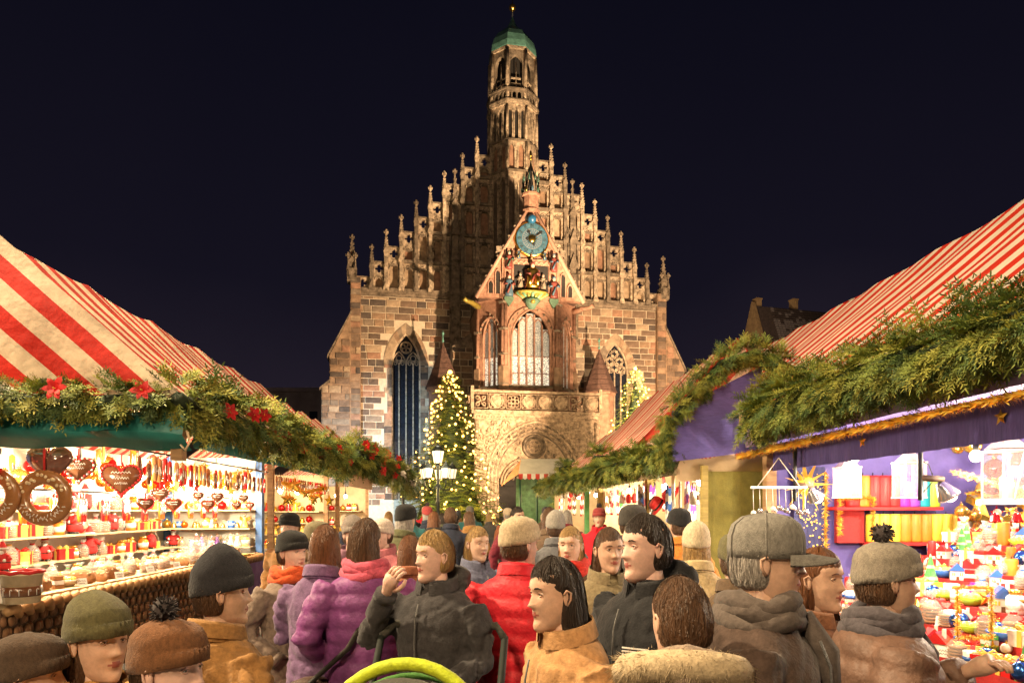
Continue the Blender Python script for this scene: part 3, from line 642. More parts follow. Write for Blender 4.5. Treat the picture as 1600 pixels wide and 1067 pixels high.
for x, z, h, a, b in ((-1.47, 15.32, 1.35, BB, RB), (1.47, 15.32, 1.35, RB, BB), (-1.47, 17.05, 1.1, RB, GG), (1.47, 17.05, 1.1, RB, BB), (-.85, 17.75, .6, BB, GOLD), (.85, 17.75, .6, BB, GOLD), (0, 17.75, .35, PINK, GOLD), (-.75, 15.9, .9, SOOT, SOOT), (.75, 15.9, .9, SOOT, SOOT)):
    statue(x, -6.3, z, h, a, b)
# lantern above the clock gable
lt = MB(); lt.lathe([(.62, 20.9), (.62, 21.05), (.5, 21.1), (.5, 21.95), (.62, 22.0), (.62, 22.12)], (0.05, -5.75, 0), 8, 0, False, a0=math.pi/8)
for k in range(8):
    a = math.pi/8 + k*math.pi/4; x, y = .05 + .52*math.cos(a), -5.75 + .52*math.sin(a); lt.tube([(x, y, 22.1), (x, y, 22.95)], .04, 5, 1); lt.lathe([(.07, 22.9), (.02, 23.5)], (x, y, 0), 5, 2)
    lt.tube([(x, y, 22.9), (.05 + .15*math.cos(a), -5.75 + .15*math.sin(a), 23.7), (.05, -5.75, 24.2)], .035, 4, 1); lt.ball((.05 + .55*math.cos(a+.39), -5.75 + .55*math.sin(a+.39), 22.35), .10, 6, 6, [2,3,4][k % 3], (1,1,2))
lt.lathe([(.2, 22.1), (.16, 22.9), (.05, 23.9), (.02, 24.6)], (.05, -5.75, 0), 6, 1); lt.ball((.05, -5.75, 24.45), .1, 6, 5, 3); lt.ball((.05, -5.75, 24.8), .09, 6, 6, 3, (1,1,2.5))
lt.build('roof_lantern', [PINK, BLK, GG, GOLD, BB], gab)
# stair turrets with tiled spires beside the porch
for sg in (-1, 1):
    x = 5.45*sg; m = MB(); m.lathe([(1.0, 0), (1.0, 9.6), (1.15, 9.65), (1.15, 9.85)], (x, -3.3, 0), 8, 0, False, a0=math.pi/8)
    tr = m.build('stair_turret', STONE[4], church)
    m = MB(); pr = [(1.25, 9.8)]
    for i in range(8): f = i/8; pr += [(1.22*(1-f)+.03, 9.9+3.0*f), (1.22*(1-f)-.02, 9.9+3.0*f+.05)]
    m.lathe(pr + [(.02, 12.95)], (x, -3.3, 0), 8, 0, False, a0=math.pi/8); m.build('spire_roof', ROOFT, tr)
    m = MB(); m.tube([(x, -3.3, 12.8), (x, -3.3, 13.7)], .04, 5); m.ball((x, -3.3, 13.5), .1, 6, 5); m.ball((x, -3.3, 13.0), .09, 6, 5); m.build('finial', COPPER, tr)
    a, b = sorted((3.3*sg, 4.7*sg)); m = MB().box(a, b, -2.2, .1, 0, 12.9); m.prism([(a, 12.9), (b, 12.9), (b if sg > 0 else a, 12.9), (3.3*sg, 14.0)][:4], -2.2, .1) if False else None
    bo = m.build('buttress', MORTAR, church); ashlar(a, b, 7.5, 12.9, -2.22, parent=bo)
    MB().prism([(a-.05, 12.9), (b+.05, 12.9), ((a+b)/2 - .55*sg, 13.9)], -2.3, .1).build('coping', SOOT, church)
# gargoyles
for sg in (-1, 1):
    MB().tube([(3.2*sg, -4.6, 15.0), (3.75*sg, -5.1, 15.15), (4.1*sg, -5.5, 15.1), (4.3*sg, -5.7, 15.2)], [.2, .17, .13, .16], 7).build('gargoyle', MATS['gilded_paint'] if sg < 0 else PINK, church)
# lay the stones: the largest as single blocks, the rest joined
BLOCKS.sort(key=lambda b: -b[0]); bc = {}; rest = {}
wgt = [5,4,3,3,3,2,2]
for i, (ar, bw, bh, x, y, z, par, M) in enumerate(BLOCKS):
    mi = random.choices(range(7), wgt)[0]; dp = random.uniform(0, .03)
    if i < 300:
        q = (round(bw, 1), round(bh, 2)); q = (min(q[0], bw), bh) if False else q
        if q not in bc:
            me = MB().cbox(-.5, .5, -.03, .3, -.5, .5, .02).build('stone_block', STONE[0]); bc[q] = me.data; bpy.data.objects.remove(me)
            v = bc[q].vertices
            for p in v:
                ex = .5 - abs(p.co.x); ez = .5 - abs(p.co.z)
                p.co.x = math.copysign(q[0]/2 - .03 - ex, p.co.x); p.co.z = math.copysign(q[1]/2 - .03 - ez, p.co.z)
        o = bpy.data.objects.new('stone_block', bc[q]); COL.objects.link(o); o.parent = par; o.location = (x, y - dp, z); o.scale = (bw/q[0], 1, bh/q[1])
        o.material_slots[0].link = 'OBJECT'; o.material_slots[0].material = STONE[mi]
    else:
        rest.setdefault(par, MB()).cbox(x-bw/2+.03, x+bw/2-.03, y-.03-dp, y+.3, z-bh/2+.03, z+bh/2-.03, .02, mi)
for par, m in rest.items(): tag(m.build('stone_courses', STONE, par), kind='stuff')
# ================================================================== other houses
HW = mat('house_wall', (.34,.22,.11), .9, var=.25, scale=2, bump=.4, bscale=9); HR = mat('house_tile', (.085,.06,.055), .85, var=.4, scale=4)
hr = empty('townhouse', Matrix.Translation((24.9, 71, 0)) @ Matrix.Rotation(R(16), 4, 'Z'), 'steep gabled house with thinly snowed tiles and chimneys behind the market roofs', 'house')
m = MB().box(.4, 24, -4.2, 4.2, 0, 12.5); m.add([(0,-4.2,0),(0,4.2,0),(0,4.2,12.5),(0,0,23.3),(0,-4.2,12.5),(.45,-4.2,0),(.45,4.2,0),(.45,4.2,12.5),(.45,0,23.3),(.45,-4.2,12.5)], [(0,4,3,2,1),(5,6,7,8,9),(0,5,9,4),(4,9,8,3),(3,8,7,2),(2,7,6,1)]); m.build('wall', HW, hr)
m = MB().add([(.45,-4.5,11.7),(24,-4.5,11.7),(24,0,22.9),(.45,0,22.9),(24,4.5,11.7),(.45,4.5,11.7)], [(0,1,2,3),(3,2,4,5)]); m.build('roof', HR, hr)
til = MB(); dy, dz = 4.5, 11.2; SN = mat('snowy_tile', (.26,.22,.22), .8, var=.5, scale=9)
for r_ in range(30):
    f0, f1 = .28 + .72*r_/30, .28 + .72*(r_+.92)/30
    for c in range(34):
        x = 2.2 + c*.40; ny, nz = -.93*.06, .37*.06; y0, z0, y1, z1 = -4.5 + dy*f0, 11.7 + dz*f0, -4.5 + dy*f1, 11.7 + dz*f1
        til.add([(x, y0+2*ny, z0+2*nz), (x+.36, y0+2*ny, z0+2*nz), (x+.36, y1+ny, z1+nz), (x, y1+ny, z1+nz), (x, y0, z0), (x+.36, y0, z0)], [(0,1,2,3), (4,5,1,0)], 1 if random.random() < (.85 if r_ < 25 else .15) else 0)
tag(til.build('roof_tiles', [HR, SN], hr), kind='stuff')
for x, z in ((1.1, 23.7), (5.6, 24.0)):
    m = MB().box(x-.3, x+.3, .2, .9, 20, z).box(x-.36, x+.36, .14, .96, z, z+.14); m.build('chimney', HW, hr)
lamp('house_fill_light', 'SPOT', (11, 48, 4), 14000, (1, .72, .42), .5, (27, 70, 18), 45, .7)  # added spot that brightens the house gable and roof
bd = empty('townhouse', Matrix.Translation((-26, 92, 0)), 'dark unlit house front behind the church corner', 'house')
m = MB().box(-30, 4, 0, 10, 0, 17.5); m.build('wall', mat('night_wall', (.35,.28,.28), .9, var=.3, scale=.6), bd)
m = MB().box(-31, 5, -.6, 10.5, 17.5, 18.0); m.build('cornice', MATS['night_wall'], bd)
for i in range(6):
    for k in range(3): MB().box(-7+i*1.9 - 0, -5.9+i*1.9, -.05, .05, 4+k*4.3, 6.3+k*4.3).build('window', GLASSD, bd)
# ================================================================== fir greenery
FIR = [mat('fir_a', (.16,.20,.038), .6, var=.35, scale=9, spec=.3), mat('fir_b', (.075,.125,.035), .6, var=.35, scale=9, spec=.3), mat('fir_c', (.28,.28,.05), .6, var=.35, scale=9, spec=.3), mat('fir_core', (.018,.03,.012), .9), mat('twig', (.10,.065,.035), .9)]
def sprig(Ln, nn, nl, nw, twigs=True):
    """one fir twig along +x with flat needles; returns points and triangles"""
    V = []; F = []
    def ndl(p, d, side):
        i = len(V); a = d.normalized()*nl*random.uniform(.8, 1.15); V.extend([p + side*nw, p - side*nw, p + a*.6 + side*nw*.9, p + a]); F.extend([(i, i+1, i+2), (i+1, i+3, i+2)])
    def stem(p0, d, L, n):
        d = d.normalized(); s = d.cross(Vector((0,0,1))).normalized(); u = s.cross(d)
        i = len(V); V.extend([p0 + s*nw, p0 - s*nw, p0 + d*L]); F.append((i, i+1, i+2))
        for k in range(n):
            p = p0 + d*L*(.08 + .92*k/n)
            for sg in (-1, 1): ndl(p, d*.75 + s*sg*1.0 + u*random.uniform(-.25, .5), d)
            if k % 2: ndl(p, d*.8 + u*.9 + s*random.uniform(-.4, .4), s)
        ndl(p0 + d*L, d, s)
    stem(Vector((0,0,0)), Vector((1,0,0)), Ln, nn)
    if twigs:
        for t_, sg in ((.25, 1), (.38, -1), (.55, 1), (.66, -1)): stem(Vector((Ln*t_,0,0)), Vector((.75, .75*sg, random.uniform(-.1,.1))), Ln*(.62 - t_*.45), max(3, int(nn*(.6 - t_*.4))))
    return np.array([tuple(v) for v in V], np.float32), np.array(F, np.int32)
random.seed(3)
SP_FINE = [sprig(.20, 12, .027, .0040) for _ in range(4)]
SP_MID = [sprig(.20, 7, .036, .0065) for _ in range(4)]
SP_TREE = [sprig(.55, 7, .09, .014) for _ in range(3)]
def scatter(P, D, U, S, temps):
    """instances of the twig templates at points P along D"""
    Vs = []; Fs = []; Ms = []; off = 0
    for p, d, u, s in zip(P, D, U, S):
        V, F = random.choice(temps); d = d.normalized(); y = u.cross(d)
        if y.length < 1e-3: y = d.orthogonal()
        y.normalize(); z = d.cross(y); M = np.array([d, y, z], np.float32)*s
        Vs.append(V @ M + np.array(p, np.float32)); Fs.append(F + off); off += len(V); Ms.append(np.full(len(F), random.choices((0,1,2), (4,3,3))[0], np.int32))
    return np.concatenate(Vs), np.concatenate(Fs), np.concatenate(Ms)
def garland(pts, rad_, dens, label, temps=SP_MID, drop=.5, M=AISLE_M, group=None, size=1.0):
    g = empty('fir_garland', M @ Matrix.Translation(pts[0]), label, 'garland', group); o = Vector(pts[0]); Q = [Vector(p) - o for p in pts]
    core = MB(); path = []; P = []; D = []; U = []; S = []
    for qi, (a, b) in enumerate(zip(Q[:-1], Q[1:])):
        rad = rad_[qi] if hasattr(rad_, '__len__') else rad_
        L = (b-a).length; k = max(2, int(L/.15)); t = (b-a).normalized(); sd = t.cross(Vector((0,0,1)))
        if sd.length < .1: sd = Vector((1,0,0))
        sd.normalize(); up = sd.cross(t)
        for i in range(k): path.append(a + (b-a)*i/k + Vector((random.uniform(-1,1), random.uniform(-1,1), random.uniform(-1,1)))*rad*.15)
        for i in range(int(L*dens)):
            c = a + (b-a)*random.random(); an = random.uniform(0, 2*math.pi); rdl = sd*math.cos(an) + up*math.sin(an); rr = rad*random.uniform(.35, .85)*(1 + .25*math.sin(c.length*5 + an))
            P.append(c + rdl*rr + Vector((0,0,.03))); D.append(rdl*random.uniform(.15, .55) + t*random.uniform(-.75, .75) + Vector((0,0,-drop*random.uniform(.4, 1.3) + .25*(rdl.z > .3)))); U.append(rdl + Vector((random.uniform(-.4,.4), random.uniform(-.4,.4), .5))); S.append(random.uniform(.8, 1.5)*size)
    path.append(Q[-1]); core.tube(path, [rad*random.uniform(.38, .55) for _ in path], 7, 0)
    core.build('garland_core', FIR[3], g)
    V, F, mi = scatter(P, D, U, S, temps); tag(npmesh('fir_sprigs', V, F, FIR, g, mi), kind='stuff')
    return g
# ------------------------------------------------------------------ Christmas trees
BULB = glow('fairy_bulb', (1.0, .52, .11), 8)
def fir_tree(M, Hh, Rr, label, nb, nbulb, br=.043):
    t = empty('fir_tree', M, label, 'tree', None)
    MB().tube([(0,0,0), (0,0,Hh*.5), (0,0,Hh*.97)], [.16, .10, .02], 8).build('trunk', FIR[4], t)
    P = []; D = []; U = []; S = []; tips = []
    for i in range(nb):
        f = ((i+.5)/nb)**1.0; z = Hh*(1 - f*.93); L = Rr*(.07 + .93*f**.8)*random.uniform(.72, 1.08); a = i*2.39996 + random.uniform(-.3, .3)
        d = Vector((math.cos(a), math.sin(a), -.16 - .12*f)); n = max(3, int(L/.13))
        for k in range(n):
            q = Vector((0,0,z)) + d*L*(.18 + .82*k/n) + Vector((0,0,-.12*L*(k/n)**2)); yaw = random.uniform(-.9, .9)
            dd = Matrix.Rotation(yaw, 3, 'Z') @ d + Vector((0,0,random.uniform(-.15,.2))); P.append(q); D.append(dd); U.append(Vector((0,0,1))); S.append(random.uniform(.6, 1.05)*(.5 + .5*f))
        tips.append((Vector((0,0,z)) + d*L*random.uniform(.88, 1.04) + Vector((0,0,.02)), f))
    for k in range(6): P.append(Vector((0,0,Hh*.96))); D.append(Vector((math.cos(k), math.sin(k), 2.2))); U.append(Vector((1,0,0))); S.append(.5)
    V, F, mi = scatter(P, D, U, S, SP_TREE); tag(npmesh('crown', V, F, FIR, t, mi), kind='stuff')
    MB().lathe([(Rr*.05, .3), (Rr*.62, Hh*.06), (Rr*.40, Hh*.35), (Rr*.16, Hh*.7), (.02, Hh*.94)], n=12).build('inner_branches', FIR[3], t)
    me = MB().ball((0,0,0), br, 6, 4).build('light_bulb', BULB); bm = me.data; bpy.data.objects.remove(me)
    tw = Vector((0, -1, 0)); cand = [p for p, f in tips if p.y < Rr*.35]; random.shuffle(cand)
    for p in cand[:nbulb]:
        o = link('light_bulb', bm, t); o.location = p; s = random.uniform(.7, 1.25); o.scale = (s, s, s)
    o = link('light_bulb', bm, t); o.location = (0, 0, Hh + .05); o.scale = (2.2, 2.2, 2.2)
    return t
random.seed(11)
fir_tree(Matrix.Translation((-2.45, 27, 0)), 7.1, 2.5, 'tall Christmas tree with golden fairy lights before the church porch', 640, 280)
fir_tree(Matrix.Translation((6.5, 36, 0)), 9.1, 3.0, 'bushy Christmas tree with fairy lights before the right church window', 420, 170)
for tx, ty_, tz in ((-3.6, 23.6, 2.6), (-1.6, 23.6, 2.8), (-2.5, 24.2, 5.0)): lamp('tree_fill_light', 'POINT', (tx, ty_, tz), 620, (1, .70, .28), .5)  # point lights added before the crown to brighten its needles
lamp('tree_fill_light', 'POINT', (6.2, 32.6, 6.8), 700, (1, .7, .3), .6)  # same added fill before the bushy tree
# ------------------------------------------------------------------ lanterns
LGL = glow('lantern_glass', (1.0, .82, .55), 1.3); IRON = mat('cast_iron', (.035,.04,.035), .45, .5, var=.3, scale=20)
def lantern(mb, x, y, z, s):
    mb.lathe([(.06*s, 0), (.16*s, .03*s), (.17*s, .05*s)], (x, y, z), 6, 0, False)
    mb.lathe([(.155*s, .05*s), (.24*s, .52*s)], (x, y, z), 6, 1, False)
    for k in range(6):
        a = k*math.pi/3; mb.tube([(x+.16*s*math.cos(a), y+.16*s*math.sin(a), z+.05*s), (x+.25*s*math.cos(a), y+.25*s*math.sin(a), z+.53*s)], .014*s, 4, 0)
    mb.lathe([(.29*s, .52*s), (.27*s, .56*s), (.17*s, .66*s), (.12*s, .70*s), (.13*s, .74*s), (.05*s, .80*s), (.02*s, .92*s)], (x, y, z), 6, 0, False)
def street_lamp(M, Hh, arms, label):
    t = empty('street_lamp', M, label, 'street lamp')
    MB().lathe([(.16, 0), (.17, .1), (.11, .2), (.12, .5), (.07, .6), (.055, Hh*.6), (.07, Hh*.62), (.045, Hh*.64), (.04, Hh-.1), (.07, Hh-.04), (.05, Hh)], n=10).build('pole', IRON, t)
    for k in range(arms):
        a = k*2*math.pi/arms + .35; c, s = math.cos(a), math.sin(a)
        MB().tube([(.03*c, .03*s, Hh-.62), (.16*c, .16*s, Hh-.8), (.34*c, .34*s, Hh-.8), (.45*c, .45*s, Hh-.66), (.46*c, .46*s, Hh-.46)], .02, 6).build('arm', IRON, t)
        m = MB(); lantern(m, .46*c, .46*s, Hh-.47, .62); m.build('lantern', [IRON, LGL], t)
    m = MB(); lantern(m, 0, 0, Hh, .78); m.build('lantern', [IRON, LGL], t)
    return t
street_lamp(Matrix.Translation((-2.32, 21.4, 0)), 3.15, 5, 'cast-iron lamp post with cluster of glowing lanterns before the Christmas tree'); lamp('lantern_light', 'POINT', (-2.32, 20.4, 3.3), 160, (1, .86, .62), .3)
street_lamp(Matrix.Translation((-3.0, 18.8, 0)), 2.35, 0, 'single glowing lantern on a slim post at the end of the stall row'); lamp('lantern_light', 'POINT', (-3.0, 18.3, 2.7), 120, (1, .80, .5), .2)
# ================================================================== stalls
CREAM = (.60,.47,.34); RED = (.55,.035,.018)
ST_R = stripes('awning_fine', (.60,.03,.012), (.78,.66,.54), .285); ST_L = stripes('awning_broad', (.40,.03,.02), CREAM, .245, phase=.2, transl=.08, wear=.2); ST_F = stripes('awning_far', (.50,.06,.04), (.66,.50,.38), .22)
ST_G = stripes('awning_end', (.46,.022,.014), (.60,.47,.34), .26, phase=.62, duty=.47, wear=.2, transl=.15)
WOOD = mat('stall_wood', (.32,.19,.09), .7, var=.3, scale=3, stretch=(1,1,8), bump=.2); BLUEW = mat('blue_painted_wood', (.05,.14,.36), .5, var=.2); DWOOD = mat('dark_wood', (.10,.055,.03), .7, var=.3, scale=4)
TEAL = mat('teal_tarpaulin', (.012,.16,.145), .5, var=.25, scale=4, bump=.3, bscale=7); PURP = mat('purple_cloth', (.14,.11,.40), .8, var=.2, scale=5, bump=.4, bscale=10, stretch=(6,6,1)); LINEN = mat('cream_cloth', (.62,.46,.28), .8, var=.15, scale=3, bump=.4, bscale=6)
OLIVE = mat('olive_cloth', (.20,.17,.035), .85, var=.2, scale=12, bump=.2, bscale=90); VIOLET = mat('violet_cloth', (.14,.07,.24), .8, var=.2, scale=6, bump=.4, bscale=8); WHITEB = mat('white_board', (.78,.72,.62), .6, var=.08); KHAKI = mat('khaki_wood', (.36,.27,.08), .7, var=.25, scale=4, stretch=(1,1,8))
SHELFB = mat('shelf_board', (.55,.42,.24), .6, var=.2, scale=4)
def cloth(name, Xa, za, Xb, zb, Y0, Y1, matl, parent, sag=.05, nr=4, nu=None, nv=10, belly=.05, seed=0):
    """roof sheet from eave (Xa) to ridge (Xb), sagging between its rafters; uv.x = metres along the row"""
    nu = nu or int((Y1-Y0)/.12) + 2; V = []; F = []; UV = []
    for i in range(nu):
        y = Y0 + (Y1-Y0)*i/(nu-1); ph = (i/(nu-1)*nr) % 1.0
        for j in range(nv+1):
            v = j/nv; sg = sag*math.sin(math.pi*ph)**.8*(1 + .3*math.sin(seed+i*.7)) if 0 < ph < 1 else 0
            n_ = noise.noise(Vector((y*1.3+seed, v*3, seed)))*.02
            V.append((Xa + (Xb-Xa)*v, y, za + (zb-za)*v - sg*(.35+.65*v) - belly*math.sin(math.pi*v) + n_)); UV.append((y, v))
    for i in range(nu-1):
        for j in range(nv): a = i*(nv+1)+j; F.append((a, a+1, a+nv+2, a+nv+1))
    return MB().add(V, F, 0, True).build(name, matl, parent, UV)
def drape(name, p0, p1, zt, zb, matl, parent, folds=14, amp=.02, skew=0, nz=4):
    """hanging cloth between two ground points"""
    p0, p1 = Vector((*p0, 0)), Vector((*p1, 0)); d = p1-p0; n = Vector((-d.y, d.x, 0)).normalized(); k = folds*4; V = []; F = []
    for i in range(k+1):
        f = i/k; off = amp*math.sin(f*folds*2*math.pi + math.sin(i)) + amp*.6*math.sin(f*7)
        for j in range(nz+1):
            v = j/nz; p = p0 + d*f + n*off*(.25 + .75*v); V.append((p.x, p.y, zt + (zb + skew*f - zt)*v))
    for i in range(k):
        for j in range(nz): a = i*(nz+1)+j; F.append((a, a+nz+1, a+nz+2, a+1))
    return MB().add(V, F, 0, True).build(name, matl, parent)
def stall(label): return empty('market_stall', AISLE_M, label, 'stall')
def bulb(x, y, z, e, label='bare warm bulb hanging over the gingerbread counter', col=(1, .80, .52), s=1.0, cord=.25, group='bulbs of the gingerbread stall'):
    b = empty('hanging_bulb', AISLE_M @ Matrix.Translation((x, y, z)), label, 'bulb', group)
    MB().ball((0,0,0), .045*s, 10, 8, 0, (1,1,1.15)).build('glass_bulb', HOT, b); MB().lathe([(.02, .04*s), (.024, .10*s), (.01, .11*s)], n=8).tube([(0,0,.1*s), (0,0,.1*s+cord)], .006, 4).build('socket', BLK, b)
    lamp('stall_lamp', 'POINT', A_(x, y, z-.10*s), e, col, .07)
HOT = glow('hot_bulb', (1.0, .86, .62), 45)
# ---- left stall: gingerbread and baked goods
L1 = stall('open gingerbread stall with broad-striped roof, teal flap and hanging hearts')
cloth('roof_cloth', -2.15, 2.57, -3.45, 3.72, 5.0, 10.9, ST_L, L1, .045, 5, seed=1); cloth('roof_cloth', -4.9, 2.5, -3.45, 3.72, 5.0, 10.9, ST_L, L1, .045, 5, seed=2)
def gable_cloth(Xe, ze, Xr, zr, Xe2, Y, matl, parent, n=16):
    V = []; F = []; UV = []; dx, dz = Xr-Xe, zr-ze; L = math.hypot(dx, dz); nx, nz = dz/L, -dx/L
    for i in range(n+1):
        x = Xe + (Xe2-Xe)*i/n; zt = ze + dz*(x-Xe)/dx if (x-Xr)*(Xe-Xr) >= 0 else zr + (ze-zr)*(x-Xr)/(Xe2-Xr)
        for j in range(9):
            z = ze - .06 + (max(zt, ze+.001) - ze + .06)*j/8; V.append((x, Y + .025*noise.noise(Vector((x*2, z*2, 3))) - .03*math.sin(j/8*3.1), z)); UV.append((abs((x-Xe)*nx + (z-ze)*nz), j/8))
    for i in range(n):
        for j in range(8): a = i*9+j; F.append((a, a+1, a+10, a+9))
    return MB().add(V, F, 0, True).build('gable_cloth', matl, parent, UV)
gable_cloth(-2.13, 2.57, -3.45, 3.74, -4.9, 4.98, ST_G, L1, 30)
m = MB()                                                  # teal flap, propped open at the end
V = []; F = []
for i in range(25):
    x = -4.9 + 2.82*i/24
    for j, (dy, z) in enumerate(((0, 2.46), (-.02, 2.41), (-.035, 2.36), (-.05, 2.31), (-.055, 2.305), (.03, 2.25), (.12, 2.20))): V.append((x, 4.92 + dy + .012*math.sin(i*1.9), z + .012*math.sin(i*.8+j) - (.03*(i/24)**3)))
for i in range(24):
    for j in range(6): a = i*7+j; F.append((a, a+7, a+8, a+1))
m.add(V, F, 0, True).build('end_flap', TEAL, L1)
MB().tube([(-2.06, 4.9, 2.3), (-2.02, 4.86, 2.22), (-2.05, 4.86, 2.16), (-2.1, 4.9, 2.2)], .008, 5).build('flap_cord', LINEN, L1)
drape('inner_valance', (-2.3, 5.6), (-2.3, 10.8), 2.42, 2.24, TEAL, L1, 20, .015)
for y in (5.05, 10.85):
    MB().box(-2.22, -2.14, y-.04, y+.04, 2.1, 2.5).build('rafter_end', WOOD, L1)
MB().box(-3.5, -3.4, 10.82, 10.95, .0, 2.6).build('post', BLUEW, L1); MB().box(-4.9, -4.8, 10.82, 10.95, 0, 2.6).build('post', BLUEW, L1); MB().box(-4.9, -4.8, 5.0, 5.1, 0, 2.5).build('post', BLUEW, L1)
MB().box(-5.0, -4.92, 5.0, 10.9, .0, 2.55).build('back_wall', WHITEB, L1); MB().box(-4.9, -3.5, 10.9, 10.95, .0, 2.55).build('end_wall', WHITEB, L1)
MB().box(-4.9, -3.5, 10.60, 10.9, .98, 1.04).build('window_rail', BLUEW, L1)
MB().box(-3.62, -3.42, 5.1, 10.8, 1.02, 1.08).box(-4.1, -3.6, 5.1, 10.8, 1.0, 1.06).build('counter_top', SHELFB, L1)
cf = MB().box(-3.52, -3.46, 5.1, 10.8, .25, 1.02); cf.build('counter_front', DWOOD, L1)
WICK = mat('wicker', (.20,.10,.045), .7, var=.4, scale=10); braid = MB()
for k in range(46):
    y = 5.12 + k*.124; braid.tube([(-3.40, y-.07, 1.0), (-3.37, y, 1.035), (-3.40, y+.09, .97)], [.03, .045, .03], 6)
tag(braid.build('wicker_braid', mat('wicker_light', (.42,.24,.10), .6, var=.3, scale=10), L1), kind='stuff')
wv = MB()
for r_ in range(7):
    for k in range(95):
        y = 5.12 + k*.06; wv.ball((-3.45 + (.012 if (r_+k) % 2 else -.004), y, .93 - r_*.09), .036, 5, 4, 0, (.5, 1, 1.2))
tag(wv.build('wicker_weave', WICK, L1), kind='stuff')
drape('skirt_cloth', (-3.42, 9.4), (-3.4, 11.6), .98, .05, VIOLET, L1, 9, .02)
for i, z in enumerate((1.18, 1.46, 1.74)): MB().box(-4.9, -3.5, 10.55, 10.9, z-.02, z).build('shelf', SHELFB, L1); MB().box(-4.92, -4.62, 5.3, 10.5, z-.02, z).build('shelf', SHELFB, L1)
MB().tube([(-3.3, 5.1, 2.32), (-3.3, 10.8, 2.32)], .012, 6).build('hanging_rail', BLK, L1); MB().tube([(-3.9, 5.1, 1.92), (-3.9, 10.8, 1.92)], .01, 6).build('hanging_rail', BLK, L1)
for y in (5.5, 6.6, 7.7, 8.8, 9.9): bulb(-3.75, y, 2.12, 135)
for y in (6.2, 8.2, 10.1): bulb(-4.4, y, 2.2, 110, 'bare warm bulb at the back shelves of the gingerbread stall', group='bulbs at the gingerbread back wall')
bulb(-3.3, 5.25, 2.42, 14, 'single bulb glowing just above the plain gingerbread heart', group=None)
# ---- left stall two and three
L2 = stall('ornament stall with golden stars next to the gingerbread stall')
cloth('roof_cloth', -2.05, 2.50, -3.4, 3.62, 11.1, 15.4, ST_F, L2, .07, 4, seed=4); cloth('roof_cloth', -4.9, 2.4, -3.4, 3.62, 11.1, 15.4, ST_F, L2, .07, 4, seed=5)
MB().box(-2.12, -2.06, 11.15, 13.2, 2.12, 2.44).build('name_board', mat('bare_board', (.42,.24,.14), .7, var=.2, scale=3), L2)
for y in (11.3, 15.3): MB().box(-3.45, -3.36, y-.05, y+.05, 0, 2.5).build('post', WOOD, L2)
MB().box(-5.0, -4.92, 11.1, 15.4, 0, 2.5).build('back_wall', WHITEB, L2); MB().box(-4.9, -3.4, 15.35, 15.4, 0, 2.5).build('end_wall', SHELFB, L2)
MB().box(-4.2, -3.4, 11.3, 15.3, .95, 1.0).build('counter_top', SHELFB, L2); drape('skirt_cloth', (-3.38, 11.3), (-3.38, 15.3), .96, .05, VIOLET, L2, 14)
for z in (1.2, 1.45, 1.7): MB().box(-4.9, -3.5, 15.05, 15.35, z-.02, z).build('shelf', SHELFB, L2)
for y in (12, 13.2, 14.4): bulb(-3.8, y, 2.1, 80, 'bare bulb over the ornament stall counter', group='bulbs of the ornament stall')
bulb(-3.5, 11.6, 1.95, 26, 'low bulb beside the blue post among golden stars', group=None)
L3 = stall('small far stall with brown striped roof at the end of the row')
cloth('roof_cloth', -2.0, 2.45, -3.3, 3.45, 15.7, 20, ST_F, L3, .06, 4, seed=7); cloth('roof_cloth', -4.6, 2.45, -3.3, 3.45, 15.7, 20, ST_F, L3, .06, 4, seed=8)
MB().box(-4.6, -4.5, 15.7, 20, 0, 2.4).build('back_wall', WHITEB, L3); MB().box(-4.5, -3.3, 19.9, 20, 0, 2.4).build('end_wall', SHELFB, L3); MB().box(-4.0, -3.2, 15.8, 20, .95, 1.0).build('counter_top', SHELFB, L3)
for y in (15.8, 19.9): MB().box(-3.3, -3.22, y-.04, y+.04, 0, 2.45).build('post', WOOD, L3)
for z in (1.3, 1.7): MB().box(-4.5, -3.4, 19.6, 19.9, z-.02, z).build('shelf', SHELFB, L3)
for y in (16.5, 17.8, 19): bulb(-3.7, y, 2.1, 60, 'bare bulb in the far left stall', group='bulbs of the far left stall')
# ---- right stall: candles
R1 = stall('candle stall with fine red-striped roof, purple valance and heaped counter')
cloth('roof_cloth', 2.62, 2.72, 4.88, 4.53, 1.6, 11.4, ST_R, R1, .03, 9, nv=14, seed=11); cloth('roof_cloth', 7.1, 2.7, 4.88, 4.53, 1.6, 11.4, ST_R, R1, .03, 9, seed=12)
MB().box(2.60, 2.72, 1.6, 6.75, 2.58, 2.70).build('eave_beam', WOOD, R1)
drape('outer_valance', (2.66, 1.7), (2.66, 6.7), 2.58, 2.36, mat('mauve_cloth', (.20,.13,.24), .8, var=.15, scale=4), R1, 10, .012)
drape('valance', (2.86, 1.8), (2.86, 6.6), 2.38, 2.12, PURP, R1, 22, .016)
MB().box(2.9, 6.9, 6.6, 6.68, 0, 2.7).build('end_wall', mat('violet_board', (.11,.085,.30), .7, var=.15), R1); MB().box(6.9, 7.0, 1.6, 6.7, 0, 2.7).build('back_wall', MATS['violet_board'], R1)
MB().box(2.8, 2.9, 6.55, 6.65, 0, 2.6).build('post', WOOD, R1); MB().box(2.95, 6.9, 1.6, 6.6, 2.5, 2.54).build('ceiling', MATS['violet_board'], R1)
for i in range(6):
    MB().box(2.92 + .27*i, 3.20 + .27*i, 1.7, 6.2, .55, .80 + .13*i).build('display_step', mat('red_cloth', (.40,.02,.02), .7, var=.2, bump=.3), R1)
drape('counter_skirt', (2.9, 1.7), (2.9, 6.2), .82, .04, MATS['red_cloth'], R1, 18, .02)
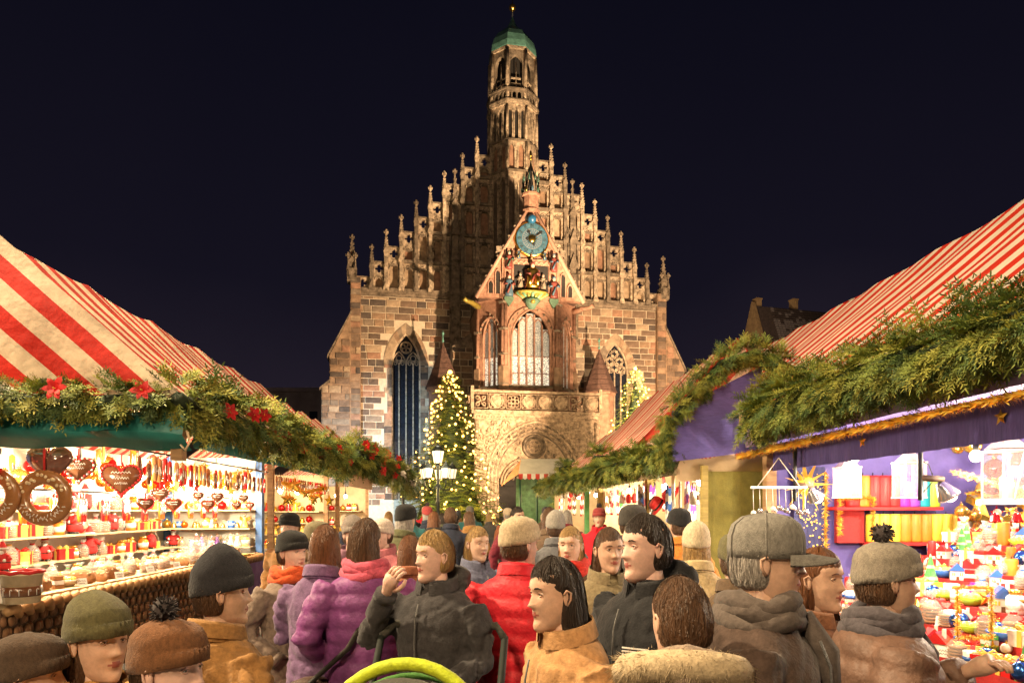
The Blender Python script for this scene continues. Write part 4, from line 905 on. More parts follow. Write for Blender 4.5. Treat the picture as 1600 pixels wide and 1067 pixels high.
for x, y, e in ((3.6, 3.0, 150), (3.7, 4.4, 140), (4.2, 5.6, 100), (3.2, 5.7, 60), (5.4, 5.9, 80)): bulb(x, y, 2.2, e, 'bright bulb under the violet ceiling of the candle stall', (1, .80, .55), group='bulbs of the candle stall')
# ---- right stalls two and three
R2 = stall('accessories stall with projecting blue-purple end panel and fir garlands')
cloth('roof_cloth', 2.05, 2.55, 3.56, 4.12, 9.3, 14.6, ST_F, R2, .05, 5, nv=12, seed=21); cloth('roof_cloth', 5.1, 2.5, 3.56, 4.12, 9.3, 14.6, ST_F, R2, .05, 5, seed=22); cloth('canopy_cloth', 2.05, 2.55, 2.95, 3.12, 7.05, 9.3, ST_F, R2, .03, 2, nv=6, seed=23)
V = [(1.99, 7.0, 2.24), (2.95, 7.0, 2.36), (2.95, 7.0, 3.25), (1.99, 7.0, 2.76)]
m = MB(); n_ = 10; VV = []; F = []
for i in range(n_+1):
    for j in range(n_+1):
        a = i/n_; b = j/n_; p = [(V[0][k]*(1-a) + V[1][k]*a)*(1-b) + (V[3][k]*(1-a) + V[2][k]*a)*b for k in range(3)]; p[1] += .02*math.sin(a*5 + b*3); VV.append(p)
for i in range(n_):
    for j in range(n_): a = i*(n_+1)+j; F.append((a, a+n_+1, a+n_+2, a+1))
m.add(VV, F, 0, True).build('end_panel', mat('blue_purple_panel', (.17,.14,.50), .75, var=.15, scale=14, stretch=(1,1,4), bump=.25, bscale=40), R2)
gable_cloth(2.07, 2.55, 3.56, 4.12, 5.1, 9.32, ST_F, R2, 16)
sw = MB(); V = []; F = []                               # gathered cream cloth below the panel
for i in range(31):
    f = i/30; x = 2.08 + 1.5*f; 
    for j in range(7): v = j/6; V.append((x, 7.02 + .08*math.sin(f*9 + v*3)*v + .1*v, 2.26 + .14*f - (.20 + .10*math.sin(math.pi*f))*v + .015*math.sin(f*25 + v*4)))
for i in range(30):
    for j in range(6): a = i*7+j; F.append((a, a+1, a+8, a+7))
sw.add(V, F, 0, True).build('gathered_cloth', LINEN, R2)
drape('valance', (2.1, 7.1), (2.0, 14.4), 2.5, 2.12, LINEN, R2, 16, .03)
MB().box(2.35, 3.3, 6.98, 7.02, .3, 2.14).build('olive_screen', OLIVE, R2); MB().box(2.30, 2.36, 6.96, 7.04, 0, 2.2).build('post', KHAKI, R2)
for y in (10.2, 14.4): MB().box(2.5, 2.64, y-.08, y+.08, 0, 2.4).build('post', KHAKI, R2)
MB().box(4.5, 4.6, 7.1, 14.4, 0, 2.6).build('back_wall', WHITEB, R2); MB().box(2.6, 4.5, 14.3, 14.4, 0, 2.5).build('end_wall', SHELFB, R2)
MB().box(2.5, 3.3, 7.2, 14.3, .9, .96).build('counter_top', SHELFB, R2); drape('skirt_cloth', (2.48, 7.2), (2.48, 14.3), .92, .05, LINEN, R2, 22)
MB().tube([(2.55, 7.1, 2.2), (2.5, 14.3, 2.2)], .012, 6).build('hanging_rail', BLK, R2)
MB().box(2.1, 2.13, 10.9, 11.7, 2.10, 2.22).build('name_board', mat('cream_sign', (.6,.5,.3), .6), R2)
for y in (7.9, 9.2, 11, 12.4, 13.6): bulb(3.0, y, 2.12, 95, 'bright bulb above the counter of the accessories stall', group='bulbs of the accessories stall')
R3 = stall('far stall with red-striped roof and red hat display at the right row end')
cloth('roof_cloth', 1.95, 2.5, 3.9, 4.05, 14.8, 21, ST_R, R3, .06, 5, seed=31); cloth('roof_cloth', 5.9, 2.5, 3.9, 4.05, 14.8, 21, ST_R, R3, .06, 5, seed=32)
MB().box(4.3, 4.4, 14.8, 21, 0, 2.6).build('back_wall', WHITEB, R3); MB().box(2.3, 4.3, 20.9, 21, 0, 2.5).build('end_wall', SHELFB, R3); MB().box(2.3, 3.1, 15, 20.9, .9, .96).build('counter_top', SHELFB, R3)
MB().box(2.3, 2.4, 14.9, 15.0, 0, 2.5).build('post', mat('green_paint_post', (.10,.32,.10), .5), R3)
for y in (15.6, 17, 18.5, 20): bulb(2.9, y, 2.1, 40, 'bright bulb in the far stall with red hats', group='bulbs of the far right stall')
# ---- kiosk before the portal
K = empty('kiosk', Matrix.Translation((1.05, 25.5, 0)) @ Matrix.Rotation(R(4), 4, 'Z'), 'little kiosk with white roof and red-white scalloped edge before the portal', 'kiosk')
WR = mat('white_canvas', (.62,.58,.54), .8, var=.12, scale=3); RR_ = mat('red_canvas', (.45,.04,.03), .8)
MB().add([(-.9, -1.2, 3.0), (1.5, -1.2, 3.0), (1.2, 0, 3.62), (-.7, 0, 3.62), (-.9, 1.2, 3.0), (1.5, 1.2, 3.0)], [(0,1,2,3), (3,2,5,4), (0,3,4), (1,5,2)]).build('roof_cloth', WR, K)
m = MB()
for i in range(16): x = -.9 + 2.4*i/16; m.add([(x, -1.22, 3.0), (x+.15, -1.22, 3.0), (x+.15, -1.22, 2.84), (x+.075, -1.22, 2.79), (x, -1.22, 2.84)], [(0,4,3,2,1)], i % 2)
m.build('scalloped_edge', [RR_, WR], K)
MB().add([(-1.55, -1.6, 2.55), (-.92, -1.2, 2.98), (-.72, 0, 3.6), (-1.4, .3, 2.6)], [(0,1,2,3)]).build('side_flap', mat('orange_canvas', (.5,.2,.1), .8), K)
for x in (-.85, -.25, 1.4): MB().tube([(x, -1.15, 0), (x, -1.15, 2.98)], .05, 6).build('post', mat('dark_green_paint', (.02,.07,.04), .5), K)
MB().box(-.85, 1.4, .6, .7, 0, 2.9).build('back_wall', mat('green_panel', (.05,.12,.06), .6, var=.5, scale=7), K); MB().box(-.8, 1.4, -1.1, -.6, .9, .98).build('counter_top', SHELFB, K)
lamp('kiosk_lamp', 'POINT', (1.3, 24.9, 2.5), 60, WARM, .1)
# ================================================================== garlands on the stalls
random.seed(21)
RIB = mat('poinsettia_red', (.62,.012,.012), .55, var=.2, scale=12); YST = mat('stamen_yellow', (.7,.5,.05), .5)
def poinsettia(g, loc, s, facing):
    m = MB()
    for ringi, (n, L, tilt) in enumerate(((6, 1.0, .15), (5, .7, .4))):
        for k in range(n):
            a = k*2*math.pi/n + ringi*.5 + random.uniform(-.15, .15); c, sn = math.cos(a), math.sin(a); Lk = L*s*random.uniform(.85, 1.1); wd = Lk*.27
            pts = [(0, 0), (.45, 1), (.75, .75), (1, 0)]; V = []; F = []
            for r_, ww in pts:
                for sg in (-1, 1): V.append((c*r_*Lk - sn*sg*ww*wd, sn*r_*Lk + c*sg*ww*wd, tilt*r_*Lk + (.06 if ww else 0)*Lk + random.uniform(-.02, .02)*s))
            for i in range(3): F.append((2*i, 2*i+1, 2*i+3, 2*i+2))
            m.add(V, F, 0)
    for k in range(4): m.ball((random.uniform(-.1,.1)*s, random.uniform(-.1,.1)*s, .16*s), .05*s, 5, 4, 1)
    o = m.build('poinsettia', [RIB, YST], g); o.location = loc; o.rotation_euler = Vector(facing).to_track_quat('Z', 'Y').to_euler(); return o
G = garland([(-4.9, 4.88, 2.52), (-3.6, 4.86, 2.50), (-2.2, 4.86, 2.50)], .10, 230, 'fir garland with red poinsettias across the end of the gingerbread stall', SP_MID, .5, size=.62)
for x, z in ((-3.35, 2.47), (-2.85, 2.56), (-2.28, 2.55), (-3.42, 2.46)): poinsettia(G, Vector((x+4.9, -.16, z-2.52)), .085 if x < -2.4 else .075, (random.uniform(-.2,.2), -1, .1))
G = garland([(-2.12, 4.9, 2.52), (-2.08, 7.6, 2.48), (-2.06, 10.9, 2.44)], .135, 175, 'fir garland with red poinsettias along the aisle edge of the gingerbread stall', SP_MID, .4, size=.85)
for i in range(13): poinsettia(G, Vector((.0 + random.uniform(.10,.2), .5 + i*.45 + random.uniform(-.1,.1), random.uniform(-.14, .14) - i*.006)), .075, (.8, -.6, random.uniform(-.1,.3)))
G = garland([(-2.0, 11.0, 2.62), (-2.0, 13, 2.58), (-1.98, 15.4, 2.5)], .17, 140, 'full fir garland with red poinsettias on the ornament stall', SP_MID, .4, size=1.0)
for i in range(12): poinsettia(G, Vector((random.uniform(.12,.25), .1 + i*.34, random.uniform(-.2, .22))), .10, (.8, -.7, random.uniform(-.1,.3)))
G = garland([(-1.95, 15.6, 2.55), (-1.95, 18, 2.45), (-1.95, 20.2, 2.35)], .19, 110, 'fir garland with small white blossoms on the far left stall', SP_MID, .4, size=1.1)
me = None
for i in range(14):
    m = MB()
    for k in range(5): a = k*1.256; m.ball((.04*math.cos(a), -.02, .04*math.sin(a)), .035, 5, 4)
    o = m.build('blossom', mat('white_blossom', (.75,.68,.6), .6), G); o.location = (random.uniform(.12,.24), .1+i*.3, random.uniform(-.18,.2))
garland([(2.58, 1.9, 2.62), (2.56, 3.3, 2.62), (2.56, 4.3, 2.62), (2.56, 5.4, 2.63), (2.58, 6.35, 2.63)], (.11,.12,.15,.17), 420, 'thick fir garland along the eave of the candle stall', SP_FINE, .6, size=.85)
garland([(2.0, 6.95, 2.72), (2.5, 6.93, 3.25), (2.8, 6.9, 3.36), (3.2, 6.9, 3.2)], .075, 380, 'fir garland over the blue-purple end panel of the accessories stall', SP_FINE, .3, size=.6)
garland([(3.10, 6.86, 3.2), (3.04, 6.85, 2.8), (3.02, 6.85, 2.5)], .12, 330, 'hanging tuft of fir at the corner of the blue-purple panel', SP_FINE, .9, size=.8)
garland([(1.93, 6.98, 2.72), (1.91, 7.0, 2.25)], .05, 380, 'upright fir garland at the outer edge of the blue-purple panel', SP_FINE, .7, size=.5)
garland([(2.0, 7.05, 2.36), (1.96, 9.5, 2.33), (1.94, 14.5, 2.30)], .13, 210, 'fir garland along the eave of the accessories stall', SP_MID, .6, size=.68)
garland([(1.88, 14.6, 2.36), (1.86, 17.5, 2.34), (1.84, 21, 2.32)], .14, 140, 'fir garland along the eave of the far right stall', SP_MID, .6, size=.8)
for x, y, z, l in ((1.95, 11.0, 2.62, 'dark fir clump topping the accessories stall garland'), (1.9, 15.2, 2.72, 'dark fir clump topping the far right garland')):
    garland([(x-.1, y, z-.08), (x+.15, y+.1, z-.05)], .13, 420, l, SP_MID, .3, size=.7)
garland([(1.75, 23.9, 2.9), (1.9, 23.9, 2.2), (1.9, 23.9, 1.6)], .28, 260, 'fir greenery hung on the kiosk post', SP_MID, .5, Matrix.Identity(4), size=1.4)
# ------------------------------------------------------------------ tinsel
TINS = [mat('gold_tinsel', (.80,.34,.02), .35, .15, var=.2), mat('gold_tinsel_light', (.90,.58,.10), .3, .3)]
def tinsel(pts, rad, dens, label, M=AISLE_M):
    V = []; F = []; mi = []; o = Vector(pts[0])
    for a, b in zip(pts[:-1], pts[1:]):
        a, b = Vector(a)-o, Vector(b)-o; L = (b-a).length
        for i in range(int(L*dens)):
            p = a + (b-a)*random.random(); d = Vector((random.gauss(0,1), random.gauss(0,1), random.gauss(0,1))).normalized()*rad*random.uniform(.5, 1.1); s = d.orthogonal().normalized()*rad*.13
            k = len(V); V.extend([p-s, p+s, p+d]); F.append((k, k+1, k+2)); mi.append(random.randint(0,1))
    return tag(npmesh('tinsel_garland', V, F, TINS, None, mi), label, 'tinsel'), V, o, M
def tinsel_at(pts, rad, dens, label, M=AISLE_M):
    ob, V, o, M = tinsel(pts, rad, dens, label, M); ob.matrix_world = M @ Matrix.Translation(o); return ob
tinsel_at([(2.60, 1.9, 2.31), (2.60, 4.2, 2.295), (2.62, 6.8, 2.28)], .06, 1500, 'gold tinsel rope along the purple valance of the candle stall')
tinsel_at([(3.36, 6.5, 2.12), (3.36, 6.5, 1.5), (3.36, 6.5, 1.1)], .05, 900, 'gold tinsel hanging down beside the star-print cloth')
tinsel_at([(3.45, 6.4, 1.5), (3.45, 6.4, 1.86), (3.78, 6.4, 1.86), (3.78, 6.4, 1.5)], .045, 900, 'gold tinsel looped round a red candle shelf panel')
tinsel_at([(4.15, 5.8, 2.08), (4.5, 5.6, 1.92), (4.75, 5.4, 1.9)], .05, 900, 'gold tinsel swag on the violet wall of the candle stall')
tinsel_at([(3.85, 4.8, 1.75), (4.0, 4.6, 1.5), (4.1, 4.5, 1.42)], .05, 900, 'gold tinsel trailing down over the heaped counter')
tinsel_at([(2.85, 3.95, 1.28), (3.06, 3.95, 1.28), (3.06, 3.95, .98), (2.85, 3.95, .98), (2.85, 3.95, 1.28)], .032, 1400, 'square gold tinsel frame standing among goods on the counter')
tinsel_at([(-3.3, 11.6, 2.2), (-3.3, 13, 2.05), (-3.3, 14.8, 2.2)], .07, 500, 'gold tinsel swag in the ornament stall')
tinsel_at([(-4.6, 10.7, 2.35), (-4.0, 10.7, 2.25), (-3.5, 10.7, 2.35)], .05, 600, 'gold tinsel above the shelves of the gingerbread stall')
# ================================================================== goods
random.seed(5)
PAL = {'red': (.55,.02,.02), 'orange': (.75,.20,.02), 'yellow': (.80,.52,.05), 'gold': (.80,.50,.10), 'green': (.06,.28,.06), 'blue': (.04,.13,.45), 'teal': (.01,.30,.36), 'magenta': (.50,.03,.35), 'purple': (.20,.05,.38),
       'white': (.78,.74,.68), 'brown': (.15,.06,.025), 'ginger': (.30,.13,.045), 'silver': (.6,.6,.62), 'pink': (.70,.20,.28), 'cream': (.70,.56,.36), 'black': (.02,.02,.022), 'grey': (.22,.21,.20), 'lime': (.35,.55,.04)}
def cm(c, kind='gloss'):
    k = {'gloss': dict(rough=.25, coat=.4), 'matt': dict(rough=.75), 'metal': dict(rough=.22, metal=.85), 'wax': dict(rough=.45, spec=.4)}[kind]
    return mat('%s_%s' % (c, kind), PAL[c], var=.15, scale=15, **k)
CELLO = mat('cellophane', (.80,.76,.70), .10, var=.08, alpha=.20); WHI = cm('white', 'matt'); CASEG = mat('case_glass', (.8,.85,.85), .05, var=.02, alpha=.10)
def squiggle(mb, x0, x1, z, y, amp, n, mi, r=.004):
    mb.tube([(x0 + (x1-x0)*i/(n*2), y, z + amp*(1 if i % 2 else -1)*random.uniform(.5, 1)) for i in range(n*2+1)], r, 4, mi)
def heart_pts(s, n=28):
    o = []
    for i in range(n):
        t = 2*math.pi*i/n; o.append((s*math.sin(t)**3, s*(.8125*math.cos(t) - .3125*math.cos(2*t) - .125*math.cos(3*t) - .0625*math.cos(4*t))))
    return o
def mk(kind, c):
    m = MB(); A = cm(c); W = WHI
    if kind == 'bauble':
        m.ball((0,0,.05), .05, 14, 10); m.lathe([(.012, .098), (.012, .112)], n=8, mi=1); m.tube([(.008*math.cos(a*.8), 0, .118+.008*math.sin(a*.8)) for a in range(8)], .002, 4, 1); return m, [cm(c, 'metal'), cm('gold', 'metal')]
    if kind == 'candle':
        m.lathe([(.034, 0), (.036, .01), (.036, .15), (.032, .16), (.01, .155)], n=16); m.tube([(0,0,.155), (.002,0,.175)], .003, 4, 1); return m, [cm(c, 'wax'), cm('black', 'matt')]
    if kind == 'cone_candle':
        V = []; F = []; n = 6; L = 12
        for i in range(L+1):
            f = i/L
            for j in range(n): a = j*2*math.pi/n + f*1.4; r = .07*(1-f)+.004; V.append((r*math.cos(a), r*math.sin(a), .30*f))
        for i in range(L):
            for j in range(n): F.append((i*n+j, i*n+(j+1) % n, (i+1)*n+(j+1) % n, (i+1)*n+j))
        for f in range(len(F)): pass
        m.add(V, F, 0); m.m = [(0 if (i//n) % 4 < 3 else 1) for i in range(L*n)]; m.tube([(0,0,.30), (0,0,.325)], .003, 4, 2); return m, [cm(c, 'wax'), cm('cream', 'wax'), cm('black', 'matt')]
    if kind == 'gift_box':
        m.box(-.06,.06,-.05,.05,0,.07); m.box(-.064,.064,-.054,.054,.068,.09,0); m.box(-.012,.012,-.056,.056,.001,.092,1); m.box(-.066,.066,-.010,.010,.001,.0915,1)
        for s in (-1, 1): m.tube([(0,0,.09), (.03*s,0,.115), (.05*s,.0,.105), (.03*s,0,.095), (0,0,.092)], .007, 5, 1)
        return m, [A, cm('gold' if c != 'gold' else 'red')]
    if kind == 'mug':
        m.lathe([(.034,0),(.042,.01),(.045,.09),(.041,.092),(.038,.012)], n=16); m.tube([(.044,0,.075),(.07,0,.07),(.075,0,.045),(.06,0,.02),(.042,0,.02)], .007, 6); m.lathe([(.0462,.035),(.0468,.06)], n=16, mi=1); return m, [A, cm('blue' if c == 'white' else 'white')]
    if kind == 'cottage':                                 # ceramic tea-light house
        m.box(-.05,.05,-.04,.04,0,.075); m.prism([(-.06,.072),(.06,.072),(0,.135)][::-1], -.048, .048, 1); m.box(.018,.034,-.01,.006,.1,.15,0)
        for x in (-.026,.026):
            m.box(x-.011,x+.011,-.0425,-.039,.035,.058,2); m.box(x-.002,x+.002,-.044,-.0422,.035,.058,0)
        m.box(-.01,.01,-.0425,-.039,.001,.03,3); return m, [cm('white'), A, cm('yellow'), cm('brown')]
    if kind == 'star':
        P = []
        for i in range(10): a = math.pi/2 + i*math.pi/5; r = .07 if i % 2 == 0 else .03; P.append((r*math.cos(a), .07 + r*math.sin(a)))
        V = [(x,0,z) for x,z in P] + [(0,-.018,.07),(0,.018,.07)]; m.add(V, [(i,(i+1) % 10,10) for i in range(10)] + [((i+1) % 10,i,11) for i in range(10)]); return m, [cm(c, 'metal')]
    if kind == 'santa':
        m.lathe([(.05,.02),(.062,.04),(.058,.10),(.04,.15),(.02,.16)], n=14); m.lathe([(.056,.075),(.062,.08),(.056,.09)], n=14, mi=3); m.ball((0,-.005,.178), .032, 10, 8, 2); m.ball((0,-.022,.162), .028, 8, 6, 1, (1,.8,1.1)); m.lathe([(.036,.192),(.036,.205),(.025,.225),(.006,.262)], n=12); m.lathe([(.038,.19),(.042,.198),(.037,.206)], n=12, mi=1); m.ball((.004,0,.266), .013, 6, 5, 1)
        for s in (-1,1): m.tube([(.045*s,0,.14),(.075*s,-.02,.11),(.055*s,-.05,.10)], [.018,.017,.013], 6, 0); m.ball((.053*s,-.055,.10), .014, 6, 5, 1); m.ball((.028*s,-.01,.012), .026, 8, 5, 3, (1,1.4,.6)); m.ball((.011*s,-.034,.184), .004, 5, 4, 3)
        return m, [cm('red','matt'), WHI, mat('figurine_skin', (.55,.32,.22), .6), cm('black')]
    if kind == 'angel':
        m.lathe([(.05,0),(.045,.02),(.02,.10),(.024,.12),(.008,.13)], n=12); m.ball((0,0,.148), .02, 8, 6, 1)
        for s in (-1,1): m.prism([(.008*s,.07),(.07*s,.10),(.06*s,.14),(.02*s,.12)], .012, .016, 2)
        return m, [A, mat('figurine_skin', (.55,.32,.22), .6), cm('gold','metal')]
    if kind == 'cookie_bag':
        m.lathe([(.05,0),(.058,.03),(.055,.09),(.03,.125),(.012,.14),(.035,.18)], n=10, mi=0, sm=True); m.lathe([(.016,.134),(.018,.14),(.016,.147)], n=8, mi=2)
        for i in range(5): m.lathe([(.0,0),(.045,.002),(.045,.012),(.0,.014)], (random.uniform(-.004,.004), random.uniform(-.004,.004), .006+i*.018), 10, 1)
        return m, [CELLO, cm('ginger','matt'), A]
    if kind == 'jar':
        m.lathe([(.04,0),(.045,.01),(.045,.09),(.03,.105),(.03,.11)], n=14); m.lathe([(.034,.108),(.035,.13),(.0,.132)], n=14, mi=1); m.lathe([(.0455,.025),(.0457,.07)], n=14, mi=2); return m, [A, cm('gold','metal'), WHI]
    if kind == 'bowl':
        m.lathe([(.03,0),(.05,.015),(.075,.05),(.07,.052),(.045,.02),(.0,.015)], n=16); 
        for i in range(7): a = i*.9; m.ball((.04*math.cos(a)*(i>0), .04*math.sin(a)*(i>0), .05), .022, 7, 5, 1)
        return m, [A, cm('gold' if c != 'gold' else 'red')]
    if kind == 'loaf':
        m.lathe([(.0,-.0),(.05,.02),(.065,.07),(.06,.13),(.035,.18),(.0,.19)], n=12, sx=1, sy=.62); m.xf(Matrix.Translation((-.09,0,.045)) @ Matrix.Rotation(R(90),4,'Y'))
        for i in range(3): m.tube([(-.04+.05*i,-.04,.075),(-.02+.05*i,.03,.085)], .007, 5, 1)
        return m, [mat('%s_crust' % c, PAL[c], .7, var=.4, scale=20, bump=.4), cm('cream','matt')]
    if kind == 'bell':
        m.lathe([(.045,0),(.036,.015),(.028,.05),(.018,.07),(.0,.075)], n=14); m.ball((0,0,.002), .01, 6, 5); m.tube([(.01*math.cos(a*.8),0,.083+.01*math.sin(a*.8)) for a in range(8)], .002, 4); return m, [cm(c,'metal')]
    if kind == 'biscuit_stick':                            # long hanging gingerbread
        m.lathe([(.0,0),(.022,.01),(.028,.1),(.024,.22),(.0,.24)], n=10, sy=.5); squiggle(m, -.015, .015, .12, -.016, .06, 3, 1); m.tube([(0,0,.235),(0,0,.30)], .002, 4, 1); return m, [A, WHI]
    if kind == 'soap_stack':
        for i in range(3): m.box(-.045+.004*i,.045-.003*i,-.03,.03,.031*i,.031*i+.028, i % 2)
        return m, [A, WHI]
    raise KeyError(kind)
CACHE = {}
NM = {'bauble':'bauble','candle':'pillar_candle','cone_candle':'cone_candle','gift_box':'gift_box','mug':'mug','cottage':'tealight_house','star':'star_ornament','santa':'santa_figure','angel':'angel_figure','cookie_bag':'cookie_bag','jar':'jar','bowl':'bowl','loaf':'loaf','bell':'bell','biscuit_stick':'gingerbread_stick','soap_stack':'soap_stack'}
DESC = {'bauble':'glossy bauble','candle':'pillar candle','cone_candle':'twisted cone candle','gift_box':'ribbon-tied gift box','mug':'ceramic mug','cottage':'tea-light house with %s roof','star':'pointed star ornament','santa':'santa figurine in red coat','angel':'small winged angel figurine in %s','cookie_bag':'biscuit bag with %s tie','jar':'lidded jar','bowl':'little bowl of baubles','loaf':'crusty loaf','bell':'small metal bell','biscuit_stick':'long iced gingerbread stick','soap_stack':'stack of soap bars'}
CATS = {'bauble':'bauble','candle':'candle','cone_candle':'candle','gift_box':'gift box','mug':'mug','cottage':'candle house','star':'star','santa':'figurine','angel':'figurine','cookie_bag':'biscuit bag','jar':'jar','bowl':'bowl','loaf':'bread','bell':'bell','biscuit_stick':'gingerbread','soap_stack':'soap'}
def item(kind, c, x, y, z, where, s=1.0, rz=0, M=AISLE_M, rx=0):
    k = (kind, c)
    if k not in CACHE:
        mb, ms = mk(kind, c); o = mb.build(NM[kind], ms); CACHE[k] = o.data; bpy.data.objects.remove(o)
    o = link(NM[kind], CACHE[k]); o.matrix_world = M @ Matrix.Translation((x, y, z)) @ Matrix.Rotation(rz, 4, 'Z') @ Matrix.Rotation(rx, 4, 'X') @ Matrix.Scale(s, 4)
    d = DESC[kind]; cc = {'ginger': 'golden-brown'}.get(c, c); lab = (d % cc) if '%s' in d else (d if kind == 'santa' else '%s %s' % (cc, d)); lab = '%s %s' % (lab, where)
    return tag(o, lab, CATS[kind], lab.replace(' on the', 's on the', 1) if False else '%s, all alike' % lab)
def pick(*a): return random.choice(a)
# gingerbread stall counter and shelves
W1 = 'on the gingerbread counter'
for row, (x, z) in enumerate(((-3.55, 1.08), (-3.75, 1.08), (-3.95, 1.08))):
    W1 = 'in the %s row of the gingerbread counter' % ('front', 'middle', 'rear')[row]
    y = 5.3 + row*.07
    while y < 10.4:
        kd, c = pick(('cookie_bag','red'), ('cookie_bag','gold'), ('cookie_bag','white'), ('loaf','ginger'), ('bowl','orange'), ('jar','cream'), ('santa','red'), ('cookie_bag','green')) if row else pick(('cookie_bag','white'), ('loaf','ginger'), ('cookie_bag','gold'), ('bowl','cream'), ('soap_stack','ginger'))
        item(kd, c, x + random.uniform(-.03,.03), y, z, W1, random.uniform(.9, 1.25), random.uniform(0,6)); y += random.uniform(.15, .24)
W2 = 'on the shelves of the gingerbread stall'
for lv, z in zip(('lowest', 'middle', 'top'), (1.18, 1.46, 1.74)):
    x = -4.8
    while x < -3.58:
        kd, c = pick(('bauble','gold'), ('bauble','red'), ('angel','white'), ('angel','gold'), ('santa','red'), ('bauble','silver'), ('bell','gold'), ('mug','blue'), ('bauble','orange'), ('jar','gold'), ('angel','purple'))
        item(kd, c, x, 10.68 + random.uniform(-.06,.08), z, 'on the %s end-wall shelf of the gingerbread stall' % lv, random.uniform(1.0, 1.35), random.uniform(-.5,.5)); x += random.uniform(.075, .12)
    y = 6.2
    while y < 10.4:
        kd, c = pick(('cookie_bag','red'), ('gift_box','red'), ('jar','orange'), ('santa','red'), ('cookie_bag','gold'), ('bowl','red'), ('gift_box','gold'))
        item(kd, c, -4.74 + random.uniform(-.05,.05), y, z, 'on the %s back shelf of the gingerbread stall' % lv, random.uniform(1.1, 1.5), random.uniform(0,6)); y += random.uniform(.16, .26)
W3 = 'hanging from the rail of the gingerbread stall'
y = 6.75
while y < 10.7:
    c = pick('red','ginger','brown','red','ginger','orange'); item('biscuit_stick', c, -3.3 + random.uniform(-.03,.03), y, 2.02 + random.uniform(-.03,.02), W3, random.uniform(.85, 1.1), random.uniform(-.6,.6) + 1.0); y += random.uniform(.07, .15)
for y in np.arange(6.0, 10.6, .42): 
    for k in range(3): item('biscuit_stick', pick('red','orange'), -3.9, float(y) + k*.045, 1.62, 'bundled on the inner rail of the gingerbread stall', 1.0, 1.4)
# ---- individual pieces of the gingerbread stall
def gingerbread_heart(x, y, z, s, label, edge, rz):
    t = empty('gingerbread_heart', AISLE_M @ Matrix.Translation((x, y, z)) @ Matrix.Rotation(rz, 4, 'Z'), label, 'gingerbread')
    A = heart_pts(s); B = [(a*.93, b*.93) for a, b in A]; m = MB(); n = len(A)
    V = [(a, -.0, b) for a, b in A] + [(a, -.028, b) for a, b in B] + [(0, -.042, 0)] + [(a, .0, b) for a, b in A]
    F = [(i, (i+1) % n, n+(i+1) % n, n+i) for i in range(n)] + [(n+i, n+(i+1) % n, 2*n) for i in range(n)]
    m.add(V, F, 0, True); m.prism(A[::-1], 0, .012); m.build('gingerbread', cm('brown') if edge != 'none' else mat('foil_heart', (.16,.07,.05), .16, coat=1.0, var=.15), t)
    if edge != 'none':
        m = MB()
        for i, (a, b) in enumerate(heart_pts(s*.92, 44)): m.ball((a, -.034, b), s*.075, 6, 4, i % 2 if edge == 'two' else 0)
        m.build('icing_border', [cm('red','matt'), WHI], t)
        m = MB()
        for k in range(3 if s > .14 else 2): squiggle(m, -s*.45 + k*s*.08, s*.45 - k*s*.08, s*.30 - k*s*.28, -.046, s*.06, 6, 0)
        m.build('icing_script', WHI, t)
    MB().tube([(0, -.01, s*.5), (0, -.005, s*1.3)], .006, 5).build('ribbon', cm('red','matt'), t)
    return t
gingerbread_heart(-3.13, 5.12, 2.09, .155, 'plain glossy brown gingerbread heart on red ribbon above the biscuit rings', 'none', .1)
gingerbread_heart(-3.28, 5.75, 2.08, .125, 'small gingerbread heart with dotted red-white icing rim', 'two', .25)
gingerbread_heart(-3.28, 6.42, 2.03, .175, 'large gingerbread heart with red icing rim and white script', 'red', .3)
def biscuit_ring(x, y, z, r, label):
    t = empty('gingerbread_ring', AISLE_M @ Matrix.Translation((x, y, z)), label, 'gingerbread'); m = MB()
    m.tube([(a, 0, b) for a, b in ring(0, 0, r, 30)], r*.36, 10, 0, True, closed=True); m.xf(Matrix.Scale(.55, 4, (0,1,0))); m.build('ring_dough', cm('ginger'), t)
    m = MB()
    for k in range(26): a = R(200 + k*5.4); rr = r*(1 + .05*math.sin(k*2.3)); m.tube([(rr*math.cos(a), -r*.2, rr*math.sin(a)), ((rr+.02*(1 if k % 2 else -1))*math.cos(a+.06), -r*.2, (rr+.02*(1 if k % 2 else -1))*math.sin(a+.06))], .004, 4)
    m.build('icing_script', WHI, t); m = MB()
    for k in range(16): a = R(20 + k*10); m.ball((r*math.cos(a)*random.uniform(.85,1.15), -r*.19, r*math.sin(a)*random.uniform(.85,1.15)), r*.09, 6, 4, 0, (1,.6,1))
    m.build('almond', cm('cream','matt'), t); MB().tube([(0,0,r*1.2),(0,0,r*1.2+.25)], .008, 5).build('ribbon', cm('red','matt'), t)
biscuit_ring(-3.13, 5.06, 1.83, .15, 'iced gingerbread ring with almonds hanging below the plain heart'); biscuit_ring(-3.47, 5.02, 1.85, .15, 'iced gingerbread ring with red bow beside its twin at the stall end')
m = MB()
for s in (-1, 1): m.tube([(0,0,0),(.07*s,-.01,.05),(.10*s,0,0),(.06*s,.01,-.03),(0,0,0)], .022, 6); m.tube([(0,0,0),(.05*s,-.01,-.13)], [.02,.028], 5)
o = m.build('ribbon_bow', cm('red','matt')); o.matrix_world = AISLE_M @ Matrix.Translation((-3.47, 4.95, 2.03)); tag(o, 'red ribbon bow on the gingerbread ring at the stall end', 'bow')
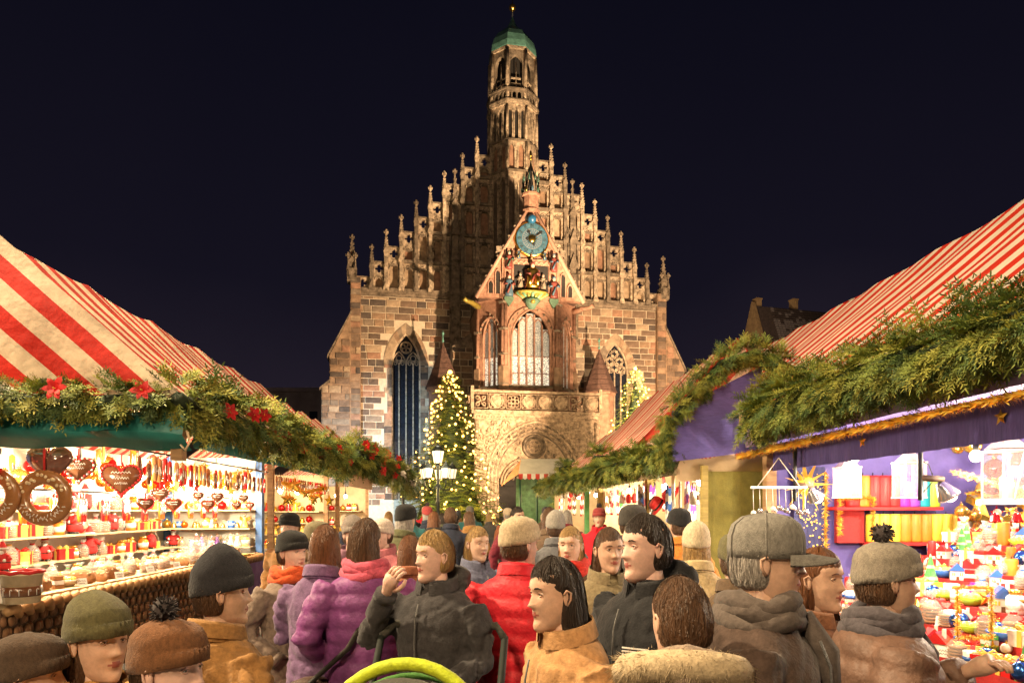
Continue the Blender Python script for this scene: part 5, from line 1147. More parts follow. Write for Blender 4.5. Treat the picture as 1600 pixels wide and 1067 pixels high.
# bucket with printed candy canes, santa holding a green wreath, fox-like hand puppet etc.
t = empty('candy_bucket', AISLE_M @ Matrix.Translation((-3.28, 5.05, 1.08)), 'pale tub with dark band of candy canes, red yarn rope along its rim', 'bucket')
MB().lathe([(.11,0),(.13,.2),(.138,.2),(.138,.215),(.125,.2)], n=24).build('tub', cm('cream'), t); MB().lathe([(.1165,.05),(.124,.12)], n=24).build('printed_band', cm('brown'), t)
for k in range(14):
    a = k*2*math.pi/14; M_ = Matrix.Rotation(a, 4, 'Z') @ Matrix.Translation((0, -.125, .06)); m = MB().tube([(0,0,0),(0,0,.035),(.005,0,.045),(.012,0,.045),(.015,0,.036)], .003, 4); m.xf(M_); m.build('candy_cane', WHI, t)
MB().tube([(.135*math.cos(a*.4), .135*math.sin(a*.4), .222 + .006*math.sin(a*3)) for a in range(16)], .014, 6, closed=True).build('yarn_rope', cm('red','matt'), t)
o = item('santa', 'red', -3.42, 5.06, 1.30, 'holding a green wreath, on a box behind the candy tub', .85, 0)
m = MB().tube([(a, 0, b) for a, b in ring(0,0,.035,16)], .014, 6, closed=True); o = m.build('toy_wreath', mat('bright_green', (.02,.45,.06), .4)); o.matrix_world = AISLE_M @ Matrix.Translation((-3.45, 4.99, 1.40)); tag(o, 'bright green toy wreath held before the santa figure', 'wreath')
MB_ = MB().box(-.09,.09,-.07,.07,0,.22); o = MB_.build('carton', cm('white','matt')); o.matrix_world = AISLE_M @ Matrix.Translation((-3.42, 5.08, 1.08)); tag(o, 'white carton under the santa figure with wreath', 'box')
# glass show case at the far end of the counter
t = empty('glass_case', AISLE_M @ Matrix.Translation((-3.5, 9.3, 1.08)), 'low glass display case of golden biscuits at the counter end', 'display case')
GL = mat('clear_glass', (.9,.95,.93), .03, trans=1.0, var=.02); MB().box(-.2,.2,-.7,.7,0,.03).build('tray', cm('gold','matt'), t)
for nm, b in (('glass_panel', (-.2,-.19,-.7,.7,.03,.3)), ('glass_panel', (.19,.2,-.7,.7,.03,.3)), ('glass_panel', (-.19,.19,-.7,-.69,.03,.3)), ('glass_panel', (-.19,.19,.69,.7,.03,.3)), ('glass_panel', (-.2,.2,-.7,.7,.3,.31))): MB().box(*b).build(nm, CASEG, t)
for y in np.arange(8.75, 9.9, .14): item('loaf', 'ginger', -3.5, float(y), 1.11, 'inside the glass case', .9, random.uniform(-.5,.5))
# ---- ornament stalls on the left
for y0, y1, zz, wh in ((11.4, 15.2, 1.0, 'in the ornament stall with golden stars'), (15.9, 19.8, 1.0, 'in the far left stall')):
    for x in (-3.5, -3.75, -4.0):
        y = y0
        while y < y1: kd, c = pick(('bauble','gold'), ('angel','gold'), ('gift_box','red'), ('candle','yellow'), ('bauble','red'), ('jar','yellow'), ('bauble','silver')); item(kd, c, x, y, zz, wh, random.uniform(1.2, 1.7), random.random()*6); y += random.uniform(.2, .34)
for z in (1.2, 1.45, 1.7):
    x = -4.8
    while x < -3.6: item(pick('bauble','angel','bell'), pick('gold','red','yellow') if z > 1.3 else 'gold', x, 15.2, z, 'on the back shelf of the ornament stall', 1.5); x += .15
for i in range(16): item('star', pick('gold','yellow'), -3.3 + random.uniform(-.1,.1), 11.5 + i*.25, 1.85 + random.uniform(-.1,.25), 'hanging in the ornament stall', random.uniform(1.2, 2.2), random.uniform(0,1.5))
for y in np.arange(11.4, 15.2, .14): item('biscuit_stick', pick('red','ginger','cream'), -3.34, float(y), 2.06, 'hanging in the ornament stall', 1.0, 1.2)
for z in (1.3, 1.7):
    for x in np.arange(-4.4, -3.5, .16): item(pick('bauble','jar'), pick('gold','red'), float(x), 19.75, z, 'on the far left stall shelf', 1.6)
# ---- candle stall: the heaped steps
W5 = 'on the stepped counter of the candle stall'
OPT = [('cottage','blue'), ('cottage','red'), ('cottage','white'), ('gift_box','red'), ('gift_box','gold'), ('bowl','blue'), ('bowl','red'), ('mug','white'), ('cookie_bag','red'), ('cookie_bag','blue'), ('candle','orange'), ('candle','red'), ('jar','white'), ('bauble','blue'), ('bauble','red'), ('soap_stack','yellow'), ('soap_stack','red'), ('cottage','purple'), ('gift_box','white'), ('bowl','lime'), ('cookie_bag','lime'), ('star','gold')]
for i in range(6):
    for sub in (0, 1):
        y = 2.2 + random.random()*.1
        while y < 6.1:
            kd, c = random.choice(OPT); item(kd, c, 2.97 + .27*i + sub*.12, y, .80 + .13*i, 'on the %s step of the candle counter%s' % (('lowest','second','third','fourth','fifth','topmost')[i], ', front edge' if not sub else ''), random.uniform(.85, 1.3), random.uniform(-.6,.6) - .8); y += random.uniform(.11, .17)
for x, y, z, c, s in ((3.0, 3.35, .80, 'red', 1.0), (3.06, 3.18, .80, 'green', 1.15), (2.97, 3.5, .80, 'blue', .7), (3.02, 3.0, .80, 'orange', .8), (3.0, 3.62, .80, 'green', .7)): item('cone_candle', c, x, y, z, 'standing tall at the front of the candle counter', s*1.1)
for i, c in enumerate(('magenta','purple','magenta','teal','blue')): item('candle', c, 3.62 + .05*i, 4.0 - i*.06, 1.20, 'standing upright in a row on the candle counter', 1.5)
# end wall: shelves with rows of tall candles
MB().box(3.40, 4.45, 6.36, 6.6, 1.74, 1.77).build('shelf', cm('red','matt'), R1); MB().box(3.75, 4.75, 6.36, 6.6, 1.40, 1.43).build('shelf', cm('red','matt'), R1); MB().box(4.9, 6.2, 6.3, 6.6, 1.86, 1.89).build('shelf', SHELFB, R1); MB().box(3.48, 3.75, 6.5, 6.56, 1.42, 1.86).build('red_panel', MATS['red_cloth'], R1)
for i in range(9): item('candle', ('red','orange','red','red','red','magenta','purple','teal','lime')[i] , 3.62 + .10*i, 6.48, 1.77, 'in the upper row on the candle stall wall', 1.9)
for i in range(9): item('candle', pick('yellow','yellow','orange'), 3.82 + .105*i, 6.48, 1.43, 'in the lower row on the candle stall wall', 1.7)
for i in range(7): item(pick('gift_box','cottage'), 'red', 5.0 + .17*i, 6.45, 1.89, 'on the upper wall shelf of the candle stall', 1.3)
drape('star_print_cloth', (3.05, 6.5), (3.36, 6.5), 2.16, .9, mat('navy_cloth', (.03,.03,.10), .8), R1, 5, .015)
m = MB()
for i in range(150): m.ball((3.06 + random.random()*.3, 6.46, .95 + random.random()*1.15), random.uniform(.006,.013), 5, 3, 0, (1,.3,1))
tag(m.build('star_print', cm('gold','matt'), R1), kind='stuff')
def lantern_box(x, y, z, s, label):
    t = empty('hanging_lantern', AISLE_M @ Matrix.Translation((x, y, z)), label, 'lantern'); m = MB()
    for a in (-1, 1):
        for b in (-1, 1): m.box(a*.075*s-.006, a*.075*s+.006, b*.075*s-.006, b*.075*s+.006, 0, .26*s)
    for zz in (0, .255*s): m.box(-.085*s,.085*s,-.085*s,.085*s, zz, zz+.012)
    m.lathe([(.1*s,.27*s),(.03*s,.34*s),(.01,.36*s)], n=4, a0=math.pi/4, sm=False); m.tube([(0,0,.36*s),(0,0,.36*s+.3)], .004, 4); m.build('lantern_frame', mat('white_metal', (.62,.5,.42), .4), t)
    MB().box(-.07*s,.07*s,-.07*s,.07*s,.012,.25*s).build('lantern_glass', CASEG, t); MB().lathe([(.03*s,.012),(.03*s,.12*s)], n=10).build('candle', cm('cream','wax'), t)
lantern_box(3.30, 6.0, 1.85, 1.05, 'white glass lantern hanging beside the gold tinsel'); lantern_box(3.62, 5.6, 1.84, 1.15, 'white glass lantern hanging before the red candles'); lantern_box(4.15, 5.2, 1.82, 1.5, 'large copper-tinted glass lantern hanging before the violet wall')
# big golden paper star, small stars on the valance
m = MB(); V = []; F = []
for k in range(11):
    a = k*2*math.pi/11; b0, b1 = a-.22, a+.22; i = len(V); L = .27*random.uniform(.8,1.1); V += [(.07*math.cos(b0), 0, .07*math.sin(b0)), (L*math.cos(a), -.02, L*math.sin(a)), (.07*math.cos(b1), 0, .07*math.sin(b1)), (.06*math.cos(a), -.06, .06*math.sin(a)), (.06*math.cos(a), .05, .06*math.sin(a))]; F += [(i,i+1,i+3),(i+1,i+2,i+3),(i,i+4,i+1),(i+1,i+4,i+2)]
m.add(V, F); m.ball((0,0,0), .075, 10, 8); o = m.build('paper_star', mat('gold_paper', (.85,.48,.05), .4, .4, emit=(1,.5,.08), es=.35)); o.matrix_world = AISLE_M @ Matrix.Translation((3.02, 6.2, 1.98)); tag(o, 'large many-pointed golden paper star beside the olive screen', 'star')
for y in (6.05, 4.95, 3.6): item('star', 'gold', 2.84, y, 2.20, 'pinned on the purple valance', .75, -1.57)
# hanging rack with dangling bells (mobile)
t = empty('hanging_mobile', AISLE_M @ Matrix.Translation((2.62, 5.9, 0)), 'white wire rack of dangling bells and stars hung before the olive screen', 'mobile')
WMET = mat('white_wire', (.75,.7,.62), .35, .3)
MB().box(-.24,.26,-.012,.012,1.93,1.95).build('rack_bar', WMET, t)
for s in (-.18, .2): MB().tube([(s,0,1.95),(.01,0,2.2)], .004, 4).build('suspension_wire', WMET, t)
for i in range(9):
    x = -.22 + .058*i; L = random.uniform(.14,.22); MB().tube([(x,0,1.93),(x,-.01,1.93-L)], .003, 4).build('pendant_wire', WMET, t); m = MB().ball((x,-.01,1.93-L-.02), .026, 8, 6); m.ball((x+.02,-.02,1.93-L-.035), .016, 6, 5); m.build('pendant_bell', cm('silver','metal') if i % 3 else cm('white'), t)
# black poles with clamp spotlights
def clamp_lamp(x, y, zt, L, label, e):
    t = empty('clamp_lamp', AISLE_M @ Matrix.Translation((x, y, 0)), label, 'lamp')
    MB().tube([(0,0,zt),(0,0,zt-L)], .016, 8).build('pole', BLK, t); MB().tube([(0,0,zt-L*.72),(.16,0,zt-L*.74)], .022, 8).build('arm', DWOOD, t)
    m = MB().lathe([(.02,.0),(.035,-.02),(.07,-.10),(.075,-.12)], n=14); m.xf(Matrix.Translation((.13,-.01,zt-L*.78)) @ Matrix.Rotation(R(-35),4,'Y')); m.build('lamp_shade', cm('silver','metal'), t)
    m = MB().ball((.20,-.01,zt-L*.78-.085), .045, 10, 8); m.build('glass_bulb', HOT, t)
    MB().tube([(0,.0,zt-L*.5),(.08,.03,zt-L*.55),(.11,.02,zt-L*.75),(.02,0,zt-L*.9)], .004, 4).build('cable', BLK, t)
    lamp('clamp_light', 'POINT', A_(x+.22, y-.02, zt-L*.78-.16), e, (1,.88,.68), .06)
clamp_lamp(2.80, 5.95, 2.34, .52, 'spot lamp clamped to a black pole by the wire mobile', 30); clamp_lamp(3.02, 4.55, 2.36, .55, 'spot lamp on a black pole above the heaped candle counter', 55)
MB().box(3.35, 4.6, 4.42, 4.46, 1.78, 1.81).build('hook_rail', WMET, R1)
for x in (3.6, 4.3): MB().tube([(x, 4.44, 1.8), (x+.15, 4.44, 2.5)], .008, 6).build('rope', WMET, R1)
for i in range(7): item(pick('bell','star'), pick('gold','red'), 3.45 + .15*i, 4.42, 1.66, 'hooked under the white rail of the candle stall', .9)
# ---- accessories stalls on the right: hats, bags and scarves hanging
def felt_hat(c, x, y, z, where):
    k = ('hat', c)
    if k not in CACHE: o = MB().lathe([(.16,0),(.165,.008),(.10,.02),(.098,.09),(.08,.125),(.0,.13)], n=16).lathe([(.101,.022),(.1005,.045)], n=16, mi=1).build('felt_hat', [cm(c,'matt'), cm('black','matt')]); CACHE[k] = o.data; bpy.data.objects.remove(o)
    o = link('felt_hat', CACHE[k]); o.matrix_world = AISLE_M @ Matrix.Translation((x, y, z)) @ Matrix.Rotation(R(-55), 4, 'Y'); lab = '%s felt hat %s' % (c, where); tag(o, lab, 'hat', lab + ', all alike')
def scarf(c, x, y, z, where):
    k = ('scarf', c)
    if k not in CACHE:
        m = MB(); V = []; F = []
        for i in range(9):
            for j in range(9): V.append((-.07+.14*i/8, .012*math.sin(i*1.9+j*.3), -.42*j/8 + .02*math.sin(i)))
        for i in range(8):
            for j in range(8): a = i*9+j; F.append((a,a+9,a+10,a+1))
        m.add(V, F, 0, True); m.m = [(f//2) % 2 for f in range(64)]
        for i in range(8): m.tube([(-.065+.0175*i,0,-.42),(-.066+.0175*i,.003,-.47)], .004, 4, 0)
        o = m.build('scarf', [cm(c,'matt'), cm('white','matt') if c != 'white' else cm('grey','matt')]); CACHE[k] = o.data; bpy.data.objects.remove(o)
    o = link('scarf', CACHE[k]); o.matrix_world = AISLE_M @ Matrix.Translation((x, y, z)) @ Matrix.Rotation(random.uniform(.6,1.6), 4, 'Z'); lab = '%s fringed scarf %s' % (c, where); tag(o, lab, 'scarf', lab + ', all alike')
def handbag(c, x, y, z, where):
    k = ('bag', c)
    if k not in CACHE:
        m = MB().lathe([(.06,0),(.10,.02),(.11,.09),(.09,.15),(.06,.16)], n=14, sy=.45); m.tube([(-.07,0,.14),(-.05,0,.26),(.05,0,.26),(.07,0,.14)], .007, 5, 1); m.box(-.03,.03,-.058,-.048,.06,.12,1); o = m.build('handbag', [cm(c,'matt'), cm('brown')]); CACHE[k] = o.data; bpy.data.objects.remove(o)
    o = link('handbag', CACHE[k]); o.matrix_world = AISLE_M @ Matrix.Translation((x, y, z)) @ Matrix.Rotation(random.uniform(.5,1.3), 4, 'Z'); lab = '%s handbag %s' % (c, where); tag(o, lab, 'bag', lab + ', all alike')
wa = 'hanging in the accessories stall'
y = 7.3
while y < 10.6:
    f = pick(felt_hat, scarf, handbag, scarf); c = pick('white','purple','blue','pink','red','grey','cream','black','white'); f(c, 2.55 + random.uniform(-.08,.08), y, (2.15 if f is scarf else 1.92) + random.uniform(-.15,.04), wa); y += random.uniform(.13,.2)
while y < 14.2:
    f = pick(scarf, handbag); c = pick('white','cream','grey','brown','red','green'); f(c, 2.6 + random.uniform(-.05,.1), y, (2.1 if f is scarf else 1.85), wa); y += random.uniform(.2,.35)
for y in np.arange(7.4, 14.2, .24): handbag(pick('white','cream','grey','red','purple','black'), 2.8 + random.uniform(-.15,.15), float(y), .96, 'on the accessories counter')
for y in np.arange(15.2, 20.6, .3):
    pick(scarf, handbag)(pick('red','white','brown','cream'), 2.4, float(y), 2.05, 'hanging in the far right stall')
for i in range(5): felt_hat('red', 2.2 + .05*i, 15.0 + i*.35, 2.12, 'in the row under the far right eave')
for x in np.arange(.35, 2.3, .22): item(pick('bauble','jar','gift_box'), pick('red','white','pink'), float(x), 24.9, .98, 'on the kiosk counter', 1.6, 0, Matrix.Identity(4))

# more small things hanging behind the counters
for i in range(70):
    y = random.uniform(6.6, 10.3); item(pick('star','bauble','bell','biscuit_stick','bauble'), pick('gold','red','yellow','orange') , -4.5 + random.uniform(-.25,.45), y, random.uniform(1.95, 2.25), 'hanging over the shelves of the gingerbread stall', random.uniform(1.0,1.6), random.uniform(0,3))
for i in range(26): item('star', pick('gold','yellow'), -4.8 + i*.05, 10.62, random.uniform(1.95, 2.3), 'hanging on the end wall of the gingerbread stall', random.uniform(.9,1.5))
for i in range(46): item(pick('bauble','star','bell','angel'), pick('gold','red','gold'), 4.5 + random.uniform(0,1.6), 6.3 + random.uniform(-.2,.1), random.uniform(1.2, 2.3), 'hanging on the violet wall of the candle stall', random.uniform(1.0,1.9), random.uniform(-.5,.5))
MB().box(4.62, 6.6, 6.3, 6.6, 1.50, 1.53).build('shelf', cm('red','matt'), R1); MB().box(4.62, 6.6, 6.3, 6.6, 1.22, 1.25).build('shelf', cm('red','matt'), R1)
for z in (1.25, 1.53):
    x = 4.7
    while x < 6.5: item(pick('gift_box','candle','jar','cottage'), 'red' if random.random() < .6 else 'white', x, 6.42, z, 'on the right wall shelves of the candle stall', random.uniform(1.2,1.7)); x += .16
tinsel_at([(4.62, 6.26, 1.9), (5.4, 6.26, 1.84), (6.4, 6.26, 1.9)], .05, 900, 'gold tinsel along the upper wall shelf of the candle stall')
for i in range(60):
    st_ = random.randint(0, 5); item(pick('star','bauble','soap_stack','cookie_bag','cone_candle'), pick('red','orange','yellow','blue','white','green','magenta'), 2.97 + .27*st_ + random.uniform(0,.2), random.uniform(2.3, 6.0), .80 + .13*st_ + random.uniform(.05,.09), 'piled on the goods of the candle counter', random.uniform(.6,1.0), random.uniform(-2,2))

for i in range(9):
    s_ = random.uniform(.06, .10); gingerbread_heart(-3.3 - .05*(i % 3), 6.9 + i*.42, 1.80 + .1*(i % 2), s_, 'small iced gingerbread heart number-free among the hanging sticks' if False else 'little %s-rimmed gingerbread heart hanging below the gingerbread sticks' % ('red', 'red-white')[i % 2], ('red','two')[i % 2], .5)['group'] = 'little %s-rimmed hearts below the sticks' % ('red', 'red-white')[i % 2]
def price_card(x, y, z, rz, where):
    t = empty('price_card', AISLE_M @ Matrix.Translation((x, y, z)) @ Matrix.Rotation(rz, 4, 'Z') @ Matrix.Rotation(R(-18), 4, 'X'), 'small white handwritten price card ' + where, 'price card', 'price cards ' + where)
    MB().box(-.045,.045,-.002,.002,0,.065).build('card', cm('white','matt'), t); m = MB(); squiggle(m, -.03, .03, .042, -.003, .008, 4, 0, .002); squiggle(m, -.025, .02, .02, -.003, .006, 3, 0, .002); m.build('handwriting', cm('black','matt'), t)
for i in range(8): price_card(-3.46, 5.5 + i*.62, 1.085, 1.1, 'along the front of the gingerbread counter')
for i in range(9): price_card(2.94 + .27*(i % 4), 2.6 + i*.4, .81 + .13*(i % 4), -.9, 'stuck among the goods of the candle counter')
# ================================================================== people
random.seed(17)
def fab(name, c, **k): 
    d = dict(rough=.85, var=.26, scale=45, bump=.22, bscale=110, sheen=.12, spec=.2); d.update(k); return mat('cloth_' + name, c, **d)
SKIN = [mat('skin_fair', (.62,.41,.31), .5, var=.16, scale=30, bump=.06, bscale=160, spec=.35), mat('skin_tan', (.56,.35,.25), .5, var=.16, scale=30, bump=.06, bscale=160, spec=.35), mat('skin_rosy', (.66,.42,.34), .5, var=.16, scale=30, bump=.06, bscale=160, spec=.35)]
for m_ in SKIN: m_.node_tree.nodes['Principled BSDF'].inputs['Subsurface Weight'].default_value = .12; m_.node_tree.nodes['Principled BSDF'].inputs['Subsurface Radius'].default_value = (.02,.008,.004)
LIP = mat('lips', (.36,.11,.09), .45); EYEW = mat('eye_white', (.7,.68,.65), .3); IRIS = mat('iris', (.05,.035,.025), .2)
HAIR = {n: mat('hair_' + n, c, .45, var=.45, scale=30, stretch=(3,3,.5), bump=.8, bscale=80, spec=.4) for n, c in (('blond', (.42,.26,.10)), ('brown', (.10,.05,.025)), ('dark', (.028,.018,.013)), ('grey', (.32,.29,.26)), ('auburn', (.17,.065,.025)))}
ZT = [-.122,-.116,-.104,-.085,-.055,-.02,.02,.05,.08,.105,.117,.122]
HWT = [.004,.020,.036,.048,.0585,.0665,.0715,.0735,.067,.047,.025,.004]
FRT = [.050,.072,.081,.083,.083,.083,.083,.087,.077,.054,.028,.004]
BKT = [.004,.010,.022,.036,.056,.078,.092,.097,.088,.060,.032,.004]
def head(mb, q):
    """head with face, looking to -y, centre of the skull at the origin"""
    n, m = (64, 52) if q > 1 else (36, 28); V = []; F = []; mi = []
    gs = lambda d2, s: math.exp(-d2/(2*s*s))
    for i in range(m+1):
        z = .122*math.sin(-math.pi/2 + math.pi*i/m)*.999; hw, fr, bk = (float(np.interp(z, ZT, T)) for T in (HWT, FRT, BKT))
        for j in range(n):
            th = -math.pi/2 + 2*math.pi*(j/n + .10*math.sin(2*math.pi*j/n)/(2*math.pi)*-1); c, sn = math.cos(th), math.sin(th)
            x = hw*math.copysign(abs(c)**.9, c); y = (fr if sn < 0 else bk)*sn
            if sn < 0:
                f = min(1, -sn*1.5); tn = min(1, max(0, (.030 - z)/.052)); low = 1/(1 + math.exp(-(z+.029)/.0022))
                y -= f*low*(.003 + .0185*tn**1.3)*gs(x*x, .0058 + .0048*tn)*(1 if z < .034 else gs((z-.034)**2, .006))
                for s in (-1, 1):
                    y -= .007*f*gs((x-s*.0125)**2 + (z+.0225)**2, .0052)
                    y += .0095*f*gs((x-s*.029)**2*.8 + ((z-.017)*1.5)**2, .0115)
                    y -= .0045*f*gs((x-s*.043)**2 + (z+.018)**2, .019); y += .003*f*gs((x-s*.030)**2 + (z+.058)**2, .014)
                y -= .0045*f*gs(((z-.036)*1.8)**2 + (abs(x)-.026)**2*.25, .0085)
                y -= .0055*f*gs((x*.6)**2 + ((z+.0485)*2)**2, .0095) + .005*f*gs((x*.75)**2 + ((z+.0585)*2)**2, .0085) - .005*f*gs((x*.5)**2 + ((z+.0535)*5)**2, .007)
                y += .0035*f*gs((x*.6)**2 + ((z+.073)*1.6)**2, .010); y -= .006*f*gs((x*.8)**2 + (z+.098)**2, .014)
            V.append((x, y, z))
    for i in range(m):
        for j in range(n):
            F.append((i*n+j, i*n+(j+1) % n, (i+1)*n+(j+1) % n, (i+1)*n+j))
            c = [sum(V[k][a] for k in F[-1])/4 for a in range(3)]
            mi.append(1 if (c[1] < -.055 and abs(c[0]) < .021 and abs(c[2]+.0535) < .0085*(1 - (c[0]/.024)**2)) else 0)
    o = len(mb.v); mb.v.extend(V); mb.f.extend(tuple(k+o for k in f) for f in F); mb.m.extend(mi); mb.s.extend([True]*len(F))
    for s in (-1, 1):
        mb.ball((s*.029, -.0622, .0165), .0122, 12, 10, 2); mb.ball((s*.029, -.0690, .0165), .0060, 10, 8, 3)
        lid = lambda zz, dy: [(s*(.029 + .0125*t_), -.0735 + .0045*t_*t_ + dy, .0165 + zz*(1 - t_*t_)) for t_ in (-1.05,-.7,-.35,0,.35,.7,1.05)]
        mb.tube(lid(.0062, 0), [.002,.0034,.0042,.0044,.0042,.0034,.002], 6, 0); mb.tube(lid(.0045, -.0038), [.0006,.001,.0012,.0012,.0012,.001,.0008], 4, 4); mb.tube(lid(-.0062, .001), [.0015,.0028,.0032,.0034,.0032,.0028,.0015], 6, 0)
        mb.tube([(s*.013, -.0845, .0345), (s*.022, -.0855, .0385), (s*.033, -.0810, .0395), (s*.045, -.0720, .0350)], [.0022,.0032,.003,.0012], 5, 4)
        mb.ball((s*.0735, .008, .002), .026, 10, 8, 0, (.24, .60, 1.15)); mb.tube([(s*.076, -.007, .014), (s*.081, .002, .028), (s*.083, .017, .018), (s*.081, .016, -.004), (s*.076, .005, -.025)], .0042, 6, 0)
    mb.tube([(0, .012, -.055), (0, .020, -.11), (0, .035, -.19)], [.050, .054, .068], 16, 0)
def hairm(style, q):
    m = MB(); n, k = (96, 72) if q > 1 else (36, 26); V = []; F = []; sd = random.random()*50; part = random.choice((-.35, .3, .1))
    def sh(th, ph, ex=0):
        cx, cy, cz = math.cos(ph)*math.cos(th), math.cos(ph)*math.sin(th), math.sin(ph)
        line = .43 - .26*abs(cx)**2.5 - .06*math.exp(-((cx-part)/.3)**2)*-1; back = 1/(1 + math.exp(-(cy + .02 + .1*max(0, cz))*11)); top = 1/(1 + math.exp(-(cz - line)*13)); low = 1/(1 + math.exp(-(cz + (.58 if style != 'long' else .97))*12))
        cov = max(top, back*low); st = noise.noise(Vector((th*4.5 + sd, cz*1.4, sd)))*.55 + noise.noise(Vector((th*15, cz*2.2, sd)))*.35
        r = .82 + cov*(.285 + .06*st*cov**3 + ex); x, y, z = .0765*cx*r, .098*cy*r + .004, .124*cz*r
        if style == 'long' and cz < .3 and back > .25: g_ = (.3 - cz)*back; z -= g_*.19*(1 + .2*st); x *= 1 + .22*g_; y += .012*g_
        return Vector((x, y, z)), cov
    for i in range(k+1):
        for j in range(n): V.append(tuple(sh(2*math.pi*j/n, -math.pi/2 + math.pi*i/k)[0]))
    for i in range(k):
        for j in range(n): F.append((i*n+j, i*n+(j+1) % n, (i+1)*n+(j+1) % n, (i+1)*n+j))
    m.add(V, F, 0, True)
    for _ in range(620 if q > 1 else 140):                  # loose strands over the mass of hair
        th = random.uniform(0, 2*math.pi); front = math.sin(th) < -.15; dth = random.uniform(-.3, .3); ex = random.uniform(-.005, .04); pts = []
        p0 = random.uniform(.35, 1.2) if front else random.uniform(-.2, 1.35); ln = random.uniform(.4, .9) if front else random.uniform(.6, 1.4)
        for t_ in range(7):
            ph = min(1.5, p0 + ln*t_/6) if front else max(-1.5, p0 - ln*t_/6); p, cov = sh(th + dth*t_/6, ph, ex)
            if cov < .42:
                if front: continue
                break
            pts.append(p)
        if len(pts) < 3: continue
        if not front and random.random() < .5: pts[-1] += Vector((pts[-1].x, pts[-1].y, 0))*random.uniform(.02, .14)
        wd = .0019 if q > 1 else .004; Vs = []
        for t_, p in enumerate(pts):
            nx = Vector((-p.y, p.x, 0)); nx = nx.normalized() if nx.length > 1e-6 else Vector((1,0,0)); u_ = t_/(len(pts)-1); ww = wd*(.15 + .85*min(1, 4*u_*(1-u_) + .2)); Vs += [p - nx*ww, p + nx*ww]
        m.add(Vs, [(2*t_, 2*t_+1, 2*t_+3, 2*t_+2) for t_ in range(len(pts)-1)], 0, True)
    return m
def beanie(point=.0, pom=False, ribs=36, slouch=0):
    m = MB(); V = []; F = []; prof = [(1.05, .014), (1.09, .016), (1.10, .035), (1.10, .058), (1.055, .066), (1.06, .080), (1.01, .100), (.90, .118 + point*.1), (.70, .133 + point*.4), (.40, .143 + point*.8), (.08, .147 + point)]; n = ribs*2
    for i, (r, z) in enumerate(prof):
        for j in range(n):
            a = 2*math.pi*j/n; k = 1 + (.026 if j % 2 else -.016)*(1 if i < 5 else .7); zz = z + noise.noise(Vector((a*1.5, i*.6, point*40)))*.006
            V.append((.079*r*k*math.cos(a), .103*r*k*math.sin(a) + .006 + slouch*max(0, z-.1), zz + (.018*math.sin(a) * -1 if i < 4 else 0)))
    for i in range(len(prof)-1):
        for j in range(n): F.append((i*n+j, i*n+(j+1) % n, (i+1)*n+(j+1) % n, (i+1)*n+j))
    F.append(tuple((len(prof)-1)*n + j for j in range(n))); m.add(V, F, 0, True)
    if pom:
        for i in range(150):
            d = Vector((random.gauss(0,1), random.gauss(0,1), random.gauss(0,1))).normalized(); m.tube([Vector((0,.02,.172)), Vector((0,.02,.172)) + d*random.uniform(.034,.044)], [.005,.003], 3, 1, caps=False)
        m.ball((0,.02,.172), .032, 8, 6, 1)
    return m
def cap():
    m = MB(); prof = [(1.06,.018),(1.08,.045),(1.06,.080),(.95,.112),(.68,.134),(.3,.143),(.05,.145)]
    m.lathe([(r*.079, z) for r, z in prof], (0,.004,0), 28, 0, True, 1.0, 1.26)
    for k in range(6): a = k*math.pi/3; m.tube([(r*.0805*math.cos(a), .004 + r*.0805*1.26*math.sin(a), z) for r, z in prof], .002, 4, 0)
    V = []; F = []
    for i in range(13):
        a = R(-150 + 120*i/12)
        for j in range(5): r = 1 + .62*j/4*math.sin(math.pi*i/12)**.4; V.append((.089*math.cos(a)*(1+(r-1)*.35), .116*math.sin(a)*r, .030 - .012*j/4 - .018*abs(math.cos(a))*j/4)); V.append((V[-1][0], V[-1][1], V[-1][2]-.006))
    for i in range(12):
        for j in range(4): a = (i*5+j)*2; F += [(a, a+2, a+12, a+10), (a+1, a+11, a+13, a+3)]
        a = (i*5+4)*2; F.append((a, a+1, a+11, a+10))
    m.add(V, F, 0, True); m.ball((0,.004,.146), .008, 6, 4); return m
def hand(mb, w, d, side, curl=.5, mi=0, s=1.0):
    """palm, four fingers and a thumb growing from the wrist w along d"""
    d = Vector(d).normalized(); up = Vector((0,0,1)) if abs(d.z) < .8 else Vector((0,-1,0)); x = d.cross(up).normalized(); n = x.cross(d)
    P = lambda a, b, c: Vector(w) + (d*a + x*b*side + n*c)*s
    mb.tube([P(-.04,0,0), P(.0,0,0), P(.045,0,0), P(.085,.002,0)], [.024*s, .026*s, .036*s, .034*s], 10, mi, sx=1.0)
    for k, (b, L) in enumerate(((-.027,.066), (-.009,.075), (.009,.070), (.026,.054))):
        c = curl; a0 = Vector(P(.078,b,0)); dirs = [d*math.cos(c*t) - n*math.sin(c*t) for t in (.5,1.5,2.4)]; pts = [a0]
        for q, f in zip(dirs, (.45,.32,.23)): pts.append(pts[-1] + q*L*f*s)
        mb.tube(pts, [.0095*s,.009*s,.0085*s,.0065*s], 7, mi)
    mb.tube([P(.015,-.026,-.005), P(.04,-.048,-.012), P(.07,-.056,-.022), P(.092,-.05,-.030)], [.013*s,.0115*s,.0105*s,.008*s], 7, mi)
ARMS = {'down': ((.275,.03,1.13), (.27,-.06,.89)), 'pocket': ((.30,.07,1.14), (.20,-.13,.97)), 'push': ((.27,.0,1.13), (.19,-.30,1.03)), 'photo': ((.27,-.17,1.22), (.10,-.24,1.47)), 'hold': ((.27,-.02,1.12), (.07,-.27,1.17)), 'swing': ((.27,.12,1.14), (.25,.14,.90)), 'phone': ((.25,-.12,1.14), (.05,-.30,1.30))}
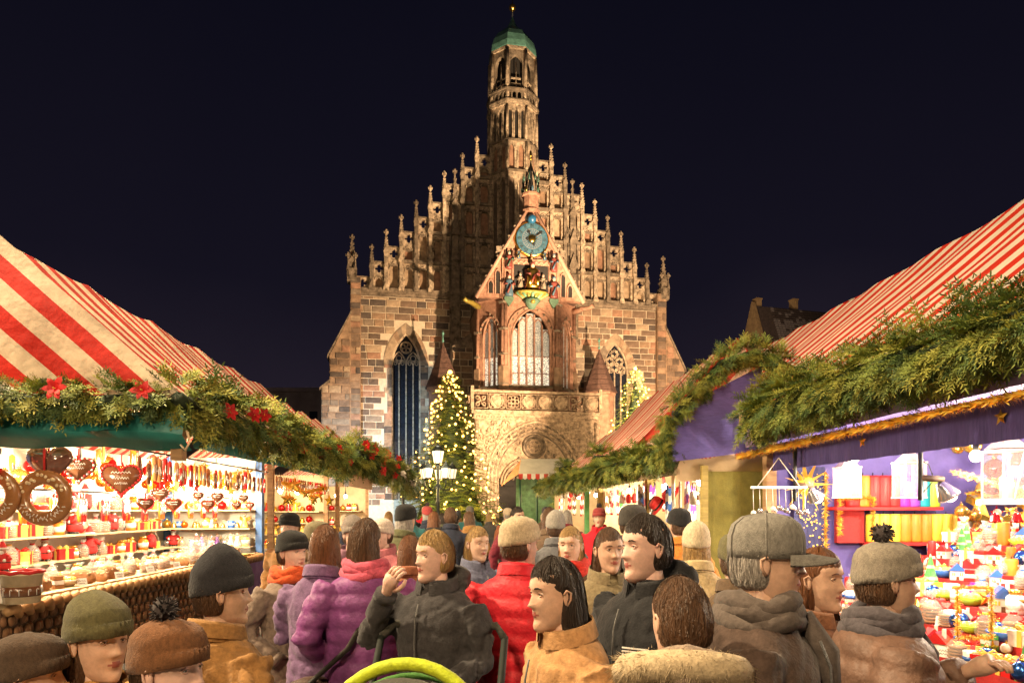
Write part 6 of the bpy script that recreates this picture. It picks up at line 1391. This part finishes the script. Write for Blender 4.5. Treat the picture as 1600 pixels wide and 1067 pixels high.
def loft(mb, rings, n=20, mi=0):
    V = []; F = []
    for (z, rx, ry, cx, cy) in rings:
        for j in range(n): a = 2*math.pi*j/n; V.append((cx + rx*math.cos(a), cy + ry*math.sin(a), z))
    for i in range(len(rings)-1):
        for j in range(n): F.append((i*n+j, i*n+(j+1) % n, (i+1)*n+(j+1) % n, (i+1)*n+j))
    F.append(tuple(range(n))[::-1]); F.append(tuple((len(rings)-1)*n + j for j in range(n))); mb.add(V, F, mi, True)
def remesh(o, vox, it=3):
    md = o.modifiers.new('r', 'REMESH'); md.mode = 'VOXEL'; md.voxel_size = vox; sm = o.modifiers.new('s', 'SMOOTH'); sm.iterations = it; sm.factor = .5
    dg = bpy.context.evaluated_depsgraph_get(); me = bpy.data.meshes.new_from_object(o.evaluated_get(dg)); old = o.data; o.modifiers.clear(); o.data = me; bpy.data.meshes.remove(old)
    me.polygons.foreach_set('use_smooth', [True]*len(me.polygons)); return me
def person(x, y, top, rz, label, jacket, jname, trousers=(.03,.03,.035), arms=('pocket','pocket'), hair='brown', style='short', hat=None, hatc=None, skin=0, scarf=None, hood=None, puffer=False, long=False, turn=0, q=2, lean=0, bulk=1.0, stride=.0, group=None, bag=None):
    """standing figure, feet on the ground, looking along -y before rotation"""
    H0 = 1.735 + (.03 if hat else 0); s = top/H0
    root = empty('person', Matrix.Translation((x, y, 0)) @ Matrix.Rotation(rz, 4, 'Z') @ Matrix.Scale(s, 4), label, 'person', group)
    sk = SKIN[skin]; L = lambda p: Vector((p[0], p[1] - lean*max(0, p[2]-.9), p[2]))
    hm = Matrix.Translation(L((0, -.012, 1.607))) @ Matrix.Rotation(turn, 4, 'Z') @ Matrix.Rotation(lean*.5, 4, 'X')
    b = MB(); head(b, q); b.xf(hm)
    wr = []
    for sd, ar in zip((-1, 1), arms):
        e, w_ = ARMS[ar]; e, w_ = L((e[0]*sd, e[1], e[2])), L((w_[0]*sd, w_[1], w_[2])); wr.append((sd, e, w_))
        if ar != 'pocket': hand(b, w_, (w_-e), sd, .75 if ar in ('push','hold','photo','phone') else .4, 0)
    TR, SH = 5, 6
    for sd in (-1, 1):
        st = stride*sd; b.tube([(.085*sd, 0, .92), (.10*sd, -.02 + st*.25, .70), (.095*sd, -.01 + st*.5, .47), (.095*sd, .02 + st*.8, .28), (.095*sd, .03 + st, .07)], [.105, .092, .070, .062, .055], 12, TR)
        b.lathe([(.05, 0), (.052, .03), (.045, .07), (.03, .09)], (.1*sd, -.035 + st, 0), 12, SH, True, 1, 2.3)
    b.tube([(0,0,.85), (0,0,1.1), L((0,.01,1.35)), L((0,.02,1.45))], [.15,.14,.13,.06], 12, TR)
    b.build('body', [sk, LIP, EYEW, IRIS, HAIR[hair], fab('trousers_%02d%02d%02d' % tuple(int(v*99) for v in trousers), trousers), fab('shoe', (.02,.018,.016), rough=.5)], root)
    # jacket: torso and sleeves grown together
    j = MB(); k = bulk; hem = .60 if long else .80
    T = [(hem, .205*k, .165*k), (hem+.05, .212*k, .172*k), (.98, .208*k, .165*k), (1.08, .195*k, .152*k), (1.2, .205*k, .158*k), (1.31, .212*k, .152*k), (1.385, .190*k, .130*k), (1.435, .135*k, .108*k), (1.465, .092, .092), (1.505, .082, .086)]
    loft(j, [(z, rx, ry, L((0,.01,z)).x, L((0,.01 + (.012 if z > 1.4 else 0),z)).y) for z, rx, ry in T], 24)
    for sd, e, w_ in wr:
        shd = L((.175*sd*k, .01, 1.385)); j.tube([shd, shd.lerp(e, .5) + Vector((.012*sd, .008, 0)), e, e.lerp(w_, .5), w_.lerp(e, .06)], [.082*k, .073*k, .064*k, .056*k, .048*k], 14, 0)
    if hood: j.tube([L((-.11,.06,1.47)), L((-.07,.13,1.50)), L((0,.15,1.51)), L((.07,.13,1.50)), L((.11,.06,1.47))], [.035,.06,.07,.06,.035], 10, 0)
    if hood == 'up':
        pass
    jm = fab(jname, jacket) if not puffer else mat('quilt_' + jname, jacket, .55, var=.22, scale=18, bump=.3, bscale=45, spec=.3)
    jo = j.build('jacket', jm, root); me = remesh(jo, .0125 if q > 1 else .024, 2)
    sd_ = random.random()*90; co = np.empty(len(me.vertices)*3, np.float32); no = np.empty_like(co); me.vertices.foreach_get('co', co); me.vertices.foreach_get('normal', no); co = co.reshape(-1,3); no = no.reshape(-1,3)
    d = np.empty(len(co), np.float32)
    for i, p in enumerate(co):
        v = Vector((p[0]*4 + p[2]*2.2, p[1]*4, p[2]*6 + sd_)); w2 = Vector((p[0]*7 - p[2]*3 + sd_, p[1]*7, p[2]*8)); am = 1.5 if (abs(p[0]) > .2*k or p[2] < 1.12) else .8
        f = noise.noise(v)*.007*am - .010*am*max(0, 1 - abs(noise.noise(w2))*5) - .005*am*max(0, 1 - abs(noise.noise(w2*2.1 + Vector((3,1,9))))*4)
        if puffer: f = f*.4 + .011*abs(math.sin(p[2]*math.pi/.085))**.6
        d[i] = f
    # front closure: a shallow seam down the middle
    seam = np.exp(-(co[:,0]/.006)**2)*(co[:,1] < -.05); d -= seam*.007
    me.vertices.foreach_set('co', (co + no*d[:,None]).ravel()); me.materials.clear(); me.materials.append(jm); me.update()
    if q > 1:
        m = MB(); m.tube([L((.004, -.012 - ry_*k*.99 - .006, z)) for z, ry_ in ((.86,.165),(1.0,.158),(1.1,.148),(1.22,.153),(1.33,.146),(1.4,.122))], .004, 4); m.build('zip', fab('zip', (.12,.12,.12), rough=.3), root)
        seamm = fab('seam', (.015,.013,.012))
        for sd, e, w_ in wr:
            MB().tube([w_.lerp(e,.16), w_.lerp(e,.05)], [.052*k,.050*k], 14).build('cuff', jm, root)
            m = MB(); P0, P1 = (.10, 1.06) if not long else (.10, .98); m.tube([L((P0*sd*k, -.150*k, P1)), L(((P0+.045)*sd*k, -.138*k, P1-.10))], .0045, 4); m.build('pocket_slit', seamm, root)
        if long:
            m = MB()
            for zz, ry_ in ((.95,.163),(1.08,.150),(1.2,.156),(1.31,.150)): m.ball(tuple(L((.035, -ry_*k*.99, zz))), .011, 8, 6, 0, (1,.5,1))
            m.build('button', fab('horn', (.05,.035,.025), rough=.35), root)
            m = MB().tube([(.216*k*math.cos(a), .01 + .172*k*math.sin(a), 1.0) for a in np.linspace(0, 2*math.pi, 28)[:-1]], .012, 6, closed=True, sx=1.6); m.build('belt', jm, root)
    if not scarf:
        m = MB()
        for r0, r1, z0, z1 in ((.094,.100,1.455,1.535),): loftc = [(r1*math.cos(a), .018 + r1*1.02*math.sin(a)) for a in np.linspace(-math.pi/2+.22, 1.5*math.pi-.22, 26)]
        V_ = []
        for cx_, cy_ in loftc:
            for zz, kk in ((1.44,1.02),(1.475,.98),(1.505,.94),(1.515,.97),(1.50,1.02),(1.455,1.10)): V_.append(tuple(L((cx_*kk, .018 + (cy_-.018)*kk, zz + (cy_-.018)*.22))))
        m.add(V_, [(i*6+t_, (i+1)*6+t_, (i+1)*6+t_+1, i*6+t_+1) for i in range(25) for t_ in range(5)], 0, True); m.build('collar', jm, root)
    if hat:
        hm_ = {'beanie': lambda: beanie(), 'pointed': lambda: beanie(.05), 'pom': lambda: beanie(0, True), 'cap': cap, 'slouch': lambda: beanie(.02, slouch=.35)}[hat]()
        hm_.xf(hm @ Matrix.Translation((0,0,.004))); hm_.build('hat', [fab('hat_%02d%02d%02d' % tuple(int(v*99) for v in hatc), hatc, rough=.95, bump=.35, bscale=320, stretch=(1,1,.6), var=.28, scale=90), fab('pompom', (.05,.04,.04), rough=.95)], root)
    if hood == 'up_fur' : pass
    hr = hairm(style, q)
    if hat: hr.xf(Matrix.Scale(.97, 4)); hr.v = [(vx, vy, min(vz, .075)) for vx, vy, vz in hr.v]
    hr.xf(hm); hr.build('hair', HAIR[hair], root)
    if scarf:
        m = MB(); 
        for i, (zz, r_) in enumerate(((1.475,.098),(1.50,.094),(1.45,.105))): m.tube([L((r_*math.cos(a*.45), .012 + r_*1.02*math.sin(a*.45), zz + .012*math.sin(a*1.3+i))) for a in range(14)], [.030 + .006*math.sin(a*2.1+i) for a in range(14)], 8, 0, closed=True)
        m.tube([L((.05,-.10,1.46)), L((.055,-.165,1.36)), L((.06,-.175,1.2))], [.03,.034,.03], 8, 0, sx=1.3); m.build('scarf', fab('scarf_%02d%02d%02d' % tuple(int(v*99) for v in scarf), scarf, bscale=60), root)
    if hood == 'fur':
        V = []; F = []; c0 = [L((.155*math.cos(a), .06 + .12*math.sin(a), 1.475 + .05*math.sin(a))) for a in np.linspace(-.6, math.pi+.6, 22)]
        m = MB().tube(c0, .045, 8, 0); 
        for c in c0:
            for i in range(170): dd = Vector((random.gauss(0,1), random.gauss(0,1), random.gauss(0,1))).normalized(); p = c + dd*.038 + Vector((random.uniform(-.012,.012),)*3); e = p + dd*random.uniform(.012,.03) + Vector((random.uniform(-.01,.01),random.uniform(-.01,.01),-.014)); sdv = dd.orthogonal().normalized()*.0016; m.add([p-sdv, p+sdv, e], [(0,1,2)], 0)
        m.build('fur_trim', fab('fur', (.48,.38,.24), rough=.95), root)
    if bag:
        m = MB(); m.lathe([(.10,0),(.14,.03),(.15,.2),(.11,.3),(.05,.32)], (0,0,0), 14, 0, True, .95, .5); m.xf(Matrix.Translation((.27,.05,.62))); m.tube([(.2,.02,.9),(.16,-.15,1.2),(-.02,-.09,1.46),(-.1,.1,1.42),(.1,.19,1.1),(.3,.08,.9)], .014, 5, 1); m.build('shoulder_bag', [fab('bag_%02d%02d%02d' % tuple(int(v*99) for v in bag), bag, rough=.5), fab('strap', (.03,.025,.02))], root)
    return root
def at(px, ytop, d): return (px-800)/1066.67*d, d, 1.75 - (ytop-795)/1066.67*d
def pp(px, yt, d, rz, label, *a, **k): x, y, t = at(px, yt, d); return person(x, y, t, R(rz), label, *a, **k)
OC, TAN, TAU = (.34,.17,.045), (.30,.19,.10), (.20,.15,.12)
pp(150, 928, 1.85, 75, 'woman in ochre coat and olive slouch hat before the gingerbread counter', OC, 'ochre', hat='slouch', hatc=(.10,.09,.04), style='long', arms=('hold','pocket'), hair='brown', skin=1, long=True, turn=-.2)
pp(40, 985, 1.75, 110, 'short person in dark brown hat and brown coat at the wicker counter', (.20,.11,.05), 'chestnut', hat='beanie', hatc=(.07,.045,.03), skin=1, long=True)
pp(262, 962, 1.62, 60, 'boy in rust-brown pompom hat and honey-coloured jacket', (.42,.22,.06), 'honey', hat='pom', hatc=(.16,.07,.03), hair='brown', skin=2, turn=.3, hood=True)
pp(345, 866, 2.35, 150, 'person in black pointed knit hat and camel coat beside the ochre coat', (.29,.15,.05), 'camel', hat='pointed', hatc=(.025,.025,.03), skin=1, long=True, turn=-.7, arms=('pocket','down'))
pp(455, 826, 4.0, 60, 'person in black beanie, orange scarf and taupe coat', TAU, 'taupe', hat='beanie', hatc=(.02,.02,.02), scarf=(.62,.10,.03), skin=2, long=True)
pp(507, 822, 3.6, 168, 'person in lilac-purple jacket with brown hair, seen from behind', (.17,.10,.20), 'lilac', trousers=(.50,.05,.18), style='long', hair='auburn', arms=('down','hold'), turn=.3)
pp(572, 812, 3.5, 195, 'woman in plum-purple coat with pink collar scarf, seen from behind', (.20,.055,.20), 'plum', hair='brown', style='long', scarf=(.55,.10,.16), puffer=True, bag=(.06,.03,.02), turn=-.5, arms=('pocket','pocket'))
pp(680, 830, 3.15, -28, 'blond man in charcoal jacket raising one hand to his face, pushing a stroller', (.045,.042,.045), 'charcoal', trousers=(.27,.21,.14), hair='blond', skin=2, arms=('photo','push'), hood=True, bulk=1.06, turn=-.35)
pp(745, 824, 4.6, 35, 'blond woman in blue-grey coat behind the stroller man', (.12,.13,.20), 'bluegrey', hair='blond', style='long', skin=0)
pp(812, 804, 3.35, 160, 'person in bright red jacket with cream knit hat', (.62,.02,.035), 'red', hat='beanie', hatc=(.50,.40,.27), arms=('hold','down'), skin=2, bulk=1.08, turn=-.6, puffer=True)
pp(905, 872, 2.2, -65, 'dark-haired woman in tan coat leaning in beside the red jacket', (.42,.23,.10), 'tan', hair='dark', style='long', skin=1, long=True, arms=('hold','down'), lean=.12)
pp(1012, 806, 2.55, -55, 'man in black jacket with white chest badge and dark hair', (.016,.016,.018), 'black', hair='dark', skin=2, bulk=1.12, arms=('pocket','hold'), hood=True, turn=-.2)
pp(1088, 816, 4.1, 170, 'person in cream knit hat and pale yellow coat, seen from behind', (.52,.40,.22), 'paleyellow', hat='slouch', hatc=(.62,.52,.36), hair='blond', style='long')
pp(1192, 796, 1.95, 62, 'man in grey peaked cap and dark brown jacket', (.07,.045,.035), 'darkbrown', hat='cap', hatc=(.20,.19,.17), hair='grey', skin=1, bulk=1.1, arms=('hold','pocket'), scarf=(.10,.08,.07), turn=.15)
pp(1062, 905, 1.8, 172, 'person in beige parka with fur-trimmed hood, seen from behind', (.27,.20,.15), 'parka', bag=(.03,.03,.03), hood='fur', hair='brown', style='short', skin=0, bulk=1.05, long=True, arms=('pocket','pocket'), turn=.5)
pp(1382, 842, 2.25, 82, 'person in grey pompom hat and brown quilted jacket facing the candle stall', (.15,.085,.06), 'brownquilt', hat='pom', hatc=(.24,.21,.17), puffer=True, skin=1, bulk=1.12, arms=('pocket','phone'), scarf=(.08,.07,.08))
pp(1275, 858, 2.5, 40, 'woman with auburn hair in russet coat between cap and pompom hat', (.24,.11,.06), 'russet', hair='auburn', style='long', skin=1, long=True)
pp(892, 824, 4.2, -20, 'blond woman with red scarf and brown coat', (.13,.085,.055), 'brown', hair='blond', style='long', scarf=(.58,.04,.03), skin=0)
pp(988, 786, 5.0, 120, 'tall man in dark grey beanie and grey coat by the accessories stall', (.10,.095,.09), 'grey', hat='beanie', hatc=(.06,.055,.05), skin=1, q=1)
pp(1062, 792, 5.6, 200, 'person in black hat and orange jacket by the accessories stall', (.55,.20,.04), 'orange', hat='beanie', hatc=(.02,.02,.022), q=1)
pp(868, 798, 6.0, 185, 'person in grey beanie and slate coat walking away', (.13,.13,.14), 'slate', hat='slouch', hatc=(.28,.26,.23), q=1)
pp(678, 800, 9.0, 178, 'woman with long auburn hair and black coat walking away beside a man', (.02,.02,.022), 'black', hair='auburn', style='long', q=1)
pp(704, 793, 9.0, 184, 'man with brown hair and navy coat walking away beside a long-haired woman', (.025,.03,.05), 'navy', hair='brown', q=1)
pp(552, 806, 5.2, 30, 'person in grey slouch hat and mauve jacket near the ornament stall', (.24,.12,.17), 'mauve', hat='slouch', hatc=(.18,.15,.13), skin=2, q=1)
pp(598, 808, 5.6, -30, 'person in white knit hat and rose jacket near the ornament stall', (.38,.12,.14), 'rose', hat='beanie', hatc=(.62,.52,.44), skin=2, q=1)
pp(632, 806, 7.0, 160, 'person in maroon hat and brown jacket heading for the tree', (.14,.07,.04), 'nutbrown', hat='beanie', hatc=(.10,.03,.03), q=1)
pp(640, 838, 4.4, 190, 'small person with auburn hair in rust coat between purple and charcoal jackets', (.28,.10,.05), 'rust', hair='auburn', style='long', q=2)
pp(950, 826, 3.6, 15, 'woman with brown hair and khaki coat behind the tan coat', (.20,.16,.09), 'khaki', hair='brown', style='long', skin=1, q=2)
pp(1150, 830, 3.3, 175, 'person in olive beanie and brown coat behind the grey cap', (.12,.08,.05), 'umber', hat='beanie', hatc=(.13,.12,.06), q=2)
pp(495, 812, 5.0, 140, 'person in khaki beanie and brown jacket looking at the ornaments', (.16,.10,.06), 'sepia', hat='beanie', hatc=(.20,.17,.10), q=1)
# the crowd further along the aisle
spots = []; cols = [('black',(.02,.02,.022)),('navy',(.025,.03,.05)),('brown',(.13,.085,.055)),('grey',(.10,.095,.09)),('wine',(.16,.02,.035)),('rust',(.28,.10,.05)),('olive',(.10,.10,.05)),('camel',(.29,.15,.05)),('teal',(.03,.12,.13)),('red',(.62,.02,.035))]
hts = [None, ('beanie',(.02,.02,.02),'black beanie'), ('beanie',(.5,.4,.28),'cream beanie'), ('pom',(.3,.05,.05),'red pompom hat'), ('beanie',(.15,.14,.13),'grey beanie'), ('cap',(.05,.05,.06),'dark cap'), None, None]
tries = 0; seen_l = {}
while len(spots) < 30 and tries < 2000:
    tries += 1; d = random.uniform(6.0, 19); X = random.uniform(-1.75, 1.75) - d*.047
    if any((X-a)**2 + (d-b)**2 < .45 for a, b in spots) or (abs(X + 1.0) < .9 and abs(d-9) < .8) or (abs(X-.38) < .4 and abs(d-6) < .5) or (abs(X+1.1) < .35 and abs(d-7) < .5): continue
    spots.append((X, d)); cn, cc = cols[len(spots) % len(cols)]; ht = random.choice(hts); hn = random.choice(('brown','dark','blond','grey','auburn')); away = random.random() < .6
    place = 'in the crowd by the ornament stall' if (X < -.3 and d < 13) else 'in the crowd by the accessories stall' if d < 13 else 'far down the aisle near the tree' if X < -.5 else 'far down the aisle near the kiosk'
    lab = 'person in %s coat with %s %s' % (cn, ht[2] if ht else hn + ' hair', place)
    person(X, d, random.uniform(1.6, 1.84), R((180 if away else 0) + random.uniform(-35,35)), lab, cc, cn, arms=random.choice((('pocket','pocket'),('down','hold'),('swing','down'))), hair=hn, style=random.choice(('short','long')), hat=ht[0] if ht else None, hatc=ht[1] if ht else None, skin=random.randint(0,2), q=1, group='visitors crowding the aisle')
for r_ in [o for o in COL.objects if o.name.startswith('person') and o.get('label', '').startswith('man in black jacket')]:
    m = MB().strip(ring(0, 0, .03, 20), ring(0, 0, .021, 20), -.003, .003, 0, True); m.box(-.012,.012,-.003,.003,-.012,.012); m.xf(Matrix.Translation((-.10, -.166, 1.24)) @ Matrix.Rotation(R(-22), 4, 'Z')); m.build('chest_badge', cm('white','matt'), r_)
    m = MB()
    for i in range(3): m.box(-.05, .05 - .02*i, -.002, .002, -.012*i, -.012*i + .005)
    m.xf(Matrix.Translation((.10, -.166, 1.27)) @ Matrix.Rotation(R(22), 4, 'Z')); m.build('chest_stripes', cm('white','matt'), r_)
# ---- stroller
st = empty('stroller', Matrix.Translation((-.38, 2.5, 0)) @ Matrix.Rotation(R(-8), 4, 'Z') @ Matrix.Scale(1.16, 4), 'stroller with lime-green rimmed hood pushed by the man in charcoal', 'stroller')
LIME = fab('lime', (.42,.52,.02), rough=.6); GRN = fab('green_lining', (.08,.22,.05)); DGR = fab('stroller_fabric', (.05,.048,.04))
V = []; F = []
for i in range(11):
    a = R(-5 + 105*i/10)
    for j in range(17):
        b = math.pi*j/16; r = .27; V.append((r*math.cos(b), -.10 + r*.95*math.sin(b)*math.cos(a) - 0, .72 + r*1.02*math.sin(b)*math.sin(a)))
for i in range(10):
    for j in range(16): a = i*17+j; F.append((a, a+17, a+18, a+1))
MB().add(V, F, 0, True).build('hood', DGR, st)
MB().tube([(.285*math.cos(math.pi*j/18), -.10 + .10*math.sin(math.pi*j/18), .72 + .30*math.sin(math.pi*j/18)) for j in range(19)], .022, 8).build('hood_rim', LIME, st)
MB().tube([(.28*math.cos(math.pi*j/18), -.10 + .2*math.sin(math.pi*j/18), .72 + .24*math.sin(math.pi*j/18)) for j in range(19)], .012, 6).build('hood_seam', GRN, st)
m = MB(); m.box(-.2,.2,-.15,.35,.42,.46); m.add([(-.2,.3,.44),(.2,.3,.44),(.2,.42,.85),(-.2,.42,.85)], [(0,1,2,3)]); m.box(-.22,-.19,-.2,.3,.46,.62); m.box(.19,.22,-.2,.3,.46,.62); m.build('seat', DGR, st)
for s in (-1, 1):
    m = MB().tube([(.24*s,-.35,.10),(.24*s,.1,.5),(.24*s,.45,1.02)], .014, 7); m.tube([(.24*s,.35,.10),(.24*s,.0,.5)], .014, 7); m.build('frame', IRON, st)
    for yy in (-.35,.35):
        m = MB().tube([(0,.1*math.cos(a*.5236),.1*math.sin(a*.5236)) for a in range(12)], .02, 7, closed=True); m.lathe([(.03,-.015),(.03,.015)], n=10, mi=1); o = m.build('wheel', [fab('tyre', (.02,.02,.02)), cm('grey')], st); o.location = (.24*s, yy, .12)
MB().tube([(-.24,.45,1.02),(-.2,.50,1.06),(.2,.50,1.06),(.24,.45,1.02)], .016, 8).build('handle', DGR, st)
m = MB().ball((0,-.02,.52), .13, 10, 8, 0, (1.2,1.5,.7)); m.build('blanket', fab('blue_blanket', (.05,.25,.45)), st)
